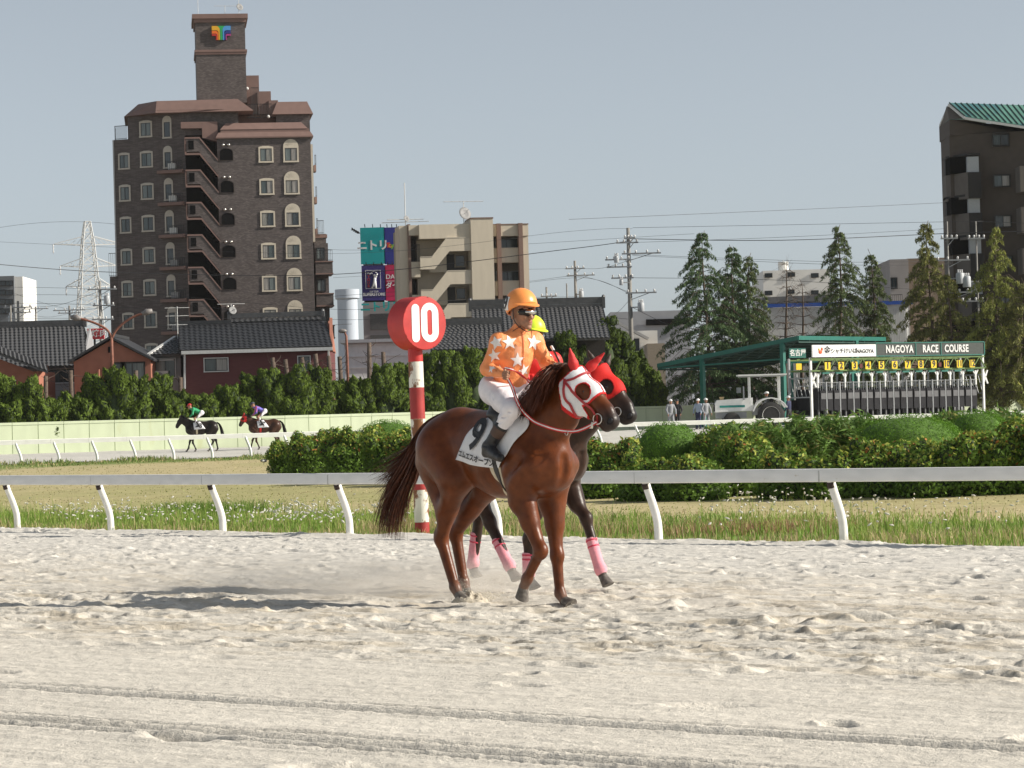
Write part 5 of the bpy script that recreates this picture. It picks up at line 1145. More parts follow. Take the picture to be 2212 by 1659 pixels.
    bars(root, (p0.x - .75, p0.y + .6, zz(592, 250)), (p0.x, p0.y + .3, zz(592, 250)), 2.1, 4, name='side_railing')
    MB().bb(p0.x - .7, p0.x + .4, p0.y + .15, p0.y + 6, ZB, zz(592, 250) - .02).build('lower_left_wall', TILE, root)
    # pale left corner, right panel coloured as the sunlit side wall, right hand balconies
    MB().bb(p0.x - .13, p0.x - .005, p0.y - .05, p0.y + 1.2, zz(592, 250), zl).build('pale_corner', mat('pale_corner', (.42, .42, .42), .8, .05), root)
    MB().bb(x1 + .005, x1 + .20, .3, 3, zz(520, 676), zt_main - .6).build('sunlit_side_panel', CRF, root)
    for k in range(6):
        z = zz(340, 680) - fl * k; big = k >= 3; w_ = 1.55 if big else .22; b = thing_part('side_balcony', root)
        if big or k < 6:
            xb = x1 + .2; 
            if big: MB().bb(xb, xb + w_, .8, 4.5, z - 1.62, z - .58).build('balcony_wall', TILE, b); MB().bb(xb - .02, xb + w_ + .05, .72, 4.6, z - 1.72, z - 1.60).build('slab', TRIM, b); MB().bb(xb - .02, xb + w_ + .05, .72, 4.6, z - .60, z - .50).build('coping', TRIM, b); MB().bb(xb, xb + w_ * .8, 2.0, 5, z - .5, z + 1.2).build('recess', TILE, b); window(b, xb + .55, 1.98, z + .25, .7, 1.0, gi=(0, 4), frame=.05, m=SASH)
            else: MB().bb(xb + .2, xb + .2 + w_, 3, 4.5, z - .9, z - .3).build('balcony_wall', TRIM, b); bars(b, (xb + .3, 3.0, z - .3), (xb + .42, 3.0, z - .3), .9, 2, name='railing')
        if k == 3: bars(b, (x1 + .3, .9, z - .5), (x1 + 1.75, .9, z - .5), 1.0, 10, name='railing')
    bars(root, (x1 + .5, 2, zz(500, 690)), (x1 + 1.1, 2, zz(500, 690)), 1.2, 5, name='side_railing'); MB().bb(x1 + .2, x1 + 1.3, 2.2, 6, zz(640, 690), zz(500, 690)).build('side_wing', TILE, root); MB().bb(x1 + .15, x1 + 1.4, 2.1, 6, zz(500, 690) - .35, zz(500, 690) - .05).build('side_wing_trim', TRIM, root)
    MB().ell((u(536, 180), 3.2, zz(181, 536)), (.15, .15, .15)).build('lamp', ACW, root, smooth=True); MB().ell((u(582, 244), 2.7, zz(243, 582)), (.15, .15, .15)).build('lamp', ACW, root, smooth=True)
make_tower()
aerial('lightning_rod', 'thin rod at the left corner of the tower shaft', 428, -12, 30, 259, []); aerial('roof_aerial', 'small yagi aerial on top of the tower shaft', 486, 12, 31, 259, [(.95, 1.9, 5, .2)]); aerial('satellite_dish', 'dark satellite dishes with thin mast on the tower shaft', 516, -12, 30, 259, [], .42)
# ================================================================== low houses with tiled roofs
KAW = mat('grey_roof_tile', (.085, .085, .088), .45, .22, 3.0, spec=.5, bump=.1); KAWD = mat('dark_roof_tile', (.035, .036, .040), .42, .2, 3.0, spec=.5); RIDGE = mat('ridge_tile', (.07, .07, .072), .5, .2, 4)
_tile_cache = {}
def tile_mesh(w_, l_, wave, m):
    key = (round(w_, 2), round(l_, 2), wave, m.name)
    if key in _tile_cache: return _tile_cache[key]
    n = 7; prof = [(i / (n - 1), (wave * (math.sin((i / (n - 1)) * 2 * math.pi + .6) * .5 + .5))) for i in range(n)]; mb = MB(); vs = []
    for y, dz in ((-.04, .050), (l_ + .02, .012)):
        for x, z in prof: vs.append(((x - .5) * w_ * 1.02, y, z + dz))
    for x, z in prof: vs.append(((x - .5) * w_ * 1.02, -.04, z + .008))
    mb.add(vs, [(i, i + 1, n + i + 1, n + i) for i in range(n - 1)] + [(i, 2 * n + i, 2 * n + i + 1, i + 1) for i in range(n - 1)]); me = mb.mesh('tile', m, True, None, 50); _tile_cache[key] = me; return me
def tiled_slope(root, eL, eR, rR, rL, tw, tl, m, wave=.06, base=None):
    """slope between eave (eL-eR) and ridge (rL-rR): deck plus rows of single tiles, all in world coordinates"""
    eL, eR, rR, rL = [Vector(p) for p in (eL, eR, rR, rL)]; inv = root.matrix_basis.inverted(); x = (eR - eL).normalized(); y = (rL - eL); y = (y - x * y.dot(x)).normalized(); n = x.cross(y); n = n if n.z > 0 else -n
    dk = MB(); vs = [p for p in (eL, eR, rR, rL)]; dk.add(vs + [p - n * .12 for p in vs], [(0, 1, 2, 3), (7, 6, 5, 4), (0, 4, 5, 1), (1, 5, 6, 2), (2, 6, 7, 3), (3, 7, 4, 0)]); roof = dk.build('roof', base or m, root, world=True)
    W = (eR - eL).length; H = (rL - eL - x * (rL - eL).dot(x)).length; nc = max(1, round(W / tw)); nr = max(1, round(H / tl)); me = tile_mesh(W / nc, H / nr, wave, m); M3 = Matrix((x, y, n)).transposed() if False else Matrix([[x[i], y[i], n[i]] for i in range(3)])
    for j in range(nr):
        a = eL.lerp(rL, j / nr); b = eR.lerp(rR, j / nr); L_ = (b - a).length; k = max(1, round(L_ / (W / nc)))
        for i in range(k):
            p = a.lerp(b, (i + .5) / k) + n * .004; o = link('tile', me, roof); o.matrix_basis = inv @ (Matrix.Translation(p) @ M3.to_4x4())
    return roof, n
def ridge_cap(root, a, b, h=.35, w_=.28, m=None, ends=True):
    a, b = Vector(a), Vector(b); t = (b - a).normalized(); m = m or RIDGE
    for k, (z, ww) in enumerate(((0, 1.15), (h * .45, 1.0), (h * .85, .8))): MB().beam(a + Vector((0, 0, z + h * .2)), b + Vector((0, 0, z + h * .2)), w_ * ww, h * .42).build('ridge', m, root, world=True)
    if ends:
        for p, s in ((a, -1), (b, 1)):
            mb = MB(); mb.box(p + t * s * .06 + Vector((0, 0, h * .5)), (.10, .24, h * .7), math.atan2(t.y, t.x)); mb.ell(p + t * s * .06 + Vector((0, 0, h * 1.25)), (.12, .2, .16), 8, 6); mb.build('ridge_end_tile', m, root, world=True, smooth=False)
def wallbox(root, pts, z0, z1, m, name='wall'):
    return MB().prism([(p[0], p[1]) for p in pts], z1 - z0, (0, 0, z0), (1, 0, 0), (0, 1, 0), (0, 0, 1)).build(name, m, root, world=True)
def wwin(root, px, py, w_, h_, Y, yaw=0, m=None, gi=(2, 4), frame=.06, panes=2):
    p = at(px, py, Y); q = root.matrix_basis.inverted() @ p; return window(root, q.x, q.y, q.z, w_, h_, n=(math.sin(R(yaw)), -math.cos(R(yaw))), frame=frame, m=m or mat('alu_frame', (.62, .62, .62), .4, .05), gi=gi, panes=panes)
STUC = mat('grey_stucco', (.30, .30, .31), .9, .1, 1.5, bump=.1); SALM = mat('salmon_siding', (.36, .145, .095), .8, .08, 2, bump=.08); MAR = mat('maroon_siding', (.135, .040, .040), .75, .1, 2, bump=.1, stretch=(1, 1, 6)); FASC = mat('white_fascia', (.66, .66, .64), .5, .06); DKW = mat('dark_timber', (.03, .024, .02), .8, .3)
def house(name, label, px, Y): return thing(name, label, 'house', (ux(px, 850, Y), Y, .5))
def houses():
    # A: long grey roof at the far left
    r = house('tiled_house', 'house with long grey tiled roof at the far left of the picture', 90, 192)
    eL, eR, rR, rL = at(-120, 796, 191), at(188, 790, 191), at(182, 704, 196), at(-120, 712, 196); tiled_slope(r, eL, eR, rR, rL, .30, .42, KAW); ridge_cap(r, rL, rR)
    bL, bR = rL + (rL - eL) * Vector((1, 1, -1)), rR + Vector((0, 5, -2.6)); MB().add([rL, rR, rR + Vector((0, 5, -2.7)), rL + Vector((0, 5, -2.7))], [(0, 1, 2, 3)]).build('rear_roof', KAW, r, world=True)
    wallbox(r, [(eL.x, 192), (eR.x - .4, 192), (eR.x - .4, 199), (eL.x, 199)], .3, eL.z - .05, STUC); MB().prism([(191.6 - 192, eR.z - .1), (196 - 192, rR.z - .15), (199.5 - 192, eR.z - .4)], .12, (eR.x - .55, 192, 0), (0, 1, 0), (0, 0, 1), (1, 0, 0)).build('gable', STUC, r, world=True)
    wwin(r, 130, 812, 2.6, .9, 191.95)
    # B: brown house cut by the left edge, its verge descending to the right
    r = house('tiled_house', 'low brown house corner with sloping tiled verge cut by the left edge', 30, 183); eR = at(104, 803, 181); rR = at(-30, 745, 184); 
    tiled_slope(r, at(-30, 752, 180), at(104, 803, 180), at(100, 790, 185), at(-30, 738, 185), .30, .42, KAW); wallbox(r, [(at(-60, 800, 182).x, 181.5), (at(86, 800, 182).x, 181.5), (at(86, 800, 182).x, 188), (at(-60, 800, 182).x, 188)], .3, at(60, 802, 181).z, SALM); MB().prism([(at(-60, 800, 182).x, at(86, 804, 181.4).z), (at(80, 800, 182).x, at(86, 804, 181.4).z), (at(-60, 800, 182).x, at(-60, 752, 181.4).z)], .15, (0, 181.42, 0), (1, 0, 0), (0, 0, 1), (0, 1, 0)).build('gable', SALM, r, world=True)
    MB().beam(at(0, 822, 181.2), at(35, 822, 181.2), .3, .06).build('window_hood', FASC, r, world=True)
    # C: salmon gable house
    r = house('gabled_house', 'salmon coloured gable house behind the double street lamp', 240, 184); z_e = at(240, 779, 184).z; xl, xr = at(160, 800, 184).x, at(326, 800, 184).x; za = at(240, 731, 184).z; xa = at(240, 740, 184).x
    wallbox(r, [(xl, 184), (xr, 184), (xr, 192), (xl, 192)], .3, z_e, SALM); MB().prism([(xl, z_e - .02), (xr, z_e - .02), (xa, za - .1)], 8, (0, 184.002, 0), (1, 0, 0), (0, 0, 1), (0, 1, 0)).build('gable', SALM, r, world=True)
    for s, xe in ((-1, xl - .35), (1, xr + .25)):
        e0 = Vector((xe, 183.6, z_e - .12)); a0 = Vector((xa, 183.6, za)); dy = Vector((0, 8.6, 0)); n = Vector((0, 0, .16)); vs = [e0, a0, a0 + dy, e0 + dy]; MB().add(vs + [v + n for v in vs], [(3, 2, 1, 0), (4, 5, 6, 7), (0, 1, 5, 4), (1, 2, 6, 5), (2, 3, 7, 6), (3, 0, 4, 7)]).build('roof', KAWD, r, world=True)
    MB().beam((xa, 183.6, za + .22), (xa, 192, za + .22), .25, .2).build('ridge', KAWD, r, world=True)
    wwin(r, 287, 806, 1.5, 1.35, 183.99, gi=(2, 0), m=DKW); wwin(r, 256, 806, .9, 1.3, 183.99, gi=(4, 4), m=DKW, panes=1); MB().bb(at(234, 756, 184).x, at(241, 756, 184).x, 183.9, 184, at(237, 762, 184).z, at(237, 749, 184).z).build('gable_vent', DKI, r, world=True); MB().bar(at(213, 798, 183.8), at(213, 822, 183.8), .08).build('flue', SALM, r, world=True)
    # D: small grey link house
    r = house('link_house', 'small grey house with hipped tiled roof between salmon and maroon houses', 360, 187); tiled_slope(r, at(322, 767, 186), at(392, 765, 186), at(394, 728, 189.5), at(378, 730, 189.5), .30, .42, KAW); MB().beam(at(320, 768, 185.95), at(379, 729, 189.6), .25, .22).build('hip_ridge', FASC, r, world=True)
    wallbox(r, [(at(330, 790, 187).x, 186.6), (at(392, 790, 187).x, 186.6), (at(392, 790, 187).x, 192), (at(330, 790, 187).x, 192)], .3, at(350, 768, 186).z - .05, STUC); ac = at(349, 813, 186.2); MB().bb(ac.x - .45, ac.x + .45, 186, 186.4, ac.z - .35, ac.z + .35).build('air_conditioner', ACW, r, world=True); MB().lathe([(.26, 0), (.26, .03), (.02, .03)], 16, (ac.x - .1, 185.99, ac.z), Matrix.Rotation(R(90), 3, 'X')).build('fan_grille', mat('grey_grille', (.25, .25, .25), .6, .1), r, world=True)
    MB().beam(at(340, 778, 186.5), at(375, 777, 186.5), .1, .1).build('rail', FASC, r, world=True); wwin(r, 357, 795, 1.3, 1.2, 186.55, gi=(1, 2))
    # E: maroon house
    r = house('tiled_house', 'maroon house with wide dark tiled roof below the apartment tower', 550, 186); eL, eR, rR, rL = at(388, 757, 184.6), at(718, 748, 184.6), at(704, 695, 190), at(386, 703, 190)
    tiled_slope(r, eL, eR, rR, rL, .36, .36, KAWD, .035); ridge_cap(r, at(386, 703, 190), at(500, 700, 190), .22, .3, KAWD, False); MB().add([rL, rR, rR + Vector((0, 5, -2.6)), rL + Vector((0, 5, -2.6))], [(0, 1, 2, 3)]).build('rear_roof', KAWD, r, world=True)
    tiled_slope(r, at(494, 697, 190.1), at(696, 691, 190.1), at(694, 684, 191), at(498, 690, 191), .36, .3, KAW, .05); ridge_cap(r, at(497, 688, 191), at(696, 682, 191), .26, .3, KAW)
    MB().beam(at(392, 762, 184.5), at(718, 753, 184.5), .18, .22).build('gutter', FASC, r, world=True); MB().beam(at(399, 765, 184.7), at(399, 840, 184.7), .12, .12).build('downpipe', FASC, r, world=True); MB().beam(at(710, 757, 184.7), at(710, 800, 184.7), .12, .12).build('downpipe', FASC, r, world=True)
    wallbox(r, [(at(398, 790, 185).x, 185), (at(708, 790, 185).x, 185), (at(708, 790, 185).x, 193), (at(398, 790, 185).x, 193)], .3, at(500, 760, 185).z, MAR); MB().prism([(-.4, 0), (5, 2.1), (9, 0)], .2, (at(708, 790, 185).x - .2, 185, at(708, 757, 185).z), (0, 1, 0), (0, 0, 1), (1, 0, 0)).build('gable', SALM, r, world=True)
    wwin(r, 467, 788, 1.5, .82, 184.95, gi=(2, 3), m=FASC); wwin(r, 657, 785, .75, .9, 184.95, gi=(4, 2), m=FASC); MB().beam(at(715, 690, 189.5), at(716, 757, 185), .2, .25).build('verge_board', SALM, r, world=True)
    # F, G: grey roofs behind the riders
    r = house('tiled_house', 'grey tiled house roof rising directly behind the orange jockey', 1160, 182); eL, eR, rR, rL = at(1022, 738, 181), at(1318, 730, 181), at(1302, 662, 186), at(1018, 669, 186); tiled_slope(r, eL, eR, rR, rL, .29, .40, KAW); ridge_cap(r, rL, rR, .5, .3); MB().add([rL, rR, rR + Vector((0, 5, -2.4)), rL + Vector((0, 5, -2.4))], [(0, 1, 2, 3)]).build('rear_roof', KAW, r, world=True)
    wallbox(r, [(eL.x + .3, 182), (eR.x - .3, 182), (eR.x - .3, 189), (eL.x + .3, 189)], .3, eL.z - .08, DKW)
    r = house('tiled_house', 'lower grey tiled roof between the round red sign and the jockey', 1000, 180); eL, eR, rR, rL = at(930, 757, 178.5), at(1090, 753, 178.5), at(1085, 700, 182.5), at(962, 704, 182.5); tiled_slope(r, eL, eR, rR, rL, .29, .40, KAW); ridge_cap(r, rL, rR, .35, .3, None, False); wallbox(r, [(eL.x + .6, 180), (eR.x - .3, 180), (eR.x - .3, 184), (eL.x + .6, 184)], .3, eL.z - .08, DKW)
houses()
# white slatted fence and store with hoardings behind it
def store():
    Y = 272.0; r = thing('store_building', 'grey store block with teal sign letters left of the round red sign', 'building', (ux(840, 850, Y), Y, .5)); G = mat('pinkish_grey_panel', (.36, .33, .34), .8, .06, 1.5)
    wallbox(r, [(at(785, 700, Y).x, Y), (at(1010, 700, Y).x, Y), (at(1010, 700, Y).x, Y + 25), (at(785, 700, Y).x, Y + 25)], .3, at(800, 653, Y).z, G)
    for y0, y1 in ((678, 712), (724, 742)): MB().bb(at(800, 700, Y).x, at(1005, 700, Y).x, Y - .1, Y, at(800, y1, Y).z, at(800, y0, Y).z).build('dark_window_band', mat('dark_glass_band', (.10, .095, .095), .3, .2), r, world=True)
    T = mat('teal_letters', (.015, .42, .42), .5, .03); mb = MB(); put_text(mb, 'ニトリみなと', at(846, 663, Y - .3), (1, 0, 0), (0, 0, 1), (0, -1, 0), 1.0, .05, .045); mb.build('lettering', T, r, world=True)
    # hoardings
    def board(x0, y0, x1, y1, col, nm, lab):
        o = thing('billboard', lab, 'billboard', (ux((x0 + x1) / 2, 850, Y + 1), Y + 1, .5)); a, b = at(x0, y1, Y + 1), at(x1, y0, Y + 1); MB().bb(a.x, b.x, Y + .8, Y + 1.1, a.z, b.z).build('board', mat(nm, col, .55, .03, 1), o, world=True)
        mb = MB()
        for k in range(3): p = at(x0 + (x1 - x0) * (k + .5) / 3, y0, Y + .7); mb.bar(p, p + Vector((0, -.5, .25)), .04, 4)
        mb.build('lamp_arm', RAILK, o, world=True); p = at((x0 + x1) / 2, y1, Y + 1.2); MB().bb(a.x + .2, b.x - .2, Y + 1.15, Y + 1.4, 9, a.z).build('support', mat('steel_support', (.35, .35, .35), .6, .1), o, world=True); return o
    W = mat('white_print', (.80, .80, .80), .6, .02); put = lambda o, tx, px, py, sz, m, bold=0., sx=1.0: put_text(MB(), tx, at(px, py, Y + .78), (1, 0, 0), (0, 0, 1), (0, -1, 0), sz, .01, bold, sx).build('lettering', m, o, world=True)
    o = board(780, 491, 830.5, 571, (.0, .36, .38), 'teal_board', 'teal billboard with white katakana letters beside the beige block'); put(o, 'ニトリ', 805, 531, 1.02, W, .035)
    o = board(831, 491, 862, 571, (.02, .03, .26), 'navy_board', 'dark blue billboard with colourful toy shop letters')
    for tx, px, c in (('T', 838, (.7, .05, .03)), ('o', 843, (.75, .35, .03)), ('y', 848, (.2, .5, .05)), ('s', 853, (.5, .1, .4))): put(o, tx, px, 530, .62, mat('toy_%s' % tx, c, .5, .02), .03)
    o = board(783, 573, 832.5, 650, (.035, .022, .17), 'purple_board', 'purple billboard with white golfer emblem'); put(o, 'SUPERSTORE', 808, 636, .40, W, .012, .92); put(o, 'PGA TOUR', 808, 629.5, .17, W, .004)
    e = thing_part('emblem', o); a, b = at(790, 624, Y + .77), at(822, 583, Y + .77); f = .045
    for (x0, x1, z0, z1) in ((a.x, b.x, a.z, a.z + f), (a.x, b.x, b.z - f, b.z), (a.x, a.x + f, a.z + f, b.z - f), (b.x - f, b.x, a.z + f, b.z - f)): MB().bb(x0, x1, Y + .76, Y + .79, z0, z1).build('border', W, e, world=True)
    put_text(MB(), 'PGA', at(799, 590, Y + .77), (1, 0, 0), (0, 0, 1), (0, -1, 0), .30, .01, .008).build('lettering', W, e, world=True)
    for i, ch in enumerate('TOUR'): put_text(MB(), ch, at(796.5, 597.5 + i * 7, Y + .77), (1, 0, 0), (0, 0, 1), (0, -1, 0), .36, .01, .01).build('lettering', mat('red_print', (.55, .03, .03), .6, .02), e, world=True)
    q = lambda x, y: at(x, y, Y + .76); mb = MB(); mb.tube([q(803, 623), q(807, 616), q(809, 608), q(810, 600)], [.08, .11, .13, .15], 6); mb.tube([q(812, 623), q(811, 616), q(810, 607)], [.09, .11, .13], 6); mb.tube([q(810, 602), q(813, 596), q(815.5, 591)], [.13, .08, .05], 6); mb.ell(q(809, 595), (.12, .05, .12), 8, 6); mb.tube([q(815.5, 591), q(810, 587), q(801, 585)], [.03, .025, .02], 5); mb.build('golfer_shape', W, e, world=True, smooth=True)
    o = board(833, 572, 862, 650, (.55, .012, .09), 'crimson_board', 'crimson billboard with white letters half hidden by the beige block'); put(o, 'DA', 843, 598, .62, W, .01); put(o, 'ダイ', 847, 617, .6, W, .02); MB().bb(at(835, 606, Y).x, at(860, 606, Y).x, Y + .75, Y + .79, at(840, 607, Y).z, at(840, 606, Y).z).build('rule', W, o, world=True)
    f = thing('metal_shed', 'long white slatted metal shed behind the junipers left of the red sign', 'shed', (ux(800, 850, 196), 196, .5)); WS = mat('white_corrugated', (.84, .84, .83), .6, .06, 3)
    a, b = at(745, 790, 196), at(1000, 740, 196); wallbox(f, [(a.x, 196), (b.x, 196), (b.x, 204), (a.x, 204)], .3, at(800, 740, 196).z, WS); k = 0
    for i in range(9): z = .6 + (at(800, 740, 196).z - .8) * i / 8; MB().bb(a.x, b.x, 195.93, 195.995, z, z + .09).build('rib', WS, f, world=True)
    MB().bb(a.x - .3, b.x + .2, 195.6, 204.2, at(800, 740, 196).z + .002, at(800, 736, 196).z + .1).build('roof', mat('grey_metal_roof', (.42, .43, .45), .5, .08), f, world=True)
store()
def beige():
    Y = 250.0; yw = R(8); root = thing('apartment_block', 'beige mid rise apartment block with slanting stair balustrades', 'building', (ux(960, 850, Y), Y, .4), yw); O = root.location; cr, sr = math.cos(yw), math.sin(yw)
    def u(px, yl=0.0): p = at(px, 600, Y) - O; return (p.x) / cr
    def zz(py, px=1000): return at(px, py, Y).z - O.z
    BG = mat('beige_tile', (.60, .53, .415), .75, .04, 3, bump=.12, bscale=14, stretch=(1, 1, .2)); BR = mat('brown_pillar', (.20, .125, .095), .7, .06); DB = mat('shaded_beige', (.30, .265, .21), .8, .08); fl = 2.9; b = lambda x0, x1, y0, y1, z0, z1, nm, m=BG, par=None: MB().bb(x0, x1, y0, y1, z0, z1).build(nm, m, par or root)  # DB: the beige darkened, shade of the set-back parts put into the colour
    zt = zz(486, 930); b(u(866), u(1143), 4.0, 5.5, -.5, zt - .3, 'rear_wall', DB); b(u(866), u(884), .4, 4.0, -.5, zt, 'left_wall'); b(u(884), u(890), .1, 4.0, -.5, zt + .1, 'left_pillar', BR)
    b(u(886), u(1016), .0, 5, zt - .9, zt, 'parapet'); b(u(907), u(1018), -.6, 3.9, zt - 1.25, zt - .0, 'stair_parapet_top')
    b(u(1017), u(1065), -.9, 9, -.5, zz(473, 1040), 'core'); b(u(1016.5), u(1066), -.95, 3, zz(473, 1040) + .002, zz(471.5, 1040) + .05, 'core_coping', BR)
    ztr = zz(484, 1100); b(u(1066), u(1144), -.1, 9, ztr - 1.0, ztr, 'parapet'); b(u(1066), u(1144.5), -.15, 9, ztr + .002, ztr + .08, 'parapet_coping', BR)
    for px in (1079, 1126): b(u(px - 4.5), u(px + 4.5), -.45, .5, -.5, ztr + .1, 'pillar', BR)
    b(u(1131), u(1143.5), .0, 4, -.5, ztr - 1.0, 'end_wall')
    for k in range(5):
        z = zz(535, 1100) - fl * k                            # top of the balcony front on storey k
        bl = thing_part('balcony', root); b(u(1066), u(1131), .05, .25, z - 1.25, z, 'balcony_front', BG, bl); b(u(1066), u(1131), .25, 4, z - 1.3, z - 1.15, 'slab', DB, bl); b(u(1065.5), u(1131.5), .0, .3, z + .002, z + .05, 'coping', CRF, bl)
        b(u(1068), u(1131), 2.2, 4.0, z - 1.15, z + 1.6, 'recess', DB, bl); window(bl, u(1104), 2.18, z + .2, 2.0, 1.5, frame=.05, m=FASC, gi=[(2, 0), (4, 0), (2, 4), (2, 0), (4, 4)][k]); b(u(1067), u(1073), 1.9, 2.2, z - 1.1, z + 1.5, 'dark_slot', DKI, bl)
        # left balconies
        z2 = zz(566, 895) - fl * k; bl = thing_part('balcony', root); b(u(890), u(909), .1, .3, z2 - 1.35, z2, 'balcony_front', BG, bl); b(u(890), u(909), .3, 4, z2 - 1.45, z2 - 1.3, 'slab', DB, bl); b(u(891), u(908), 3.0, 3.9, z2 - 1.3, z2 + 1.4, 'dark_recess', mat('recess_shade', (.05, .05, .05), .7, .2), bl)  # recess shade put into the dark fill colour
        if k == 0: bars(bl, (u(890), .2, z2), (u(909), .2, z2), 1.5, 9, name='screen_bars')
        # zigzag stair
        zs = zz(566, 915) - fl * k; st = thing_part('stair_flight', root); xa, xb, xc, xd = u(907), u(945), u(990), u(1019); zL = zs - 0.0; h = 1.35
        MB().prism([(xa, zL - .25 - h + .9), (xb - .3, zL - .25 - h + .9), (xc - .8, zL + fl * .5 - h + .75), (xd, zL + fl * .5 - h + .75), (xd, zL + fl * .5 + .55), (xc - 1.0, zL + fl * .5 + .55), (xb - .5, zL + .35), (xa, zL + .35)], .25, (0, -.75, 0), (1, 0, 0), (0, 0, 1), (0, 1, 0)).build('balustrade', BG, st)
        MB().prism([(xa, zL + .36), (xb - .5, zL + .36), (xc - 1.0, zL + fl * .5 + .56), (xd, zL + fl * .5 + .56), (xd, zL + fl * .5 + .62), (xc - 1.02, zL + fl * .5 + .62), (xb - .52, zL + .42), (xa, zL + .42)], .3, (0, -.78, 0), (1, 0, 0), (0, 0, 1), (0, 1, 0)).build('coping', CRF, st)
        b(xa + .2, xb, 2.2, 3.9, zL - 1.8, zL - .5, 'door_recess', DB, st); b(xc - .9, xd - .35, 1.4, 3.9, zL + fl * .5 - .0 - 2.2, zL + fl * .5 - .75, 'stair_opening', mat('recess_shade', (.05, .05, .05), .7, .2), st); b(xa, xd, 1.0, 3.95, zL - fl + .35, zL + .3, 'stair_back_wall', BG, st) if False else None
        MB().prism([(xb - .6, zL - .2), (xc - .9, zL + fl * .5 - .4), (xc - .9, zL - .9), (xb - .6, zL - .9)], .15, (0, .9, 0), (1, 0, 0), (0, 0, 1), (0, 1, 0)).build('inner_flight_wall', BG, st); window(st, xc + .35, 1.35, zL + fl * .5 - 1.35, .8, .95, frame=.1, m=DB, gi=(4, 2), panes=1)
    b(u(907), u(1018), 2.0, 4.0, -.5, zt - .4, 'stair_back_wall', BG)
    return root
beige()
aerial('roof_mast', 'tall thin mast with cross arms on the left of the beige block', 876, 395, 487, 253, [(.14, 3.2, 2, .1), (.08, 4.2, 2, -.1)], .35, .045); aerial('roof_aerial', 'aerial with white dish on the roof of the beige block', 1002, 434, 476, 253, [(.97, 3.5, 6, .15)], .75, .04)
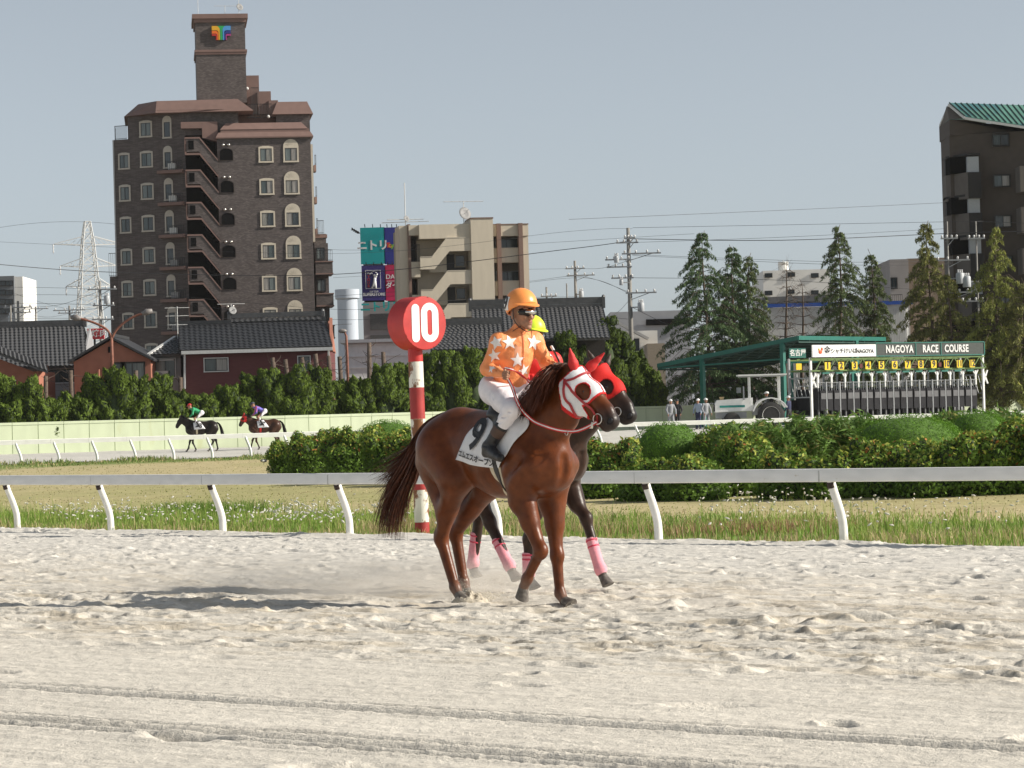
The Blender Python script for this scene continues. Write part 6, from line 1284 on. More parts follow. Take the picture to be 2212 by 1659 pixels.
def dark_block():
    Y = 205.0; root = thing('apartment_block', 'dark brown apartment block with green metal roof at the right edge', 'building', (ux(2120, 850, Y), Y, .6), 0); O = root.location
    u = lambda px, py=400, yl=0.: at(px, py, Y + yl).x - O.x; zz = lambda py, px=2100, yl=0.: at(px, py, Y + yl).z - O.z
    D = mat('dark_brown_tile', (.075, .060, .050), .8, .08, 2, bump=.1); D2 = mat('dark_grey_brown', (.125, .11, .098), .8, .08, 2, bump=.1); K = mat('near_black_panel', (.018, .016, .016), .7, .2); GR = mat('green_metal_roof', (.10, .24, .19), .45, .12, 1.2, col2=(.055, .16, .17), thr=(.52, .25, .03)); b = lambda x0, x1, y0, y1, z0, z1, nm, m=D, par=None: MB().bb(x0, x1, y0, y1, z0, z1).build(nm, m, par or root)
    # gable end faces left-front: plan runs away to the left rear
    xa, xc, xb = u(2034), u(2061), u(2100)
    zE, zA, zR = zz(270, 2034, 6), zz(224, 2061, 2), zz(252, 2088)
    MB().prism([(u(2035, 400, 6), 6.0), (xc, 1.5), (xb, 1.2), (u(2128), 1.0), (u(2330), -1.5), (u(2330), 16), (u(2040, 400, 16), 16)], zz(283, 2212) + 1.2, (0, 0, -1.2), (1, 0, 0), (0, 1, 0), (0, 0, 1)).build('wall', D, root)
    MB().add([(u(2035, 400, 6), 6, zE - .1), (xc, 1.4, zR), (xb, 1.1, zR), (xc, 2.4, zA - .12)], [(0, 1, 3), (1, 2, 3)]).build('gable', D2, root)
    MB().prism([(xc, zz(285, 2212)), (u(2330), zz(285, 2212)), (u(2330), zz(300, 2330) - .1), (xb, zR - .1), (xc, zR - .05)], 5, (0, 1.25, 0), (1, 0, 0), (0, 0, 1), (0, 1, 0)).build('upper_wall', D, root); MB().prism([(u(2036, 400, 6), 6.05), (xc, 1.55), (xb, 4), (xb, 9)], zE - zz(285, 2212) - .1, (0, 0, zz(285, 2212) - .05), (1, 0, 0), (0, 1, 0), (0, 0, 1)).build('end_wall', D2, root)
    # roof: seamed green sheets
    e1 = Vector((u(2088, 250), .6, zz(252, 2088))); A_ = Vector((u(2061, 224), 2.2, zA)); e2 = Vector((u(2330), -2.3, zz(300, 2330))); B_ = Vector((u(2330), 4.5, zz(218, 2330))); eL = Vector((u(2031, 270, 6), 6.0, zE)); n = Vector((0, 0, .1))
    for nm, q in [('roof_sheet', [e1.lerp(e2, i / 20), e1.lerp(e2, (i + 1) / 20), A_.lerp(B_, (i + 1) / 20), A_.lerp(B_, i / 20)]) for i in range(20)] + [('roof', [eL, A_, B_ + Vector((-4, 9, 0)), eL + Vector((1.6, 9, 0))])]: MB().add([p for p in q] + [p + n for p in q], [(3, 2, 1, 0), (4, 5, 6, 7), (0, 1, 5, 4), (1, 2, 6, 5), (2, 3, 7, 6), (3, 0, 4, 7)]).build(nm, GR, root)
    for i in range(21): t = i / 20; MB().beam(e1.lerp(e2, t) + n * 1.2, A_.lerp(B_, t) + n * 1.2, .06, .08).build('roof_seam', mat('dark_seam', (.03, .07, .06), .6, .1), root)
    for a_, c_ in ((e1, e2), (A_, e1), (eL, A_)): MB().beam(a_ - n * .6, c_ - n * .6, .16, .18).build('white_fascia', FASC, root)
    fl = 88 / FPX * Y
    for k in range(5):
        zp = zz(377, 2075) - fl * k; bl = thing_part('balcony', root)
        MB().prism([(u(2055), 2.4), (u(2090.5), -.1), (u(2119), .0), (u(2119), 2.5), (u(2055), 4)], 1.9, (0, 0, zp - 1.75), (1, 0, 0), (0, 1, 0), (0, 0, 1)).build('balcony_front', D2, bl); MB().bb(u(2091), u(2119), -.14, -.06, zp - 1.75, zp + .14).build('balcony_side', K, bl)  # side face near-black, its shade put into the colour
        b(u(2058), u(2118), 1.0, 3.6, zp + .16, zp + 1.36, 'recess', DKI, bl); b(u(2091), u(2116), .1, .6, zp + .15, zp + 1.28, 'water_heater', mat('pale_grey_box', (.36, .38, .40), .6, .05), bl) if k < 4 else None
        b(u(2041, 400, 3.5), u(2053, 400, 3.5), 3.0, 3.6, zp + .2, zp + 1.5, 'stair_window', K, bl); MB().prism([(u(2055), 2.3), (u(2090), -.05), (u(2119), .05), (u(2119), 2.5), (u(2055), 4)], .16, (0, 0, zp + 1.36), (1, 0, 0), (0, 1, 0), (0, 0, 1)).build('slab', K, bl)
        w_ = window(root, u(2166), .3, zz(302, 2166) - fl * k, 1.15, .82, n=(-.02, -1), frame=.04, m=SASH, gi=[(2, 4), (2, 3), (4, 3), (2, 2), (4, 2)][k]); bars(root, (u(2148), .18, zz(315, 2166) - fl * k), (u(2183), .1, zz(315, 2166) - fl * k), 1.0, 11, r=.015, name='window_grille') if k == 0 else None
        b(u(2190), u(2230), -2.5, -.6, zz(420, 2195) - fl * (k - .0), zz(365, 2195) - fl * k, 'front_balcony', D2)
    MB().bar((u(2206), -2.6, -1), (u(2204), -2.6, zz(312, 2204)), .06).build('downpipe', mat('copper_pipe', (.25, .13, .09), .6, .1), root)
dark_block()
def distant():
    # blocks and sheds further back
    def blk(name, label, x0, x1, ytop, Y, m, depth=14, zb=.3): 
        r = thing(name, label, 'building', (ux((x0 + x1) / 2, 850, Y), Y, zb)); a, b = at(x0, ytop, Y).x, at(x1, ytop, Y).x; wallbox(r, [(a, Y), (b, Y), (b, Y + depth), (a, Y + depth)], zb, at((x0 + x1) / 2, ytop, Y).z, m); return r
    CW = mat('pale_render', (.76, .75, .71), .8, .06, .8)
    r = blk('grey_apartments', 'pale grey apartment block at the far left edge', -60, 30, 597, 330, mat('shaded_render', (.17, .18, .19), .8, .08, .8)); wallbox(r, [(at(30, 600, 330).x + .01, 330.6), (at(47, 600, 330).x, 330.6), (at(47, 600, 330).x, 340), (at(30, 600, 330).x + .01, 340)], .3, at(40, 597, 330).z, CW, 'side_wall')  # shaded front and sunlit side strip put into two render colours
    for k in range(4):
        for px in (4, 20): wwin(r, px, 612 + k * 20, .8, .55, 329.95, frame=.04, m=SASH, gi=(4, 4))
    r = blk('white_block', 'white flat roofed block between the cedars', 1648, 1792, 583, 300, CW); MB().lathe([(.55, 0), (.55, 1.2)], 14, at(1692, 578, 302) - Vector((0, 0, .6))).build('roof_tank', CW, r, world=True); MB().bar(at(1692, 580, 302), at(1692, 562, 302), .05).build('mast', ACW, r, world=True)
    for px, py in ((1660, 595), (1709, 593), (1660, 633), (1708, 630), (1660, 665), (1760, 595), (1760, 632)): wwin(r, px, py, .75, .42, 299.95, frame=.03, m=SASH, gi=(4, 4))
    r = blk('corrugated_shed', 'large white corrugated shed with blue roof edge behind the starting gate', 1648, 1962, 662, 235, mat('white_corrugate', (.80, .80, .78), .6, .05, 2)); 
    for i in range(88): px = 1649 + i * 3.55; p = at(px, 700, 234.94); MB().bb(p.x - .03, p.x + .03, 234.9, 234.99, .3, at(px, 664, 235).z).build('corrugation', MATS['white_corrugate'], r, world=True)
    a, b = at(1644, 661, 234.8), at(1972, 653, 234.8); MB().beam(a, b, .4, .3).build('blue_fascia', mat('blue_fascia', (.02, .08, .36), .5, .05), r, world=True)
    for x0, x1 in ((1742, 1792), (1850, 1918)): MB().bb(at(x0, 740, 234.8).x, at(x1, 740, 234.8).x, 234.7, 234.9, at(x0, 790, 234.8).z, at(x0, 724, 234.8).z).build('doorway', DKI, r, world=True)
    MB().beam(at(1640, 652, 240), at(1800, 645, 240), 6, .5).build('tiled_roof', KAW, r, world=True)
    r = blk('grey_block', 'plain grey rendered block between the cedars near the right', 1922, 1962, 560, 240, mat('grey_brown_render', (.26, .24, .23), .8, .06, 1)); wallbox(r, [(at(1962, 600, 240).x + .01, 240.4), (at(2060, 600, 240).x, 240.4), (at(2060, 600, 240).x, 252), (at(1962, 600, 240).x + .01, 252)], .3, at(2000, 557, 240).z, mat('brown_render', (.20, .15, .11), .8, .06, 1), 'side_wall'); wwin(r, 1931, 612, .5, .9, 239.95, frame=.04, m=SASH, gi=(4, 4))
    bars(r, tuple(r.matrix_basis.inverted() @ at(1924, 668, 239.5)), tuple(r.matrix_basis.inverted() @ at(1950, 667, 239.5)), 1.2, 6, name='balcony_railing')
    r = blk('grey_warehouse', 'grey flat warehouse beyond the power pole', 1318, 1490, 672, 300, mat('grey_metal', (.36, .37, .39), .6, .06, 1)); MB().bb(at(1395, 690, 299.9).x, at(1490, 690, 299.9).x, 299.7, 299.9, at(1400, 703, 299.9).z, at(1400, 690, 299.9).z).build('dark_opening', DKI, r, world=True)
    r = blk('white_house', 'small pale house with slanted roof left of the dark cedars', 1320, 1420, 715, 230, CW); MB().beam(at(1320, 690, 229), at(1400, 732, 229), 1.4, .2).build('roof', mat('pale_roof', (.50, .49, .47), .6, .06), r, world=True); wallbox(r, [(at(1398, 740, 225).x, 225), (at(1436, 740, 225).x, 225), (at(1436, 740, 225).x, 230), (at(1398, 740, 225).x, 230)], .3, at(1410, 742, 225).z, mat('tan_render', (.42, .34, .25), .8, .06), 'annex'); wwin(r, 1365, 745, 1.2, 1.0, 229.9, gi=(2, 4))
    # striped round chimney tower, bluish distance haze put into the shaft colour
    Y = 420; r = thing('water_tower', 'pale bluish round tower far behind the billboards', 'tower', (ux(750, 850, Y), Y, .3)); c = at(750, 640, Y); PB = mat('haze_blue_tower', (.50, .55, .62), .7, .04, .5)
    MB().lathe([(1.55, .0), (1.5, c.z - .8), (1.8, c.z - .6), (1.8, c.z + .7)], 20, (c.x, Y, .3)).build('shaft', PB, r, smooth=True, world=True, angle=30)
    for k in range(7): MB().bb(c.x - .35, c.x - .1, Y - 1.62, Y - 1.5, 3 + k * 1.9, 3.35 + k * 1.9).build('slot_window', mat('blue_slot', (.10, .16, .30), .5, .1), r, world=True)
    # red grill-house sign
    Y = 215; r = thing('shop_sign', 'small red sign with white characters left of the street lamp', 'sign', (ux(206, 850, Y), Y, .3)); a, b = at(189, 733, Y), at(224, 709, Y); MB().bb(a.x, b.x, Y, Y + .3, a.z, b.z).build('board', mat('red_board', (.55, .02, .03), .5, .03), r, world=True); put_text(MB(), '牛焼肉', at(206, 721, Y - .02), (1, 0, 0), (0, 0, 1), (0, -1, 0), .62, .01, .01).build('lettering', FASC, r, world=True); MB().bar((a.x + .5, Y + .3, .3), (a.x + .5, Y + .3, b.z), .08).build('pole', RAILK, r, world=True)
distant()
CHEST = (.125, .034, .0095); MUZ = (.034, .024, .021)
horse1, A1, hv1, hf1 = make_horse(J1, HF, .010, 'horse', 'chestnut racehorse with white and red hood walking nearest the camera', CHEST, MUZ)
P1_ = np.array(J1['poll']); N1_ = np.array(J1['nose']); hh1, hn1, hs1 = head_frame(P1_, N1_); HL1 = np.linalg.norm(N1_ - P1_) / .6
def hq(J, t, a=0., b=0.):
    p, n_ = np.array(J['poll'], float), np.array(J['nose'], float); h, n, s = head_frame(p, n_); L_ = np.linalg.norm(n_ - p) / .6
    return p + (h * t + n * a + s * b) * L_
def hc(J, v):
    p, n_ = np.array(J['poll'], float), np.array(J['nose'], float); h, n, s = head_frame(p, n_); L_ = np.linalg.norm(n_ - p) / .6
    q = (v - p) / L_; return q @ h, q @ n, q @ s
HOODM = attr_mat('hood_cloth', rough=.7, spec=.25, var=.05, scale=60, bump=.2, bscale=220)
def make_hood(root, J, A, base, trim, vox=.0055, name='hood', stripe=True):
    p = np.array(J['poll']); hv, hf = sdf_mesh(A, vox, lo=p - .34, hi=p + np3(.36, .36, .26)); hv = relax(hv, hf, 1, .4)
    def val(v):
        t, a, b = hc(J, v); back = t - (.0 + np.maximum(0, -.085 - a) * 1.25); front = (.352 - .9 * np.maximum(0, -.0 - a) * .45 + 2.2 * np.maximum(0, -.085 - a)) - t
        front = np.minimum(front, .40 - t)
        eye = np.sqrt(((t - .225) / .075) ** 2 + ((a - .012) / .062) ** 2) - 1
        return t, a, b, back, front, np.where(np.abs(b) > .02, eye, 9)
    def keep(v):
        t, a, b, back, front, eye = val(v); return (back > 0) & (front > 0) & (eye > 0) & (t > -.10) & (a > -.24)
    v2, f2, nv = shell(hv, hf, A, keep, .010)
    t, a, b, back, front, eye = val(v2 - nv * .010)
    C = np.tile(np.array(base), (len(v2), 1)); red = (front < .022) | (back < .016) | (eye < .14) | (a < -.205)
    if stripe: red |= (np.abs(b) < .011) & (a > 0)
    C[red] = trim
    v3 = v2 - nv * .007; n = len(v2); e = {}
    # give the cloth a turned edge so that it has thickness
    ed = np.concatenate([f2[:, [0, 1]], f2[:, [1, 2]], f2[:, [2, 3]], f2[:, [3, 0]]]); key = np.sort(ed, 1); _, ix, ct = np.unique(key, axis=0, return_index=True, return_counts=True)
    be = ed[ix[ct == 1]]; rim = np.stack([be[:, 1], be[:, 0], be[:, 0] + n, be[:, 1] + n], 1)
    return np_mesh(name, np.concatenate([v2, v3]), np.concatenate([f2, rim]), HOODM, root, smooth=True, attr={'col': np.concatenate([C, C])})
def make_ear(parent, base, tip, r, m, name='ear', cup=True):
    base = np.array(base, float); tip = np.array(tip, float); d = tip - base; mid = base + d * .42
    v, f = sdf_mesh([cone(base, mid, r * .8, r, .02), cone(mid, base + d * .72, r, r * .62, .02), cone(base + d * .7, tip, r * .62, .007, .01)], .006)
    return np_mesh(name, relax(v, f, 1, .4), f, m, parent, smooth=True)
hood1 = make_hood(horse1, J1, A1, (.80, .80, .82), (.62, .022, .022))
for nm, sd, tip in (('r', -1, P4(1231, 753, -.01)), ('l', 1, P4(1305, 763, .22))):
    make_ear(hood1, hq(J1, .035, .045, .055 * sd), tip, .037, RED, 'ear_cover')
# bridle: brow band, cheek straps, nose strap, bit rings
tk = strap(A1, [hq(J1, .045, -.05, -.12), hq(J1, .075, .02, -.10), hq(J1, .085, .075, -.04), hq(J1, .085, .085, .0), hq(J1, .085, .07, .05), hq(J1, .07, .02, .1)], .018, .013); tk.build('brow_band', REDL, horse1)
for sd in (-1, 1):
    strap(A1, [hq(J1, .05, -.05, .12 * sd), hq(J1, .16, -.055, .12 * sd), hq(J1, .28, -.05, .12 * sd), hq(J1, .40, -.045, .10 * sd), hq(J1, .455, -.055, .09 * sd)], .020, .014).build('cheek_strap', REDL, horse1)
    strap(A1, [hq(J1, .03, -.03, .12 * sd), hq(J1, .12, -.13, .11 * sd), hq(J1, .22, -.2, .06 * sd), hq(J1, .26, -.215, .0)], .020, .013).build('throat_strap', REDL, horse1)
    c = hq(J1, .495, -.065, .078 * sd); ring = [c + (hh1 * math.cos(t) + hn1 * math.sin(t)) * .040 + hs1 * sd * .004 for t in np.linspace(0, 2 * math.pi, 25)]
    MB().tube([tuple(q) for q in ring], .0042, 6, cap=False).build('bit_ring', STEEL, horse1, smooth=True)
strap(A1, [hq(J1, .47, -.05, -.1), hq(J1, .50, -.115, -.05), hq(J1, .51, -.13, 0), hq(J1, .50, -.115, .05), hq(J1, .47, -.05, .1)], .016, .004).build('chin_strap', REDL, horse1)
m_ = MB(); m_.tube([tuple(hq(J1, .48, -.12, -.09)), tuple(hq(J1, .50, -.16, -.085)), tuple(hq(J1, .475, -.185, -.07))], [.013, .016, .011], 8, flat=.5); m_.build('bit_guard', mat('white_rubber', (.70, .69, .62), .6, .1), horse1, smooth=True)
for k in (-1, 1): MB().ell(tuple(hq(J1, .225, .014, .086 * k)), (.020, .017, .020), 12, 8).build('eye', mat('dark_eye', (.008, .006, .006), .08, .1, spec=.8), horse1, smooth=True)
# mane and tail
crest1 = [(.44, 0, 1.72), (.50, 0, 1.76), (.56, .01, 1.80), (.70, .03, 1.865), (.82, .05, 1.90)]
crest1 = [tuple(snap(A1, np.array(p), -.004)) for p in crest1]
mane_hair(horse1, A1, crest1, 2300, 31, HAIRM, fall=-1, ln=(.20, .50))
tl = [P4(985, 892, 0), P4(955, 901, 0), P4(925, 925, 0), P4(903, 965, -.02), P4(885, 1010, -.03), P4(862, 1060, -.03), P4(846, 1110, -.03), P4(836, 1170, -.03)]
tail_hair(horse1, tl, 950, 32, HAIRM, .066, .12, .0055, .74)
tl2 = [P4(925, 925, 0), P4(900, 960, -.02), P4(872, 995, -.02), P4(838, 1025, -.02), P4(806, 1050, -.02)]
tail_hair(horse1, tl2, 260, 33, HAIRM, .055, .13, .0035, .5)
# saddle cloth with number and name
lc = [(1052, 893), (1030, 907), (1008, 931), (995, 960), (982, 993)]; rc = [(1122, 900), (1126, 920), (1119, 945), (1108, 975), (1086, 1011)]
def cloth_pt(s, t, off):
    l = spline([HF.P(x, y, -.26)[[0, 2]] for x, y in lc], 41); r = spline([HF.P(x, y, -.24)[[0, 2]] for x, y in rc], 41)
    i = np.clip((t * 40).round().astype(int), 0, 40); xz = l[i] * (1 - s)[:, None] + r[i] * s[:, None]; xz[:, 1] -= .016 * np.sin(np.pi * s) * t
    return xz
ns_, nt_ = 26, 31; Sg, Tg = np.meshgrid(np.linspace(0, 1, ns_), np.linspace(0, 1, nt_), indexing='ij'); xz = cloth_pt(Sg.ravel(), Tg.ravel(), 0)
yr = hug(A1, xz[:, 0], xz[:, 1], -1, .016); yr = np.minimum(yr, -.02) - .004 * np.sin(xz[:, 0] * 30 + xz[:, 1] * 8) * Tg.ravel()
for it in range(1):
    top = (Tg.ravel() < .02); yr[top] = np.maximum(yr[top], -.06)
Vr = np.stack([xz[:, 0], yr, xz[:, 1]], 1); Vl = Vr * np3(1, -1, 1); I = np.arange(ns_ * nt_).reshape(ns_, nt_)
fq = np.stack([I[:-1, :-1], I[1:, :-1], I[1:, 1:], I[:-1, 1:]], -1).reshape(-1, 4); bridge = np.stack([I[:-1, 0], I[1:, 0], I[1:, 0] + len(Vr), I[:-1, 0] + len(Vr)], 1)
sc_ = np_mesh('saddle_cloth', np.concatenate([Vr, Vl]), np.concatenate([fq, fq[:, ::-1] + len(Vr), bridge]), WCLOTH, horse1, smooth=True)
md = sc_.modifiers.new('thick', 'SOLIDIFY'); md.thickness = .006; md.offset = 1
def cloth_text(body, c, size, ang, sx, bold, off=.030):
    vs, fs = text_mesh(body, size, 0, bold, sx); cx = HF.P(c[0], c[1], -.26); ca, sa = math.cos(ang), math.sin(ang)
    # slice long edges so that the print follows the cloth
    x = np.array([cx[0] + (v.x * ca - v.y * sa) for v in vs]); z = np.array([cx[2] + (v.x * sa + v.y * ca) for v in vs])
    y = hug(A1, x, z, -1, off); MB().add(list(zip(x, y, z)), fs).build('printed_number' if len(body) == 1 else 'printed_name', BLK, sc_)
cloth_text('9', (1030, 942), .36, R(-14), .95, .008)
cloth_text('エムエスオープン', (1031, 991), .060, R(-11), 1.0, .0022)
# girth: cream web with a black strap over it
def girth(pts, w_, m, off, nm):
    pr = [(x, z) for x, z in pts]; sp = spline(pr, 30); y = hug(A1, sp[:, 0], sp[:, 1], -1, off); q = np.stack([sp[:, 0], y, sp[:, 1]], 1)
    nr = [body_normal(A1, p) for p in q]; ribbon(q, w_, lambda i: nr[i], .006).build(nm, m, horse1)
    q2 = q * np3(1, -1, 1); ribbon(q2, w_, lambda i: nr[i] * np3(1, -1, 1), .006).build(nm, m, horse1)
gp = [HF.P(x, y, yy)[[0, 2]] for x, y, yy in ((1066, 985, -.27), (1068, 1010, -.27), (1073, 1035, -.27), (1082, 1062, -.24), (1094, 1085, -.15), (1103, 1094, -.06))]
girth(gp, .150, CREAM, .006, 'girth'); girth([(x + .008, z) for x, z in gp], .055, BLKL, .013, 'girth_strap')
# little racing saddle
sv, sf = sdf_mesh([cone((.02, 0, 1.615), (.34, 0, 1.635), .07, .06, .04, ((0, 0, 1), .6)), cone((-.02, 0, 1.63), (.03, 0, 1.645), .075, .06, .03, ((1, 0, 0), .5)),
    cone((.16, -.13, 1.55), (.30, -.225, 1.40), .06, .10, .05, ((0, 1, 0), .22)), cone((.16, .13, 1.55), (.30, .225, 1.40), .06, .10, .05, ((0, 1, 0), .22)), cone((.14, -.05, 1.62), (.16, -.15, 1.54), .08, .07, .05, ((0, 0, 1), .4)), cone((.14, .05, 1.62), (.16, .15, 1.54), .08, .07, .05, ((0, 0, 1), .4))], .012)
np_mesh('saddle', sv, sf, BLKL, horse1, smooth=True)
# ================================================================== riders
SKIN = attr_mat('skin', rough=.5, spec=.35, var=.08, scale=40, bump=.05, bscale=200)
GLASS = mat('goggle_lens', (.55, .54, .52), .12, .15, 20, metal=1.0)
def fist(c, d, w_, b, thumb=1):
    """closed hand: palm, four unequal bent fingers, thumb. d along the forearm, w_ across the knuckles (towards the thumb), b out of the back of the hand"""
    c, d, w_, b = np.array(c, float), dirn(d), dirn(w_), dirn(b); A = [cone(c - d * .035, c + d * .02, .024, .026, .012, (b, .75)), cone(c + d * .02 + w_ * .022, c + d * .02 - w_ * .022, .019, .017, .012)]
    for i, L_ in enumerate((.95, 1.05, 1.0, .82)):
        k0 = c + d * .032 + w_ * (.027 - i * .0185) + b * .006; k1 = k0 + d * .017 * L_ - b * .026 * L_; k2 = k1 - d * .024 * L_ - b * .014; k3 = k2 - d * .012 + b * .012
        A += [cone(k0, k1, .0098, .0092, .004), cone(k1, k2, .0092, .0084, .004), cone(k2, k3, .0084, .0078, .004)]
    t0 = c - d * .02 + w_ * .026; t1 = t0 + d * .028 + w_ * .016 - b * .012; t2 = t1 + d * .020 - b * .022 - w_ * .006
    A += [cone(t0, t1, .0125, .011, .008), cone(t1, t2, .011, .0088, .005)]; return A
def human_head(c, f, u, hs=1.0):
    f = dirn(f); u = dirn(np.array(u) - f * np.dot(u, f)); l = np.cross(u, f); q = lambda a, b=0., cc=0.: c + (f * a + l * b + u * cc) * hs; M = np.stack([f, l, u], 1)
    A = [ball(q(-.008, 0, .022), (.094, .076, .10), .02, M), ball(q(.028, 0, -.035), (.062, .060, .072), .03, M), ball(q(.045, 0, -.09), (.045, .046, .034), .03, M), ball(q(.078, 0, -.112), (.022, .026, .018), .015, M)]
    A += [ball(q(.085, .0, -.078), (.014, .030, .022), .012, M), ball(q(.098, 0, -.071), (.009, .022, .006), .004, M), ball(q(.097, 0, -.083), (.009, .019, .006), .004, M), cone(q(.086, 0, .01), q(.108, 0, -.042), .009, .014, .010), ball(q(.100, .012, -.046), (.010, .008, .008), .006, M), ball(q(.100, -.012, -.046), (.010, .008, .008), .006, M)]
    for s in (-1, 1): A += [ball(q(.062, .040 * s, -.03), (.028, .024, .026), .02, M), ball(q(-.005, .078 * s, -.03), (.020, .010, .032), .008, M), ball(q(.082, .032 * s, .022), (.016, .024, .010), .01, M), sub(ball(q(.092, .031 * s, .002), (.012, .015, .010), .008, M))]
    for p in A:
        if p['t'] == 'e': p['r'] = p['r'] * hs
        else: p['ra'] *= hs; p['rb'] *= hs
    return A, M
def star_part(parent, prims, c, nrm_hint, r, m, rot=0., n=5, off=.004, name='star'):
    """five-pointed star lying on the cloth"""
    c, nv = snapN(prims, np.array(c, float)[None], off); c = c[0]; nv = nv[0]; up = np3(0, 0, 1); a = np.cross(up, nv); a = a / max(np.linalg.norm(a), 1e-6); b = np.cross(nv, a)
    P_ = [c]; ring = []
    out = []
    for i in range(10):
        an = rot + math.pi / 2 + i * math.pi / 5; rr = r if i % 2 == 0 else r * .42; out.append(np.array([math.cos(an) * rr, math.sin(an) * rr]))
    pts = [np.zeros(2)]; F_ = []
    lv = 4
    for k in range(1, lv + 1):
        for i in range(10):
            for sub_ in range(2): pts.append((out[i] * (1 - sub_ * .5) + out[(i + 1) % 10] * sub_ * .5) * k / lv)
    for i in range(20): F_.append((0, 1 + i, 1 + (i + 1) % 20))
    for k in range(1, lv):
        for i in range(20): j = (i + 1) % 20; o0 = 1 + (k - 1) * 20; o1 = 1 + k * 20; F_ += [(o0 + i, o1 + i, o1 + j), (o0 + i, o1 + j, o0 + j)]
    W = np.array([c + a * p[0] + b * p[1] for p in pts]); W, nn = snapN(prims, W, off, 2)
    return np_mesh(name, W, np.array(F_), m, parent, smooth=True)
def make_rider(J, F, name, label, cols, vox=.010, fine=True, group=None, parts=True):
    """J: joints in the horse's frame. Returns root and the jersey solids"""
    root = thing(name, label, 'person', F.O, F.yaw, group)
    g = {k: np.array(v_, float) for k, v_ in J.items() if k not in ('face', 'up', 'hs')}; f = dirn(J['face']); u = np.array(J.get('up', (0, 0, 1)), float)
    nk = (g['shR'] + g['shL']) / 2; pel = (g['hipR'] + g['hipL']) / 2; ch = nk * .72 + pel * .28; wa = nk * .35 + pel * .65; tf = np.cross(g['shL'] - g['shR'], nk - pel); tf = dirn(tf); tf = tf if tf[0] > 0 else -tf
    hs = J.get('hs', 1.0); HA, M = human_head(g['head'], f, u, hs); HA += [cone(g['head'] - u * .07 - f * .02, nk + u * .01, .052, .058, .03)]
    # skin: one continuous body
    core = HA + [cone(nk, pel, .07, .08, .05)]
    for s in 'RL':
        core += chain([g['sh' + s] * .8 + nk * .2, g['el' + s], g['wr' + s]], [.035, .03, .024], .02) + chain([g['hip' + s], g['kn' + s], g['an' + s]], [.05, .04, .03], .03)
        core += [cone(g['an' + s], g['toe' + s], .025, .02, .02)]
        d = dirn(g['wr' + s] - g['el' + s]); wv = dirn(J.get('thumb' + s, (0, 0, 1))); wv = dirn(wv - d * (wv @ d)); sg = 1 if s == 'R' else -1
        core += fist(g['wr' + s] + d * .045, d, wv, np.cross(wv, d) * sg * J.get('bk' + s, 1))
    hd = g['head']
    if fine:
        v1, f1 = sdf_mesh(HA, .0045); V = [v1]; Fc = [f1]; n = len(v1)
        for s in 'RL':
            d = dirn(g['wr' + s] - g['el' + s]); wv = dirn(J.get('thumb' + s, (0, 0, 1))); wv = dirn(wv - d * (wv @ d)); sg = 1 if s == 'R' else -1
            v2, f2 = sdf_mesh(fist(g['wr' + s] + d * .045, d, wv, np.cross(wv, d) * sg * J.get('bk' + s, 1)) + [cone(g['wr' + s] - d * .06, g['wr' + s] + d * .02, .026, .022, .01)], .004); V.append(v2); Fc.append(f2 + n); n += len(v2)
        rest = [p for p in core if not any(p is q for q in HA)]; v3, f3 = sdf_mesh([p for p in rest if max(p.get('ra', 1), .0) > .018], .014); V.append(v3); Fc.append(f3 + n); v = np.concatenate(V); fc = np.concatenate(Fc)
    else: v, fc = sdf_mesh(core, vox)
    C = np.tile(np.array(cols['skin']), (len(v), 1)); lp = _nrm((v - (hd + f * .103 - u * .077)) / np3(.02, .02, .011)) < 1.0; C[lp] = np.array(cols['skin']) * np3(.95, .62, .62)
    np_mesh('body', v, fc, SKIN, root, smooth=True, attr={'col': C})
    # jersey
    JA = [cone(ch, nk - u * .03, .145, .10, .05, (tf, .74)), cone(wa, ch, .130, .150, .06, (tf, .76)), cone(pel + (nk - pel) * .12, wa, .128, .130, .05, (tf, .82)), cone(g['shR'] * .9 + nk * .1, g['shL'] * .9 + nk * .1, .058, .058, .05), cone(nk - u * .01, hd - u * .105 * hs - f * .02, .072, .058, .02)]
    for s in 'RL': JA += [cone(nk + u * .035, g['sh' + s] + u * .0, .060, .045, .05)]
    for s in 'RL':
        sh, el, wr = g['sh' + s], g['el' + s], g['wr' + s]
        JA += [ball(sh, .058, .045), cone(sh, el, .060, .055, .04), ball(el, .055, .02), cone(el, el + (wr - el) * .6, .054, .042, .02), cone(el + (wr - el) * .6, wr, .042, .031, .02)]
    if fine:
        rg = np.random.RandomState(3)
        for s in 'RL':                                    # creases in the sleeves
            sh, el, wr = g['sh' + s], g['el' + s], g['wr' + s]
            for t in (.45, .6, .75, .88): c = sh + (el - sh) * t; JA += [sub(cone(c + rg.normal(0, .02, 3) + tf * .06, c + rg.normal(0, .05, 3) + tf * .04 - np3(0, 0, .04), .006, .006, .016))]
            for t in (.15, .3, .5, .7): c = el + (wr - el) * t; JA += [sub(cone(c + np3(0, 0, .05) + rg.normal(0, .015, 3), c + tf * .05 + rg.normal(0, .02, 3), .005, .005, .014))]
    jv, jf = sdf_mesh(JA, vox if not fine else .0075, clip=[lambda g_: -( (g_ - (pel + (nk - pel) * .05)) @ dirn(nk - pel))])
    jer = np_mesh('jersey', relax(jv, jf, 1, .4), jf, cols['jersey'], root, smooth=True)
    # breeches
    BA = [ball(pel + u * .0 - tf * .03, (.15, .165, .12), .05)]
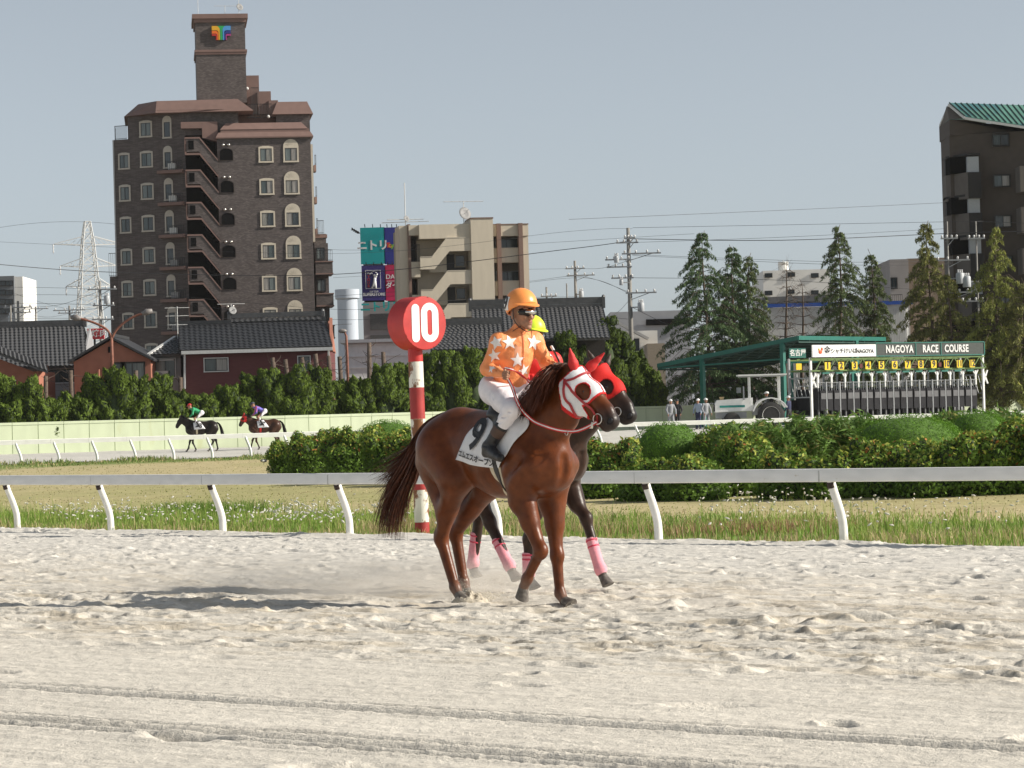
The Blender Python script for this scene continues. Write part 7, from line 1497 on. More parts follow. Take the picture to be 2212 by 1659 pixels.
    for s in 'RL':
        h, k, a = g['hip' + s], g['kn' + s], g['an' + s]; bt = k + (a - k) * .5
        BA += [ball(h - tf * .05, (.125, .11, .125), .05), cone(h, h + (k - h) * .55, .118, .098, .05), cone(h + (k - h) * .5, k, .099, .070, .04), ball(k, .067, .03), cone(k, k + (a - k) * .25, .064, .062, .03), cone(k + (a - k) * .25, bt, .060, .050, .02)]
        if fine:
            for t in (.1, .22, .34): c = k + (a - k) * t; BA += [sub(cone(c + np3(.07, -.05, .01), c + np3(-.06, -.05, -.015), .006, .006, .014))]
            for t in (.25, .45, .65): c = h + (k - h) * t; BA += [sub(cone(c + np3(-.02, -.12, .06), c + np3(.06, -.10, -.05), .005, .005, .014))]
    bv, bf = sdf_mesh(BA, vox if not fine else .0085, clip=[lambda g_: (g_ - (pel + (nk - pel) * .20)) @ dirn(nk - pel)]); np_mesh('breeches', relax(bv, bf, 1, .4), bf, cols['breeches'], root, smooth=True)
    for s in 'RL':
        k, a, t_ = g['kn' + s], g['an' + s], g['toe' + s]; bt = k + (a - k) * .47; fd = dirn(t_ - a); heel = a + np3(-.03, 0, -.045)
        v_, f_ = sdf_mesh([cone(bt, a, .056, .046, .02), cone(a, heel, .046, .034, .02), cone(heel, t_, .032, .033, .02), cone(a, t_ - fd * .07, .044, .034, .03)] + ([sub(cone(a + np3(.06, -.05, .05), a + np3(-.06, -.05, .04), .005, .005, .012)), sub(cone(a + np3(.06, -.05, .01), a + np3(-.06, -.05, .02), .005, .005, .012))] if fine else []), .008 if fine else vox)
        b_ = np_mesh('boot', v_, f_, BLKL, root, smooth=True)
        if parts:
            v_, f_ = sdf_mesh([cone(bt, bt + (a - bt) * .42, .0585, .0535, .01)], .008 if fine else vox, clip=[lambda g_, b0=bt, dd=dirn(a - bt): -((g_ - b0) @ dd), lambda g_, b0=bt + (a - bt) * .42, dd=dirn(a - bt): ((g_ - b0) @ dd)]); np_mesh('boot_cuff', v_, f_, mat('brown_boot_cuff', (.09, .05, .035), .6, .2), b_, smooth=True)
    # helmet with peak
    q = lambda a_, b_=0., c_=0.: hd + M @ (np3(a_, b_, c_) * hs); up = M @ np3(0, 0, 1); fw = M @ np3(1, 0, 0); tilt = dirn(up + fw * .22)
    hsp = [ball(q(-.012, 0, .045), np3(.128, .112, .122) * hs, .01, M)]; zc = q(.0, 0, .035)
    hv_, hf_ = sdf_mesh(hsp, .006 if fine else vox, clip=[lambda g_: -((g_ - q(.09, 0, .055)) @ dirn(up - fw * .50)) , lambda g_: -sdf_eval([ball(q(-.012, 0, .035), np3(.112, .096, .104) * hs, .01, M)], g_)])
    hel = np_mesh('helmet', hv_, hf_, cols['helmet'], root, smooth=True)
    br = []; 
    for an in np.linspace(-1.25, 1.25, 15): br.append(q(-.012 + (.128 + .036 * math.cos(an) ** 2) * math.cos(an), (.112 + .01) * math.sin(an), .060 - .014 * math.cos(an)))
    nb = len(br); inn = [q(-.012 + .118 * math.cos(an), .104 * math.sin(an), .064) for an in np.linspace(-1.25, 1.25, 15)]
    MB().add(br + inn + [p - up * .007 for p in br] + [p - up * .007 for p in inn], [(i, i + 1, nb + i + 1, nb + i) for i in range(nb - 1)] + [(2 * nb + i, 3 * nb + i, 3 * nb + i + 1, 2 * nb + i + 1) for i in range(nb - 1)] + [(i, 2 * nb + i, 2 * nb + i + 1, i + 1) for i in range(nb - 1)]).build('peak', cols['helmet'], hel, smooth=True, angle=40)
    if parts:
        GA = [ball(q(.060, 0, -.004), np3(.056, .080, .038) * hs, .015, M)]; gv, gf = sdf_mesh(GA, .005, clip=[lambda g_: -((g_ - q(.020, 0, 0)) @ fw)]); go = np_mesh('goggles', gv, gf, mat('goggle_frame', (.012, .012, .013), .45, .2), root, smooth=True)
        lv, lf = sdf_mesh([ball(q(.064, 0, -.002), np3(.056, .072, .031) * hs, .006, M), sub(ball(q(.125, 0, -.040), np3(.03, .016, .022) * hs, .006, M))], .005, clip=[lambda g_: -((g_ - q(.078, 0, 0)) @ fw)]); np_mesh('lens', lv, lf, GLASS, go, smooth=True)
        for s in (-1, 1): MB().lathe([(.001, .004), (.013, .004), (.015, .0)], 12, tuple(q(.052, .074 * s, -.004)), Matrix([list(M @ np3(1, 0, 0)), list(M @ np3(0, 0, 1)), list(M @ np3(.3, s, 0))]).transposed()).build('side_vent', mat('brass_vent', (.45, .34, .16), .4, .2, metal=.5), go, smooth=True)
        for s in (-1, 1):
            st = [q(.02, .100 * s, .03), q(.012, .086 * s, -.05), q(.04, .062 * s, -.105), q(.07, .02 * s, -.138), q(.072, 0, -.140)]; MB().tube([tuple(p) for p in spline(st, 14)], .0065, 6, flat=.45).build('chin_strap', BLKL, hel, smooth=True)
    return root, JA, jer, hel, M, g, BA
R1J = dict(hipR=P4(1074, 846, -.12), kneeR=0)
R1J = dict(hipR=P4(1072, 844, -.12), hipL=P4(1072, 844, -.12) * np3(1, -1, 1), knR=P4(1106, 884, -.27), knL=P4(1106, 884, -.27) * np3(1, -1, 1), anR=P4(1055, 966, -.325), anL=P4(1055, 966, -.325) * np3(1, -1, 1),
    toeR=P4(1081, 989, -.36), toeL=P4(1081, 989, -.36) * np3(1, -1, 1), shR=P4(1077, 738, -.165), shL=P4(1155, 736, .17), elR=P4(1053, 797, -.20), wrR=P4(1087, 808, -.245), elL=P4(1181, 784, .24), wrL=P4(1203, 798, .16),
    hs=1.1, head=P4(1127, 672, .012), face=(1, .04, -.10), thumbR=(.1, .15, 1), thumbL=(0.2, -.3, 1))
ORANGE = mat('orange_silk', (.88, .31, .115), .5, .09, 12, bump=.95, bscale=15, spec=.3); ORH = mat('orange_helmet', (.90, .32, .085), .35, .05, 20)
WSTAR = mat('white_silk', (.80, .78, .76), .45, .05, 20, bump=.15, bscale=40); WBREECH = mat('white_breeches', (.80, .77, .80), .7, .05, 20, bump=.5, bscale=15)
SKC = (.36, .185, .115)
def add_rider1():
    root, JA, jer, hel, M, g, BA = make_rider(R1J, HF, 'person', 'jockey in orange jersey with white stars and orange helmet on the chestnut horse', dict(skin=SKC, jersey=ORANGE, breeches=WBREECH, helmet=ORH))
    S_ = lambda px, py, y, r, rot=0.: star_part(jer, JA, P4(px, py, y), None, r, WSTAR, rot)
    for a in ((1098, 739, -.12, .070, .15), (1146, 738, .10, .072, -.2), (1118, 778, -.05, .066, .05), (1071, 740, -.23, .070, .3), (1063, 770, -.27, .060, .2), (1056, 792, -.29, .052, -.1), (1085, 800, -.12, .055, .1), (1136, 802, .03, .06, 0.4), (1172, 740, .24, .055, .3), (1190, 768, .27, .050, .2)): S_(*a)
    # pale mesh panel on the breast
    nx, nz = 9, 7; gp_ = [[P4(1090 + 42 * i / 8 - 3 * j / 6, 752 + 33 * j / 6 - 4 * i / 8, -.03) for j in range(nz)] for i in range(nx)]; W, _ = snapN(JA, np.array(gp_).reshape(-1, 3), .0022, 3); I = np.arange(nx * nz).reshape(nx, nz)
    np_mesh('breast_panel', W, np.stack([I[:-1, :-1], I[1:, :-1], I[1:, 1:], I[:-1, 1:]], -1).reshape(-1, 4), mat('pale_panel', (.80, .36, .20), .6, .08, 20), jer, smooth=True)
    # zip seam, number patch on the helmet, dangling cords
    strap(JA, [P4(1122, 716, .0), P4(1121, 745, .0), P4(1117, 800, .0)], .006, .003, 12, .002).build('zip', mat('orange_seam', (.55, .12, .03), .6, .1), jer)
    for dx, px in ((-.05, 1096), (.05, 1143)):
        MB().tube([tuple(p) for p in spline([g['head'] + np3(.05, dx, -.12), P4(px, 722, dx * 1.6) + np3(.03, 0, 0), P4(px + 3, 741, dx * 2) + np3(.03, 0, 0)], 8)], .0028, 5).build('cord', BLKL, root)
    c = g['head'] + M @ np3(-.060, -.105, .050) * 1.1; nv = dirn(M @ np3(-.45, -1, .25)); ax = dirn(np.cross(nv, M @ np3(0, 0, 1))) * -1; ay = np.cross(nv, ax); ay = ay if ay[2] > 0 else -ay; ax = np.cross(ay, nv)
    HS = [ball(g['head'] + M @ np3(-.012, 0, .045) * 1.1, np3(.128, .112, .122) * 1.1, .01, M)]; n = 8; gg = np.array([[c + ax * (i / n - .5) * .10 + ay * (j / n - .5) * .12 for j in range(n + 1)] for i in range(n + 1)]).reshape(-1, 3); W, _ = snapN(HS, gg, .003); I = np.arange(81).reshape(9, 9)
    pt = np_mesh('number_patch', W, np.stack([I[:-1, :-1], I[1:, :-1], I[1:, 1:], I[:-1, 1:]], -1).reshape(-1, 4), WSTAR, hel, smooth=True)
    vs, fs = text_mesh('9', .15, 0, .004); W = np.array([c + ax * v_.x + ay * v_.y for v_ in vs]); W, _ = snapN(HS, W, .006); MB().add(list(W), fs).build('printed_number', BLK, hel)
    # whip in the left hand
    w0 = g['wrL'] + dirn(g['wrL'] - g['elL']) * .05
    wh = thing('whip', 'black riding whip held upright in the left hand of the orange jockey', 'whip', HF.O, HF.yaw)
    MB().tube([tuple(p) for p in (w0 + np3(.02, 0, -.03), P4(1199, 781, .20) + np3(.05, 0, 0), P4(1186, 758, .24) + np3(.06, 0, 0))], [.007, .008, .009], 7).build('shaft', BLKL, wh, smooth=True)
    MB().tube([tuple(p) for p in (P4(1186, 758, .24) + np3(.06, 0, 0), P4(1181, 749, .25) + np3(.06, 0, 0))], [.010, .012], 8).build('handle_cap', WSTAR, wh, smooth=True)
    # reins: red web with a white stripe
    rf = g['wrR'] + dirn(g['wrR'] - g['elR']) * .05
    pts = [rf + np3(.0, -.01, .055), rf, P4(1106, 835, -.26), P4(1114, 858, -.27), P4(1126, 883, -.26), P4(1150, 908, -.215), P4(1178, 921, -.20), P4(1210, 930, -.12), P4(1240, 932, -.02), P4(1262, 926, .03), hq(J1, .51, -.09, -.085)]
    sp = spline(pts, 60); A_ = near_prims(A1, sp, .1); D = sdf_eval(A_, sp); bad = D < .012
    if bad.any(): sp[bad] -= grad(A_, sp[bad]) * (D[bad] - .012)[:, None]
    rr = thing('reins', 'red and white striped reins held in the right hand of the orange jockey', 'reins', HF.O, HF.yaw)
    nf = lambda i: np3(.45, -.85, .25)
    ribbon(sp, .026, nf, .004).build('web', RED, rr); ribbon(sp + np3(.45, -.85, .25) * .0045, .009, nf, .002).build('white_stripe', WSTAR, rr)
    pts = [rf + np3(.0, -.01, .055), rf + np3(.06, .04, .03), P4(1138, 820, .02), P4(1155, 831, .0), P4(1180, 826, .06), g['wrL'] + np3(.04, 0, -.01)]
    sp = spline(pts, 40); D = sdf_eval(near_prims(A1, sp, .1), sp); ribbon(sp, .026, lambda i: np3(.4, -.6, .7), .004).build('web', RED, rr); ribbon(sp + np3(.4, -.6, .7) * .0045, .008, lambda i: np3(.4, -.6, .7), .002).build('white_stripe', WSTAR, rr)
    c = P4(1228, 935, -.06); MB().tube([tuple(c + np3(.018 * math.cos(t), -.02, .018 * math.sin(t))) for t in np.linspace(0, 2 * math.pi, 17)], .003, 5, cap=False).build('ring', STEEL, rr, smooth=True)
add_rider1()
# ------------------------------------------------------------------ the dark bay alongside, its rider
HF2 = Frame((-.02, 25.35, .0), R(-42)); Q2 = HF2.P
J2 = dict(nr0=.285, nr1=.21, nr2=.15, neck_base=(.54, 0, 1.34), neck_mid=(.80, .02, 1.54), neck_top=(.95, .03, 1.70), poll=Q2(1290, 800, .06), nose=Q2(1366, 900, .13),
    LF_elbow=(.52, .16, .86), LF_knee=Q2(1266, 1120, .14), LF_fetlock=Q2(1298, 1228, .14), LF_coronet=Q2(1302, 1245, .14), LF_toe=Q2(1310, 1266, .14),
    RF_elbow=(.44, -.16, .86), RF_knee=Q2(1142, 1165, -.14), RF_fetlock=Q2(1143, 1240, -.14), RF_coronet=Q2(1146, 1255, -.14), RF_toe=Q2(1152, 1273, -.14),
    RH_stifle=(-.34, -.18, 1.0), RH_hock=Q2(1058, 1128, -.13), RH_fetlock=Q2(1101, 1220, -.13), RH_coronet=Q2(1106, 1236, -.13), RH_toe=Q2(1114, 1254, -.13),
    LH_stifle=(-.44, .17, .98), LH_hock=Q2(1036, 1110, .12), LH_fetlock=Q2(1023, 1216, .12), LH_coronet=Q2(1022, 1230, .12), LH_toe=Q2(1026, 1248, .12), leg_dark=.5, dust=.15)
BAY = (.040, .021, .014); BAYD = (.016, .013, .012)
horse2, A2, hv2, hf2 = make_horse(J2, HF2, .012, 'horse', 'dark bay racehorse in red hood and pink leg wraps behind the chestnut', BAY, BAYD)
DHAIR = mat('black_hair', (.014, .011, .010), .5, .4, 30, spec=.3)
hood2 = make_hood(horse2, J2, A2, (.66, .022, .018), (.50, .016, .016), .007, 'hood', False)
for sd, tip in ((-1, Q2(1270, 757, -.04)), (1, Q2(1319, 765, .18))): make_ear(horse2, hq(J2, .025, .04, .055 * sd), tip, .030, mat('bay_ear', BAY, .6, .2), 'ear')
for k in (-1, 1):
    MB().ell(tuple(hq(J2, .225, .014, .088 * k)), (.022, .019, .022), 12, 8).build('eye', MATS['dark_eye'], horse2, smooth=True)
    c = hq(J2, .48, -.065, .078 * k); h_, n_, s_ = head_frame(np.array(J2['poll']), np.array(J2['nose'])); MB().tube([tuple(c + (h_ * math.cos(t) + n_ * math.sin(t)) * .038) for t in np.linspace(0, 2 * math.pi, 19)], .004, 6, cap=False).build('bit_ring', STEEL, horse2, smooth=True)
mane_hair(horse2, A2, [tuple(snap(A2, np.array(p), -.004)) for p in ((.34, 0, 1.6), (.5, .01, 1.72), (.66, .02, 1.82), (.8, .03, 1.88))], 700, 41, DHAIR, -1, (.1, .25))
tail_hair(horse2, [Q2(1010, 935, 0), Q2(985, 960, 0), Q2(965, 1010, 0), Q2(955, 1060, 0), Q2(950, 1110, 0)], 300, 42, DHAIR, .05, .10, .004, .6)
PINK = mat('pink_wrap', (.84, .34, .40), .8, .08, 40, bump=.3, bscale=200)
for leg in ('RF', 'LF', 'RH', 'LH'):
    k = np.array(J2[leg + ('_knee' if leg[1] == 'F' else '_hock')]); fe = np.array(J2[leg + '_fetlock']); d = fe - k; a = k + d * .38; b = fe + d * .06; off = np3(-.012, 0, 0)
    v_, f_ = sdf_mesh([cone(a + off, b + off, .050, .050, .02), ball(fe, .053, .02)], .008, clip=[lambda g_, a=a, dd=dirn(d): -((g_ - a) @ dd), lambda g_, b=b, dd=dirn(d): ((g_ - (b + dd * .03)) @ dd)]); wp = np_mesh('leg_wrap', v_, f_, PINK, horse2, smooth=True)
    for t in (.06, .24):
        c = a + (b - a) * t + off; v_, f_ = sdf_mesh([cone(c, c + dirn(d) * .018, .0535, .0535, .01)], .008, clip=[lambda g_, c=c, dd=dirn(d): -((g_ - c) @ dd), lambda g_, c=c, dd=dirn(d): ((g_ - c - dd * .018) @ dd)]); np_mesh('tape_band', v_, f_, mat('pink_tape', (.62, .05, .10), .6, .1), wp, smooth=True)
sv, sf = sdf_mesh([cone((.02, 0, 1.615), (.34, 0, 1.635), .07, .06, .04, ((0, 0, 1), .6)), cone((.16, -.13, 1.55), (.28, -.26, 1.25), .12, .16, .05, ((0, 1, 0), .2)), cone((.16, .13, 1.55), (.28, .26, 1.25), .12, .16, .05, ((0, 1, 0), .2))], .014); np_mesh('saddle_cloth', sv, sf, WCLOTH, horse2, smooth=True)
REDSILK = mat('red_silk', (.72, .025, .02), .5, .08, 12, bump=.3, bscale=24); YEL = mat('yellow_silk', (.82, .62, .04), .5, .06, 12, bump=.3, bscale=24); NEON = mat('neon_cap', (.70, .86, .05), .4, .06, 20)
R2J = dict(hipR=(.14, -.12, 1.76), hipL=(.14, .12, 1.76), knR=(.50, -.25, 1.60), knL=(.50, .25, 1.60), anR=(.22, -.31, 1.28), anL=(.22, .31, 1.28), toeR=(.38, -.34, 1.2), toeL=(.38, .34, 1.2),
    shR=Q2(1120, 776, -.165), shL=Q2(1196, 778, .17), elR=(.33, -.25, 1.86), wrR=(.50, -.10, 1.83), elL=Q2(1217, 812, .23), wrL=(.52, .10, 1.83), hs=1.05, head=Q2(1148, 722, .03), face=(1, .12, -.18), thumbR=(.1, .15, 1), thumbL=(.2, -.3, 1))
def add_rider2():
    root, JA, jer, hel, M, g, BA = make_rider(R2J, HF2, 'person', 'jockey in red and yellow jersey with neon yellow cap, half hidden behind the orange one', dict(skin=SKC, jersey=REDSILK, breeches=WBREECH, helmet=NEON), .011)
    nk = (g['shR'] + g['shL']) / 2; pel = (g['hipR'] + g['hipL']) / 2; ax = dirn(nk - pel); L_ = np.linalg.norm(nk - pel)
    v_, f_ = sdf_mesh(JA[:3], .011, off=.004, clip=[lambda g_: -((g_ - (pel + ax * L_ * .10)) @ ax), lambda g_: ((g_ - (pel + ax * L_ * .66)) @ ax)]); np_mesh('yellow_band', v_, f_, YEL, jer, smooth=True)
    strap(JA, [nk + np3(.14, .0, -.02), nk * .5 + pel * .5 + np3(.2, 0, 0), pel + np3(.2, 0, .06)], .007, .006, 14, .002).build('zip', mat('dark_red_seam', (.25, .01, .01), .6, .1), jer)
add_rider2()
# ================================================================== starting gate, canopy, tractor, staff
GGRN = mat('gate_green', (.10, .17, .04), .5, .15, 4); GTEAL = mat('teal_paint', (.01, .13, .10), .5, .1, 3); GWHT = mat('gate_white', (.74, .74, .72), .5, .06, 4); GGRY = mat('gate_grey', (.30, .31, .32), .5, .12, 4); GBLK = mat('gate_black', (.022, .022, .025), .7, .15, 4, spec=.15); GDGR = mat('gate_dark_grey', (.10, .10, .105), .6, .12, 4); NUMY = mat('yellow_plate', (.80, .55, .01), .5, .03)
def starting_gate():
    p0 = at(1757, 850, 163); p0.z = .62; root = thing('starting_gate', 'twelve stall starting gate with yellow numbers and name boards', 'starting gate', p0, math.atan2(.54, .842)); W = 13.0
    b = lambda x0, x1, y0, y1, z0, z1, nm, m, par=None: MB().bb(x0, x1, y0, y1, z0, z1).build(nm, m, par or root)
    for x in [i * 1.0 + .35 for i in range(13)]:
        st = thing_part('stall_partition', root)
        b(x - .05, x + .05, -.05, .05, 2.15, 3.0, 'upright', GWHT, st); MB().beam((x, 0, 2.7), (x + .22, 0, 3.05), .06, .06).build('knee_brace', GWHT, st); MB().beam((x, 0, 2.7), (x - .22, 0, 3.05), .06, .06).build('knee_brace', GWHT, st)
        b(x - .06, x + .06, -.03, 2.0, .9, 2.1, 'padded_panel', GBLK, st); b(x - .035, x + .035, 1.9, 2.0, .0, 3.0, 'rear_post', GGRY, st); b(x - .03, x + .03, .05, 2.0, 2.25, 2.32, 'rail', GGRY, st); b(x - .04, x + .04, -.04, .04, .0, 2.15, 'lower_post', GDGR, st)
    for i in range(12):
        x = .85 + i * 1.0; sg = thing_part('stall_front', root)
        for s in (-1, 1):
            b(x + s * .24 - .21, x + s * .24 + .21, -.14, -.06, .85, 2.0, 'door', GBLK, sg); mb = MB()
            for k in range(3): mb.bar((x + s * (.08 + .16 * k), -.10, 2.0), (x + s * (.08 + .16 * k), -.10, 2.45), .014, 5)
            mb.bar((x + s * .03, -.10, 2.45), (x + s * .45, -.10, 2.45), .018, 5); mb.build('door_bars', GGRY, sg); b(x + s * .02 - .015, x + s * .02 + .015, -.16, -.05, .5, 2.5, 'door_edge', GGRY, sg); b(x + s * .24 - .17, x + s * .24 + .17, -.165, -.142, 1.50, 1.85, 'door_pad', GDGR, sg)
        pl = b(x - .20, x + .20, -.32, -.28, 3.18, 3.62, 'number_plate', NUMY, sg); put_text(MB(), str(i + 1), (x, -.325, 3.40), (1, 0, 0), (0, 0, 1), (0, -1, 0), .50, .004, .018, .85 if i > 8 else 1.0).build('digit', BLK, pl)
        b(x - .25, x + .25, -.16, -.04, 2.95, 3.06, 'release_box', GTEAL, sg)
    tr = thing_part('overhead_truss', root)
    for y in (-.1, 1.2):
        for z in (3.1, 3.78): b(-.2, W, y - .04, y + .04, z, z + .08, 'chord', GGRN, tr)
    for i in range(13):
        x = i * 1.0 + .1; MB().beam((x, -.1, 3.15), (x + .5, -.1, 3.8), .05, .05).build('lattice', GGRN, tr); MB().beam((x + .5, -.1, 3.8), (x + 1.0, -.1, 3.15), .05, .05).build('lattice', GGRN, tr); b(x - .03, x + .03, -.06, 1.2, 3.8, 3.86, 'cross_tie', GGRN, tr)
    # boards along the top
    bw = b(-.15, 4.55, -.22, -.12, 3.92, 4.62, 'name_board', mat('white_board', (.78, .78, .77), .5, .02), root); put_text(MB(), 'シャチけいば', (2.15, -.23, 4.24), (1, 0, 0), (0, 0, 1), (0, -1, 0), .33, .004, .004).build('lettering', BLK, bw); put_text(MB(), 'NAGOYA', (3.72, -.23, 4.22), (1, 0, 0), (0, 0, 1), (0, -1, 0), .30, .004, .006).build('lettering', BLK, bw); put_text(MB(), '金', (.93, -.232, 4.28), (1, 0, 0), (0, 0, 1), (0, -1, 0), .50, .004, .006).build('lettering', BLK, bw)
    mb = MB(); mb.ell((.42, -.23, 4.22), (.14, .015, .12), 10, 6); mb.ell((.54, -.23, 4.38), (.07, .015, .10), 8, 6); mb.build('flame_mark', mat('orange_red_print', (.62, .10, .02), .5, .1), bw, smooth=True); MB().ell((.32, -.232, 4.36), (.06, .016, .07), 8, 6).build('flame_mark', mat('yellow_print', (.75, .48, .04), .5, .1), bw, smooth=True)
    gb = thing_part('name_board', root); xs = (4.57, 7.6, 9.55, 12.95); MESHM = mat('dark_mesh_board', (.035, .045, .040), .6, .25, 12)
    for k in range(3):
        b(xs[k] + .03, xs[k + 1] - .03, -.18, -.14, 3.95, 4.66, 'board_panel', MESHM, gb)
        for z in (3.90, 4.66): b(xs[k], xs[k + 1], -.21, -.11, z, z + .06, 'board_frame', GTEAL, gb)
    for x in xs: b(x - .03, x + .03, -.212, -.108, 3.96, 4.66, 'board_frame', GTEAL, gb)
    for tx, x in (('NAGOYA', 6.35), ('RACE', 8.72), ('COURSE', 10.75)): put_text(MB(), tx, (x, -.20, 4.30), (1, 0, 0), (0, 0, 1), (0, -1, 0), .60, .01, .020, .78, 1.08).build('lettering', FASC, gb)
    # end frames and towing side
    for x in (-.15, 12.95):
        e = thing_part('end_frame', root)
        for y in (0, 2.0): b(x - .06, x + .06, y - .06, y + .06, .0, 3.9, 'post', GWHT if y == 0 else GGRY, e)
        MB().beam((x, 0, 2.2), (x + .35, 0, 3.0), .08, .08).build('brace', GWHT, e); MB().beam((x, 0, 3.0), (x + .35, 0, 2.2), .08, .08).build('brace', GWHT, e)
        for z in (.5, 1.6, 2.7): b(x - .04, x + .04, .06, 1.94, z, z + .07, 'side_rail', GGRY, e)
        for k in range(5): MB().beam((x, .06 + k * .37, 1.6), (x, .43 + k * .37, 2.7), .03, .03).build('side_lattice', GGRY, e)
        MB().lathe([(.1, -.12), (.42, -.12), (.45, -.06), (.45, .06), (.42, .12), (.1, .12)], 20, (x, 1.0, .42), Matrix.Rotation(R(90), 3, 'Y')).build('wheel', GBLK, e, smooth=True, angle=40)
    rs = b(-.05, 1.15, 2.02, 2.1, 3.95, 4.5, 'rear_sign', GTEAL); put_text(MB(), '名古屋', (.55, 2.01, 4.22), (1, 0, 0), (0, 0, 1), (0, -1, 0), .40, .004, .01).build('lettering', FASC, rs)
    b(-.1, 12.9, 2.0, 2.06, 3.1, 3.2, 'rear_frame', GGRN); b(-.1, 12.9, 2.0, 2.06, 3.75, 3.83, 'rear_frame', GGRN); b(.35, .75, 1.94, 1.99, 3.25, 3.62, 'lamp_box', NUMY); b(-.1, 12.9, 2.0, 2.06, .5, 1.5, 'rear_panel', GBLK)
    for x in (3.35, 9.35): b(x - .10, x + .10, -.3, -.2, 3.25, 3.5, 'signal_lamp', mat('dark_red_lamp', (.10, .012, .01), .4, .1))
starting_gate()
def canopy():
    A, B, C = at(1421, 791, 182), at(1724, 731, 178), at(1912, 733.6, 188); D = A + (C - B); root = thing('canopy', 'teal green open canopy with sloping corrugated roof beside the starting gate', 'canopy', (B.x, B.y, .6)); n = Vector((0, 0, .12)); P_ = [A, B, C, D]
    MB().add(P_ + [p + n for p in P_], [(3, 2, 1, 0), (4, 5, 6, 7), (0, 1, 5, 4), (1, 2, 6, 5), (2, 3, 7, 6), (3, 0, 4, 7)]).build('roof', GTEAL, root, world=True)
    for i in range(9): t = i / 8; MB().beam(A.lerp(D, t) - n, B.lerp(C, t) - n, .10, .14).build('rafter', mat('dark_teal', (.012, .05, .04), .6, .1), root, world=True)
    for i in range(12): t = i / 11; MB().beam(A.lerp(B, t) - n * 1.9, D.lerp(C, t) - n * 1.9, .07, .09).build('purlin', MATS['dark_teal'], root, world=True)
    for a, c in ((A, B), (B, C), (A, D)): MB().beam(a + n * .3, c + n * .3, .12, .26).build('fascia', GTEAL, root, world=True)
    for t, base in ((.89, A.lerp(B, .89)), (.32, A.lerp(B, .32)), (0, C.lerp(B, .35)), (1, D.lerp(C, .3)), (1, D.lerp(C, .75))): MB().beam((base.x, base.y, .5), (base.x, base.y, base.z - .1), .26, .26).build('post', GTEAL, root, world=True)
    q = A.lerp(B, .89); MB().beam((q.x, q.y, q.z - 1.3), (q.x + 2.2, q.y, q.z - 1.3), .16, .16).build('tie', GTEAL, root, world=True)
    for i in range(7): a = A.lerp(B, i / 7) - Vector((0, 0, .9 * (i / 7) + .1)); c = A.lerp(B, (i + 1) / 7) - Vector((0, 0, .1)); MB().beam(a, c, .06, .06).build('truss_web', MATS['dark_teal'], root, world=True)
    MB().beam(A - Vector((0, 0, .15)), A.lerp(B, .89) - Vector((0, 0, 1.1)), .1, .1).build('truss_chord', GTEAL, root, world=True)
canopy()
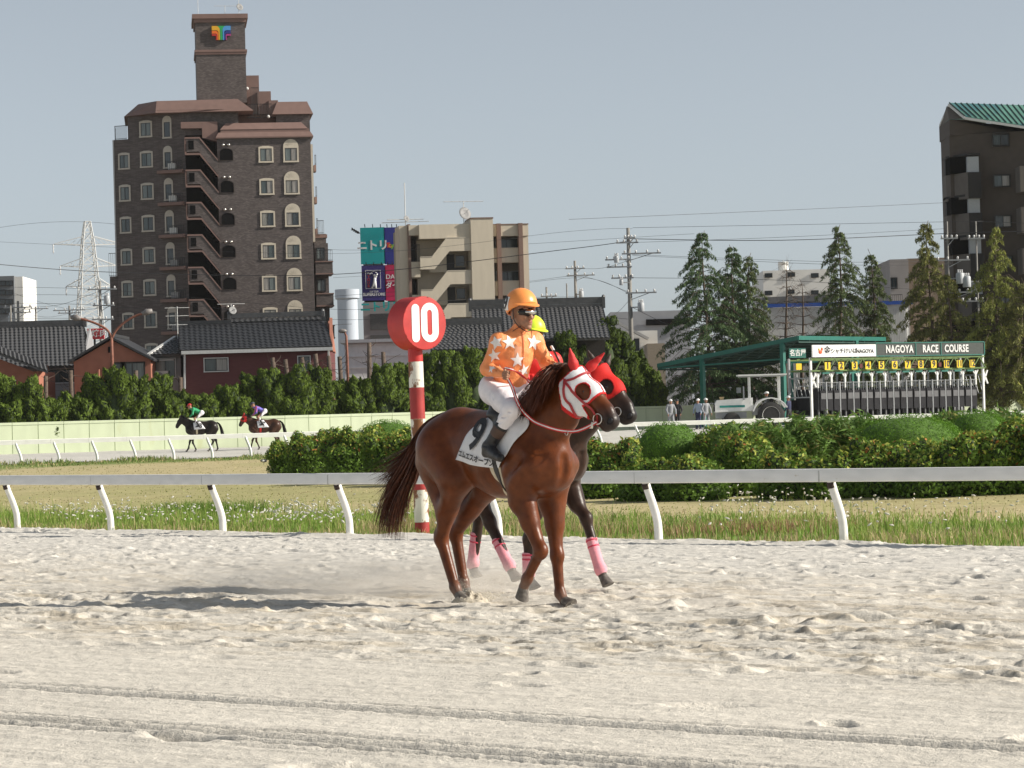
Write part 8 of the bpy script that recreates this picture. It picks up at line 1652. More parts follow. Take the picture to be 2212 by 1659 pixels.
def tractor():
    c = at(1612, 890, 158); root = thing('tractor', 'white tractor with flat sun roof parked left of the starting gate', 'tractor', (c.x, 158, g1(c.x, 158)), R(180)); W = mat('tractor_white', (.82, .82, .80), .45, .06, 4); TY = mat('tyre', (.035, .034, .033), .85, .2, 10); b = lambda x0, x1, y0, y1, z0, z1, nm, m=W, par=None: MB().bb(x0, x1, y0, y1, z0, z1).build(nm, m, par or root)
    # local x forward (to the picture's left)
    for s in (-1, 1):
        w1 = thing_part('rear_wheel', root); M = Matrix.Rotation(R(90), 3, 'X'); MB().lathe([(.30, -.2), (.66, -.2), (.74, -.14), (.74, .14), (.66, .2), (.30, .2)], 28, (-1.3, s * .72, .72), M).build('tyre', TY, w1, smooth=True, angle=40); MB().lathe([(.04, -.16), (.40, -.13), (.48, -.215), (.48, .215), (.40, .13), (.04, .16)], 24, (-1.3, s * .72, .72), M).build('rim', GWHT, w1, smooth=True, angle=40)
        w2 = thing_part('front_wheel', root); MB().lathe([(.2, -.13), (.42, -.13), (.48, -.09), (.48, .09), (.42, .13), (.2, .13)], 24, (.85, s * .62, .46), M).build('tyre', TY, w2, smooth=True, angle=40); MB().lathe([(.03, -.08), (.24, -.1), (.24, .1), (.03, .08)], 18, (.85, s * .62, .46), M).build('rim', GWHT, w2, smooth=True, angle=40)
        pts = [(-1.3 + 1.0 * math.cos(t), .72 + .95 * math.sin(t)) for t in np.linspace(.25, 2.7, 10)]; mb = MB()
        for i in range(9): (x0, z0), (x1, z1) = pts[i], pts[i + 1]; mb.beam((x0, s * .66, z0), (x1, s * .66, z1), .5, .06)
        mb.build('mudguard', W, root)
    MB().prism([(1.75, .95), (1.75, 1.42), (1.62, 1.62), (-.35, 1.72), (-.35, 1.0)], .78, (0, -.39, 0), (1, 0, 0), (0, 0, 1), (0, 1, 0)).build('bonnet', W, root); b(1.755, 1.80, -.33, .33, 1.0, 1.4, 'grille', GBLK); b(.0, 1.7, -.30, .30, .6, .95, 'engine', GGRY)
    for s in (-1, 1): MB().ell((1.78, s * .24, 1.32), (.05, .09, .07), 10, 6).build('headlight', GLS[1], root, smooth=True); b(.1, 1.5, s * .395, s * .41, 1.2, 1.32, 'stripe', mat('teal_stripe', (.02, .25, .22), .5, .05)) if s > 0 else b(.1, 1.5, -.41, -.395, 1.2, 1.32, 'stripe', mat('teal_stripe', (.02, .25, .22), .5, .05))
    b(-1.9, -.35, -.40, .40, .75, 1.15, 'chassis', GGRY); b(-1.4, -.95, -.25, .25, 1.15, 1.35, 'seat', GBLK); b(-1.5, -1.35, -.25, .25, 1.35, 1.85, 'seat_back', GBLK); MB().tube([tuple(Vector((-.62 + .1 * math.cos(t), .2 * math.sin(t), 1.72 + .14 * math.cos(t)))) for t in np.linspace(0, 6.283, 17)], .018, 5, cap=False).build('steering_wheel', GBLK, root, smooth=True); MB().bar((-.45, 0, 1.3), (-.62, 0, 1.72), .025).build('steering_column', GBLK, root)
    for x, s in ((-.2, -.48), (-.2, .48), (-1.85, -.48), (-1.85, .48)): b(x - .035, x + .035, s - .035, s + .035, 1.1, 2.92, 'roof_post', W)
    b(-2.25, .45, -.70, .70, 2.92, 3.0, 'sun_roof', GWHT); b(-2.15, .35, -.62, .62, 2.86, 2.918, 'roof_frame', GGRY); MB().bar((.15, .45, 1.6), (.15, .45, 2.35), .04, 8).build('exhaust', GGRY, root); MB().lathe([(.10, 0), (.11, .03), (.11, .10), (.14, .11), (.14, .16)], 12, (1.35, .1, 1.64)).build('beacon', mat('beacon_cap', (.70, .50, .25), .4, .1), root, smooth=True); MB().bb(.2, .45, -.75, -.7, 2.0, 2.3).build('mirror', GGRY, root)
tractor()
def stander(px, ptop, Y, lab, jacket, trousers, hat, yaw=-90, pose=0, h=1.72, seat=False, zg=None, hatname='helmet'):
    X = ux(px, ptop, Y); zt = hz(px, ptop, Y); z0 = g1(X, Y) if zg is None else zg; root = thing('person', lab, 'person', (X, Y, z0), R(yaw)); k = h / 1.72; rg = np.random.RandomState(int(px))
    sp = rg.uniform(.06, .12); hip = .92 * k; sh = 1.42 * k; a = rg.uniform(-.1, .25); J = {}
    if seat: hip = .50 * k; sh = 1.0 * k
    hd = np3(.02, 0, sh + .20 * k); HA, M = human_head(hd, (1, 0, -.05), (0, 0, 1)); kn = [np3(.40 if seat else .03 + .05 * s, .11 * s, hip - (.05 if seat else .43 * k)) for s in (-1, 1)]; an = [np3(.38 if seat else -.02 * s, sp * s, (hip - .48) if seat else .08) for s in (-1, 1)]
    el = [np3(.02 + a * (s > 0), .27 * s, sh - .27 * k) for s in (-1, 1)]; wr = [np3(.16 + a * (s > 0), .23 * s, sh - (.36 if seat else .50 + .1 * a) * k) for s in (-1, 1)]
    skin = HA + [cone(hd - np3(0, 0, .08), (0, 0, sh - .05), .05, .06, .03), cone((0, 0, sh - .05), (0, 0, hip), .08, .09, .05)] + sum([[ball(wr[i] + np3(.03, 0, -.06), (.03, .025, .055), .02), cone(wr[i], wr[i] + np3(.02, 0, -.04), .025, .028, .02), cone((0, .17 * s, sh), el[i], .03, .03, .02), cone(el[i], wr[i], .03, .025, .02), cone((0, .09 * s, hip), kn[i], .05, .04, .03), cone(kn[i], an[i], .04, .03, .03)] + [cone(wr[i] + np3(.03, .012 * (f - 1.5), -.09), wr[i] + np3(.045, .014 * (f - 1.5), -.15), .009, .007, .005) for f in range(4)] for i, s in enumerate((-1, 1))], [])
    v, f = sdf_mesh(skin, .018); np_mesh('body', v, f, SKIN, root, smooth=True, attr={'col': np.tile(SKC, (len(v), 1))})
    v, f = sdf_mesh([cone((0, 0, hip + .06), (0, 0, sh - .1), .15, .165, .06, ((1, 0, 0), .72)), cone((0, -.17, sh - .02), (0, .17, sh - .02), .07, .07, .05)] + sum([[cone((0, .18 * s, sh - .02), el[i], .062, .055, .03), cone(el[i], wr[i], .055, .04, .02)] for i, s in enumerate((-1, 1))], []), .02); np_mesh('jacket', v, f, jacket, root, smooth=True)
    v, f = sdf_mesh([cone((0, -.05, hip), (0, .05, hip), .135, .135, .05, ((1, 0, 0), .8))] + sum([[cone((0, .09 * s, hip - .02), kn[i], .095, .07, .04), cone(kn[i], an[i], .07, .052, .03)] for i, s in enumerate((-1, 1))], []), .02); np_mesh('trousers', v, f, trousers, root, smooth=True)
    for i in range(2): v, f = sdf_mesh([cone(an[i] + np3(-.03, 0, -.03), an[i] + np3(.14, 0, -.045), .042, .036, .02)], .02); np_mesh('shoe', v, f, BLKL, root, smooth=True)
    q = lambda x, y, z: hd + np3(x, y, z); v, f = sdf_mesh([ball(q(-.005, 0, .05), (.125, .105, .10), .01), cone(q(.04, 0, .045), q(.13, 0, .035), .07, .05, .02, ((0, 0, 1), .2))], .012, clip=[lambda g_: -(g_[..., 2] - hd[2] - .025)]); np_mesh(hatname, v, f, hat, root, smooth=True)
GREYV = mat('grey_workwear', (.28, .29, .31), .8, .1); PALEW = mat('pale_workwear', (.30, .31, .33), .8, .1); NAVY = mat('navy_workwear', (.022, .028, .075), .8, .15); BLKW = mat('dark_workwear', (.03, .03, .033), .8, .15); HATW = mat('white_hard_hat', (.78, .78, .76), .35, .03)
stander(1448, 864, 161, 'worker in grey vest and white helmet, leftmost by the canopy', GREYV, PALEW, HATW, -70); stander(1463, 876, 163, 'worker in dark clothes and dark cap next to the grey vested one', BLKW, BLKW, BLKW, -110, hatname='cap'); stander(1508, 873, 163, 'worker in pale blue shirt and white helmet behind the broad leaved bush', mat('pale_blue_shirt', (.35, .42, .52), .8, .1), NAVY, HATW, -120); stander(1524, 864, 160, 'worker in pale shirt and white helmet just left of the tractor', PALEW, GREYV, HATW, -60); stander(1703, 853, 160, 'worker in navy jacket and white helmet between tractor and gate', NAVY, BLKW, HATW, 150)
stander(1657, 857, 158.1, 'driver in grey workwear and white helmet seated on the tractor', GREYV, NAVY, HATW, 180, seat=True, zg=g1(at(1657, 857, 158).x, 158) + .72)

# ------------------------------------------------------------------ two horses on the far side
JD = dict(neck_base=(.50, 0, 1.36), neck_mid=(.78, 0, 1.56), neck_top=(.95, 0, 1.74), poll=(.99, 0, 1.80), nose=(1.28, 0, 1.30), nr0=.27, nr1=.19, nr2=.14,
    RF_elbow=(.44, -.16, .86), RF_knee=(.60, -.14, .52), RF_fetlock=(.70, -.14, .16), RF_coronet=(.74, -.14, .10), RF_toe=(.78, -.14, .02), LF_elbow=(.44, .16, .86), LF_knee=(.44, .14, .47), LF_fetlock=(.30, .14, .16), LF_coronet=(.30, .14, .10), LF_toe=(.33, .14, .02),
    RH_stifle=(-.36, -.18, 1.0), RH_hock=(-.74, -.13, .56), RH_fetlock=(-.82, -.13, .15), RH_coronet=(-.79, -.13, .09), RH_toe=(-.75, -.13, .01), LH_stifle=(-.36, .17, .98), LH_hock=(-.60, .12, .54), LH_fetlock=(-.42, .12, .15), LH_coronet=(-.38, .12, .09), LH_toe=(-.33, .12, .01), leg_dark=.6)
def far_pair(px, py, Y, yaw, hl, rl, body, jersey, cap, num, hood, clothname):
    X = ux(px, py, Y); F = Frame((X, Y, g1(X, Y)), R(yaw)); root, A, v, f = make_horse(JD, F, .028, 'horse', hl, body, BAYD, 'horses on the far side of the track')
    mane_hair(root, A, [tuple(snap(A, np.array(p), -.004)) for p in ((.45, 0, 1.68), (.65, 0, 1.8), (.8, 0, 1.86), (.95, 0, 1.88))], 160, 51, DHAIR, 1, (.1, .22)); tail_hair(root, [(-.80, 0, 1.5), (-.95, 0, 1.35), (-1.05, 0, 1.0), (-1.12, 0, .7)], 90, 52, DHAIR, .06, .08, .012, .7)
    for sd in (-1, 1): make_ear(root, hq(JD, .01, .05, .05 * sd), hq(JD, -.12, .10, .08 * sd), .03, RED if hood else mat('bay_ear', BAY, .6, .2), 'ear')
    if hood: make_hood(root, JD, A, (.60, .03, .03), (.35, .015, .015), .016, 'hood', False)
    for sd in (-1, 1):
        x = np.array([(-.22, 1.18), (.36, 1.15), (.40, 1.5), (.05, 1.56)]); g = np.array([[x[0] * (1 - s_) * (1 - t) + x[1] * s_ * (1 - t) + x[2] * s_ * t + x[3] * (1 - s_) * t for t in np.linspace(0, 1, 8)] for s_ in np.linspace(0, 1, 8)]).reshape(-1, 2); y = hug(A, g[:, 0], g[:, 1], sd, .02); I = np.arange(64).reshape(8, 8); o = np_mesh('saddle_cloth', np.stack([g[:, 0], y, g[:, 1]], 1), np.stack([I[:-1, :-1], I[1:, :-1], I[1:, 1:], I[:-1, 1:]], -1).reshape(-1, 4), WCLOTH, root, smooth=True); md = o.modifiers.new('thick', 'SOLIDIFY'); md.thickness = .008
        if sd > 0: vs, fs = text_mesh(num, .34, 0, .008); xx = np.array([.02 - q.x for q in vs]); zz_ = np.array([1.33 + q.y for q in vs]); yy = hug(A, xx, zz_, 1, .036); MB().add(list(zip(xx, yy, zz_)), fs).build('printed_number', BLK, o)
    girth_c = RED if hood else CREAM
    for sd in (-1, 1): z = np.linspace(1.16, .92, 8); y = hug(A, np.full(8, .22), z, sd, .012); ribbon(np.stack([np.full(8, .22), y, z], 1), .10, lambda i: (0, sd, 0), .01).build('girth', girth_c, root)
    RJ = dict(hipR=(-.02, -.12, 1.98), hipL=(-.02, .12, 1.98), knR=(.34, -.24, 1.72), knL=(.34, .24, 1.72), anR=(.10, -.29, 1.36), anL=(.10, .29, 1.36), toeR=(.26, -.31, 1.30), toeL=(.26, .31, 1.30), shR=(.38, -.17, 2.20), shL=(.38, .17, 2.20), elR=(.42, -.24, 1.95), elL=(.42, .24, 1.95), wrR=(.58, -.08, 1.80), wrL=(.58, .08, 1.80), head=(.56, 0, 2.34), face=(1, 0, -.35), thumbR=(0, .2, 1), thumbL=(0, -.2, 1))
    make_rider(RJ, F, 'person', rl, dict(skin=SKC, jersey=jersey, breeches=WBREECH, helmet=cap), .028, False, 'far jockeys', False)
    return root, F, A
GRNS = mat('green_silk', (.02, .30, .12), .5, .1); BLUS = mat('blue_white_silk', (.12, .10, .45), .5, .1, 5, col2=(.62, .10, .16), thr=(.5, 3.0, .05)); REDC = mat('red_cap', (.60, .03, .03), .35, .05); DKC = mat('dark_cap', (.05, .06, .09), .4, .1, 10, col2=(.7, .7, .7), thr=(.6, 8, .02))
far_pair(436, 976, 146, 186, 'black racehorse walking left on the far track', 'jockey in green jersey and red cap riding the black horse far away', (.018, .014, .012), GRNS, REDC, '3', False, 'a')
far_pair(572, 972, 147, 192, 'brown racehorse in red hood walking left on the far track', 'jockey in blue and red jersey riding the hooded brown horse far away', (.060, .028, .017), BLUS, DKC, '7', True, 'b')
# ================================================================== poles, lines, pylon, lamps
CONC = mat('concrete_pole', (.25, .24, .22), .85, .1, 3, bump=.1); INS = mat('porcelain', (.70, .70, .70), .3, .05); TRF = mat('transformer_grey', (.42, .44, .46), .5, .08); RUSTP = mat('rusty_lamp_paint', (.24, .095, .06), .7, .25, 8)
def pole(px, ptop, Y, label, arms=(), trans=(), r=.16, pb=860, lean=0.0, col=None):
    b = at(px, pb, Y); t = at(px, ptop, Y); x0 = b.x; z0 = g1(x0, Y); root = thing('utility_pole', label, 'pole', (x0, Y, z0), group=None); H = t.z - z0; MB().tube([(0, 0, -.3), (lean * .5, 0, H * .5), (lean, 0, H)], [r * 1.15, r, r * .72], 10).build('pole', col or CONC, root, smooth=True)
    for py, L_, off in arms:
        z = hz(px, py, Y) - z0; a = thing_part('cross_arm', root); MB().beam((off - L_ / 2, -.12, z), (off + L_ / 2, -.12, z), .10, .10).build('arm', GGRY, a); MB().beam((lean, -.1, z - .5), (off + L_ * .3, -.1, z), .05, .05).build('strut', GGRY, a)
        for k in range(4): x = off - L_ / 2 + L_ * (k + .25) / 3.5; MB().lathe([(.03, 0), (.08, .03), (.05, .09), (.09, .12), (.04, .2)], 8, (x, -.12, z + .05)).build('insulator', INS, a, smooth=True)
    for py, dx, sc in trans:
        z = hz(px, py, Y) - z0; q = thing_part('transformer', root); MB().lathe([(.02, -.42 * sc), (.30 * sc, -.42 * sc), (.32 * sc, -.36 * sc), (.32 * sc, .34 * sc), (.27 * sc, .42 * sc), (.02, .44 * sc)], 14, (dx, -.3, z)).build('tank', TRF, q, smooth=True, angle=40); MB().beam((0, -.1, z), (dx, -.25, z), .08, .08).build('bracket', GGRY, q)
        for k in (-1, 0, 1): MB().lathe([(.05, 0), (.07, .06), (.04, .12), (.06, .18), (.02, .22)], 8, (dx + k * .15 * sc, -.3, z + .44 * sc)).build('bushing', INS, q, smooth=True)
    return root
pole(1367, 492, 203, 'concrete power pole with many insulators left of the dark cedars', ((515, .8, .1), (524, 1.6, -.1), (548, 2.8, .9), (560, 1.8, -.8), (576, 1.8, -.7), (600, 1.6, -.5), (633, 2.2, .8)), ((560, -.9, .55), (664, .75, .75), (610, -.6, .45)), .17)
pole(1250, 563, 262, 'farther power pole with cross arms above the grey tiled roof', ((580, 1.8, 0), (595, 2.6, .5)), ((636, .5, .7),), .16); pole(1187, 620, 262, 'short pole with cable joints close to the orange helmet', ((640, 1.5, .2),), (), .12); pole(1231, 612, 240, 'thin bare pole between two larger power poles', (), (), .08)
pole(2057, 478, 199, 'left pole of the twin transformer poles among the olive cedars', ((515, 1.2, .1), (562, 2.4, .3), (632, 2.0, 1.0)), ((602, .75, .9),), .07); pole(2119, 478, 199, 'right pole of the twin transformer poles among the olive cedars', ((515, 1.2, 0), (650, 1.6, -.4)), ((608, -.8, .9),), .07)
pole(222, 606, 235, 'pole with white insulators left of the brown tower', ((625, 2.4, .2), (660, 1.8, .3), (690, 1.8, .2)), ((648, .6, .8),), .15); pole(44, 650, 260, 'pole in front of the pale grey apartments at the left edge', ((664, 2.6, 0), (675, 2.0, .2)), ((690, -.6, .9),), .15); pole(82, 662, 330, 'small distant pole right of the grey apartments', ((667, 3.0, 0),), (), .14); pole(155, 660, 300, 'small distant pole below the steel pylon', ((670, 3.4, 0), (676, 2.4, 0)), (), .15); pole(28, 660, 250, 'thin pole at the far left edge', (), (), .10)
def wire(pts, r, label, sag=0.0):
    """pts: (column, row, depth) of support points; the line hangs between them"""
    P_ = [at(*p) for p in pts]; root = thing('power_line', label, 'cable', P_[0], group='overhead lines'); out = []
    if len(P_) == 2: P_ = [P_[0], (P_[0] + P_[1]) / 2 - Vector((0, 0, sag)), P_[1]]
    out = [Vector(p) for p in spline([tuple(p) for p in P_], 12 * (len(P_) - 1) + 1)]; MB().tube([tuple(p) for p in out], r * .72, 5, cap=False).build('cable', mat('black_cable', (.025, .025, .028), .6, .1), root, smooth=True, world=True)
wires = [(((-60, 566, 205), (241, 588, 212), (735, 592, 212), (1229, 538, 206), (1366, 519, 203)), .035, .5), (((1366, 516, 203), (1690, 519, 195), (2057, 504, 199), (2280, 498, 182)), .035, .25), (((1367, 492, 203), (2057, 479, 199), (2119, 479, 199), (2280, 484, 180)), .018, .3), (((1366, 494, 203), (1229, 500, 206), (717, 548, 230), (-60, 520, 240)), .014, .5),
    (((1229, 474, 300), (1807, 449, 330), (2300, 425, 350)), .03, .2), (((-60, 500, 420), (199, 480, 420), (735, 540, 420), (1500, 505, 420)), .03, .3), (((1366, 524, 203), (1700, 512, 196), (2040, 494, 199)), .016, .25), (((1366, 550, 203), (1820, 566, 192), (2057, 562, 199)), .016, .3), (((1366, 552, 203), (1820, 572, 192), (2057, 570, 199)), .016, .3), (((1366, 600, 203), (1700, 606, 195), (2057, 632, 199)), .022, .3),
    (((1366, 634, 203), (1250, 597, 262), (1100, 612, 262), (720, 640, 250)), .022, .6), (((1366, 637, 203), (1250, 600, 262), (1000, 628, 262), (720, 648, 250)), .018, .6), (((-60, 620, 235), (222, 626, 235), (720, 668, 220), (900, 652, 220), (1250, 640, 262)), .018, .4), (((-60, 640, 235), (222, 640, 235), (720, 690, 220), (960, 668, 220)), .018, .4), (((-60, 655, 235), (222, 660, 235), (600, 700, 222), (760, 700, 222)), .022, .4), (((-60, 690, 225), (222, 690, 235), (560, 730, 200)), .02, .4),
    (((720, 600, 250), (1000, 585, 262), (1250, 580, 262)), .016, .3), (((1250, 580, 262), (1366, 560, 203)), .02, .3), (((44, 664, 260), (222, 626, 235)), .02, .5), (((44, 676, 260), (155, 676, 300)), .02, .4), (((1366, 664, 203), (1440, 700, 200), (1500, 720, 198)), .022, .5), (((1366, 640, 203), (1310, 690, 190)), .02, .2), (((1366, 690, 203), (1250, 650, 262)), .02, .5), (((-60, 600, 300), (155, 668, 300), (330, 640, 300)), .02, .6)]
WL = {0: 'thick black cable crossing in front of the brown tower', 1: 'thick cable from the concrete pole over the cedar tops', 2: 'topmost thin wire right of the concrete pole', 3: 'thin wire from the concrete pole top leftwards', 4: 'faint line high in the sky right of the beige block', 5: 'faint line over the top of the steel pylon', 9: 'low cable from the concrete pole through the cedars', 10: 'cable passing the far pole behind the round red sign', 15: 'lowest line over the salmon house roof', 20: 'short cable sloping into the dark cedars', 21: 'short cable sloping down to the pointed junipers'}
for i, (p, r, sg) in enumerate(wires): wire(p, r, WL.get(i, 'thin dark overhead line among the many behind the house roofs'), sg)
def pylon():
    Y = 620.0; b = at(199, 880, Y); root = thing('pylon', 'pale steel lattice transmission pylon left of the brown tower', 'pylon', (b.x, Y, .3), R(20)); m = mat('galvanised_steel', (.62, .62, .60), .5, .05); z = lambda py: hz(199, py, Y) - .3; H = z(478); wd = lambda h: 3.6 * (1 - h / H) ** 1.0 + .85 if h < z(545) else 1.5 - .9 * (h - z(545)) / (H - z(545)); mb = MB(); lv = [H * (1 - (1 - i / 20) ** 1.0) for i in range(21)]
    for s in ((-1, -1), (1, -1), (1, 1), (-1, 1)):
        for a, c in zip(lv[:-1], lv[1:]): mb.beam((s[0] * wd(a) / 1, s[1] * wd(a), a), (s[0] * wd(c), s[1] * wd(c), c), .18, .18)
    mb.build('legs', m, root); mb = MB()
    for a, c in zip(lv[:-1], lv[1:]):
        for (s, t) in (((-1, -1), (1, -1)), ((1, -1), (1, 1)), ((1, 1), (-1, 1)), ((-1, 1), (-1, -1))): mb.beam((s[0] * wd(a), s[1] * wd(a), a), (t[0] * wd(c), t[1] * wd(c), c), .12, .12); mb.beam((t[0] * wd(a), t[1] * wd(a), a), (s[0] * wd(c), s[1] * wd(c), c), .12, .12); mb.beam((s[0] * wd(c), s[1] * wd(c), c), (t[0] * wd(c), t[1] * wd(c), c), .10, .10)
    mb.build('bracing', m, root)
    for py, L_ in ((527, 7.6), (574, 6.2), (618, 5.0)):
        h = z(py); a = thing_part('cross_arm', root)
        for s in (-1, 1):
            q = MB()
            for yy in (-1, 1): q.beam((s * wd(h), yy * wd(h), h + 1.6), (s * L_, 0, h), .13, .13); q.beam((s * wd(h), yy * wd(h), h - .2), (s * L_, 0, h), .13, .13)
            for k in range(1, 5): t = k / 5; q.beam((s * (wd(h) + (L_ - wd(h)) * t), 0, h - .1), (s * (wd(h) + (L_ - wd(h)) * (t - .18)), 0, h + 1.5 * (1 - t)), .09, .09)
            q.build('arm', m, a); MB().lathe([(.10, 0), (.18, -.3), (.08, -.5), (.18, -.9), (.08, -1.2), (.18, -1.6), (.06, -2.0)], 8, (s * L_, 0, h)).build('insulator_string', INS, a, smooth=True)
pylon()
def lamp_double():
    b = at(243, 830, 178); z0 = g1(b.x, 178); root = thing('street_lamp', 'rusty double armed street lamp in front of the salmon gable house', 'street lamp', (b.x, 178, z0)); q = lambda px, py: at(px, py, 178) - Vector((b.x, 178, z0)); MB().tube([(0, 0, -.2), tuple(q(242, 770)), tuple(q(241, 728))], [.13, .10, .09], 10).build('pole', RUSTP, root, smooth=True)
    for pts, lp in (([(241, 728), (231, 712), (210, 700), (188, 692), (172, 688)], [(176, 689), (165, 686), (153, 685)]), ([(241, 732), (252, 712), (272, 694), (294, 682), (310, 677)], [(306, 678), (317, 674), (329, 671)])):
        MB().tube([tuple(p) for p in spline([tuple(q(*p)) for p in pts], 14)], .075, 8).build('arm', RUSTP, root, smooth=True); h = MB(); h.tube([tuple(q(*p)) for p in lp], [.09, .21, .12], 12, flat=.7); h.build('lamp_head', mat('lamp_housing', (.22, .20, .19), .5, .2), root, smooth=True)
lamp_double()
def lamp_single(px, ptop, Y, lab):
    b = at(px, 830, Y); z0 = g1(b.x, Y); root = thing('street_lamp', lab, 'street lamp', (b.x, Y, z0)); q = lambda x, y: tuple(at(x, y, Y) - Vector((b.x, Y, z0))); MB().tube([(0, 0, -.2), q(px - 2, 770), q(px - 4, ptop + 12), q(px - 8, ptop + 2)], [.11, .09, .075, .06], 9).build('pole', RUSTP, root, smooth=True); MB().ell(q(px - 12, ptop + 1), (.28, .18, .14), 12, 7).build('lamp_head', MATS['lamp_housing'], root, smooth=True)
lamp_single(752, 714, 180, 'slim rusty street lamp right of the maroon house'); lamp_single(1312, 690, 196, 'small lamp beside the tall pointed junipers') if False else None
aerial('roof_aerial', 'tall multi arm aerial at the left end of the maroon house roof', 384, 662, 722, 188, [(.95, 1.6, 5, .1), (.66, 1.5, 6, .1), (.34, 1.3, 5, .1)], None, .03); aerial('satellite_dish', 'dish and aerial on the ridge end of the maroon house', 500, 656, 690, 191, [(.98, 1.8, 4, .1)], .36, .03)
# birds on the wing
for i, (px, py) in enumerate(((762, 496.5), (766.5, 499), (770.5, 501.5), (774.5, 503.5))):
    p = at(px, py, 300); o = thing('bird', 'one of four small dark birds flying left of the billboards', 'bird', p, group='birds in flight'); mb = MB(); mb.ell((0, 0, 0), (.22, .07, .07), 8, 5); mb.add([(-.05, 0, .02), (.1, 0, .02), (.0, .45, .2), (-.15, .42, .18), (.0, -.45, .2), (-.15, -.42, .18)], [(0, 1, 2, 3), (1, 0, 5, 4)]); mb.build('body', BLKW, o)
q = ground_pt(570, 1004); o = thing('bird', 'small black and white bird standing on the dry grass at the hedge end', 'bird', (q.x, q.y, g1(q.x, q.y))); MB().ell((0, 0, .16), (.14, .07, .07), 10, 6).build('body', BLKW, o, smooth=True); MB().ell((.13, 0, .24), (.05, .045, .05), 8, 6).build('head', BLKW, o, smooth=True); MB().ell((-.02, -.03, .16), (.08, .05, .05), 8, 6).build('wing', FASC, o, smooth=True); MB().bar((0, 0, 0), (0, 0, .12), .008, 4).build('leg', BLKW, o)
# ================================================================== thrown sand, dust, air
def sand_spray():
    rg = np.random.RandomState(91); V = []; Fc = []; n = 0
    def burst(c, cnt, spread, up, sz, bias):
        nonlocal n
        for _ in range(cnt):
            u = rg.uniform(0, 1) ** .6; d = rg.normal(0, 1, 3); p = np.array(c) + np.array(bias) * u + d * np.array(spread) * (.25 + u); p[2] = max(p[2], c[2] - .02); p[2] += up * u * rg.uniform(0, 1) * (1 - .6 * u)
            s = sz * rg.uniform(.4, 1.6); q = rg.normal(0, 1, (4, 3)); q /= _nrm(q)[:, None]; V.append(p + q * s); Fc.extend([[n, n + 1, n + 2], [n, n + 2, n + 3], [n, n + 3, n + 1], [n + 1, n + 3, n + 2]]); n += 4
    q = at(1012, 1303, 23.1); burst((q.x, q.y, .03), 1300, (.10, .06, .03), .12, .0045, (.16, -.05, .03)); q = at(1004, 1270, 23.35); burst((q.x, q.y, .06), 900, (.05, .05, .07), .12, .004, (.02, 0, .06)); q = at(1085, 1262, 25.6); burst((q.x, q.y, .03), 900, (.12, .08, .03), .08, .0045, (-.1, 0, .02)); q = at(1228, 1316, 22.3); burst((q.x, q.y, .0), 700, (.10, .07, .012), .02, .004, (.05, 0, 0))
    tag(np_mesh('sand_spray', np.concatenate(V), np.array(Fc), mat('flying_sand', (.74, .68, .56), .95, .1)), 'sand grains thrown up by the hooves of the chestnut horse', 'sand', kind='stuff')
    # heaped sand around the hoof that is driven into the track
    def heap(c, r, h, seed):
        n_ = 40; g = np.linspace(-1, 1, n_); X, Y = np.meshgrid(g, g, indexing='ij'); rr = np.sqrt(X ** 2 + Y ** 2); Z = h * np.clip(1 - rr, 0, 1) ** .7 * (.7 + .7 * fbm(X * 2.2 + seed, Y * 2.2, seed, 4, .6)) - .03 * (rr > .97); I = np.arange(n_ * n_).reshape(n_, n_); v = np.stack([c[0] + X * r[0], c[1] + Y * r[1], c[2] + Z], -1).reshape(-1, 3)
        o = np_mesh('sand_heap', v, np.stack([I[:-1, :-1], I[1:, :-1], I[1:, 1:], I[:-1, 1:]], -1).reshape(-1, 4), SANDM, smooth=True, attr={'col': np.tile(np.array([.58, .52, .42]), (n_ * n_, 1))}); tag(o, kind='structure')
    q = at(1016, 1306, 23.0); heap((q.x, q.y, .01), (.17, .13), .16, 3); q = at(1234, 1315, 22.25); heap((q.x, q.y, -.02), (.16, .12), .045, 5)
sand_spray()
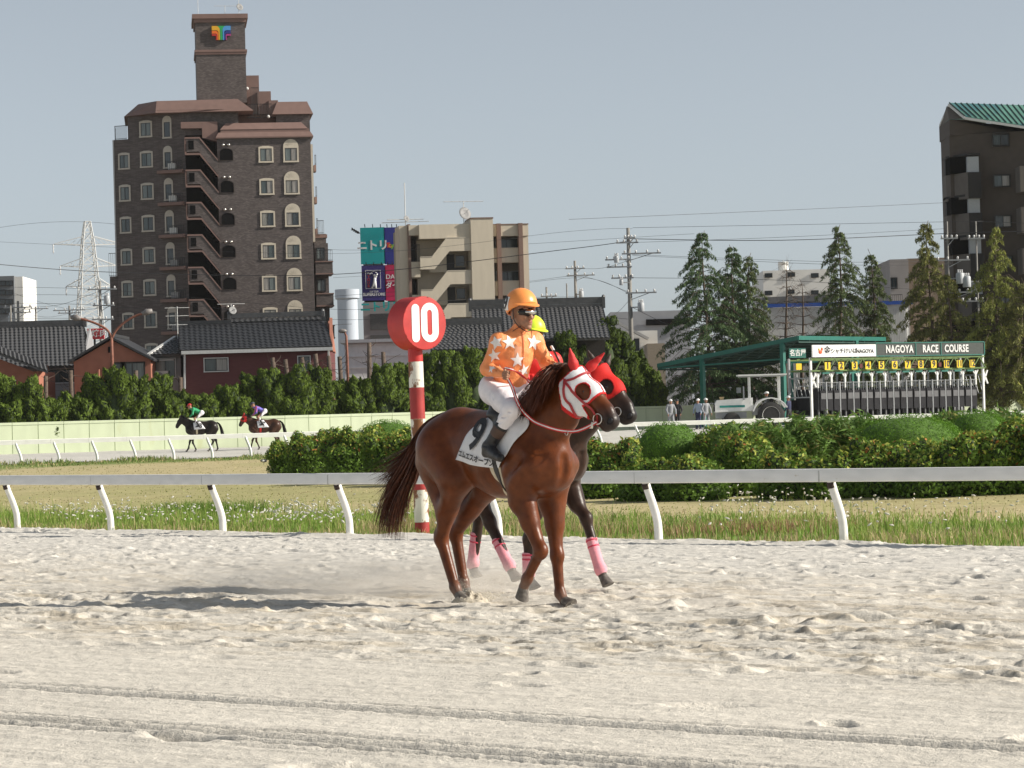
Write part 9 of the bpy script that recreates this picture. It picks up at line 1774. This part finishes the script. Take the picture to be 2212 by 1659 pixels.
def vol_mat(name, dens, col, noise=None, aniso=.2):
    m = bpy.data.materials.new(name); m.use_nodes = True; t = m.node_tree; N = t.nodes; L = t.links; N.remove(N['Principled BSDF']); pv = N.new('ShaderNodeVolumePrincipled'); pv.inputs['Color'].default_value = (*col, 1); pv.inputs['Density'].default_value = dens; pv.inputs['Anisotropy'].default_value = aniso; L.new(pv.outputs[0], N['Material Output'].inputs['Volume'])
    if noise:
        tc = N.new('ShaderNodeTexCoord'); nz = N.new('ShaderNodeTexNoise'); nz.inputs['Scale'].default_value = noise; nz.inputs['Detail'].default_value = 3; L.new(tc.outputs['Object'], nz.inputs['Vector'])
        ln = N.new('ShaderNodeVectorMath'); ln.operation = 'LENGTH'; L.new(tc.outputs['Object'], ln.inputs[0]); fo = N.new('ShaderNodeMapRange'); fo.inputs['From Min'].default_value = .15; fo.inputs['From Max'].default_value = 1.0; fo.inputs['To Min'].default_value = 1; fo.inputs['To Max'].default_value = 0; L.new(ln.outputs['Value'], fo.inputs['Value'])
        mr = N.new('ShaderNodeMapRange'); mr.inputs['From Min'].default_value = .38; mr.inputs['From Max'].default_value = .68; L.new(nz.outputs['Fac'], mr.inputs['Value']); mu = N.new('ShaderNodeMath'); mu.operation = 'MULTIPLY'; L.new(fo.outputs[0], mu.inputs[0]); L.new(mr.outputs[0], mu.inputs[1]); m2 = N.new('ShaderNodeMath'); m2.operation = 'MULTIPLY'; L.new(mu.outputs[0], m2.inputs[0]); m2.inputs[1].default_value = dens; L.new(m2.outputs[0], pv.inputs['Density'])
    return m
def dust(px, py, Y, rx_, ry_, rz_, dens, seed, lab):
    p = at(px, py, Y); me = MB().ell((0, 0, 0), (1, 1, 1), 20, 12).mesh('dust', vol_mat('dust_%d' % seed, dens, (.86, .82, .76), 1.6), True); o = link('dust', me); o.location = p; o.scale = (rx_, ry_, rz_); tag(o, lab, 'dust', kind='stuff')
dust(1012, 1290, 23.2, .34, .3, .20, 3.0, 1, 'puff of pale dust around the hind hooves of the chestnut horse'); dust(860, 1262, 24.6, 1.5, .9, .30, 3.2, 2, 'thin pale dust drifting behind the two horses'); dust(1085, 1255, 25.6, .35, .3, .16, 4.0, 3, 'small dust puff at the hind hooves of the dark horse'); dust(480, 1262, 26.0, 2.4, 1.2, .32, 1.3, 4, 'faint dust veil over the track at the left')
def haze():
    o = MB().bb(-3600, 3600, -3600, 3600, -3.0, 60).build('haze', vol_mat('haze_air', 0.00005, (.90, .94, 1.0), None, .1)); tag(o, 'pale summer haze filling the air over the racecourse', 'haze', kind='stuff')
haze()
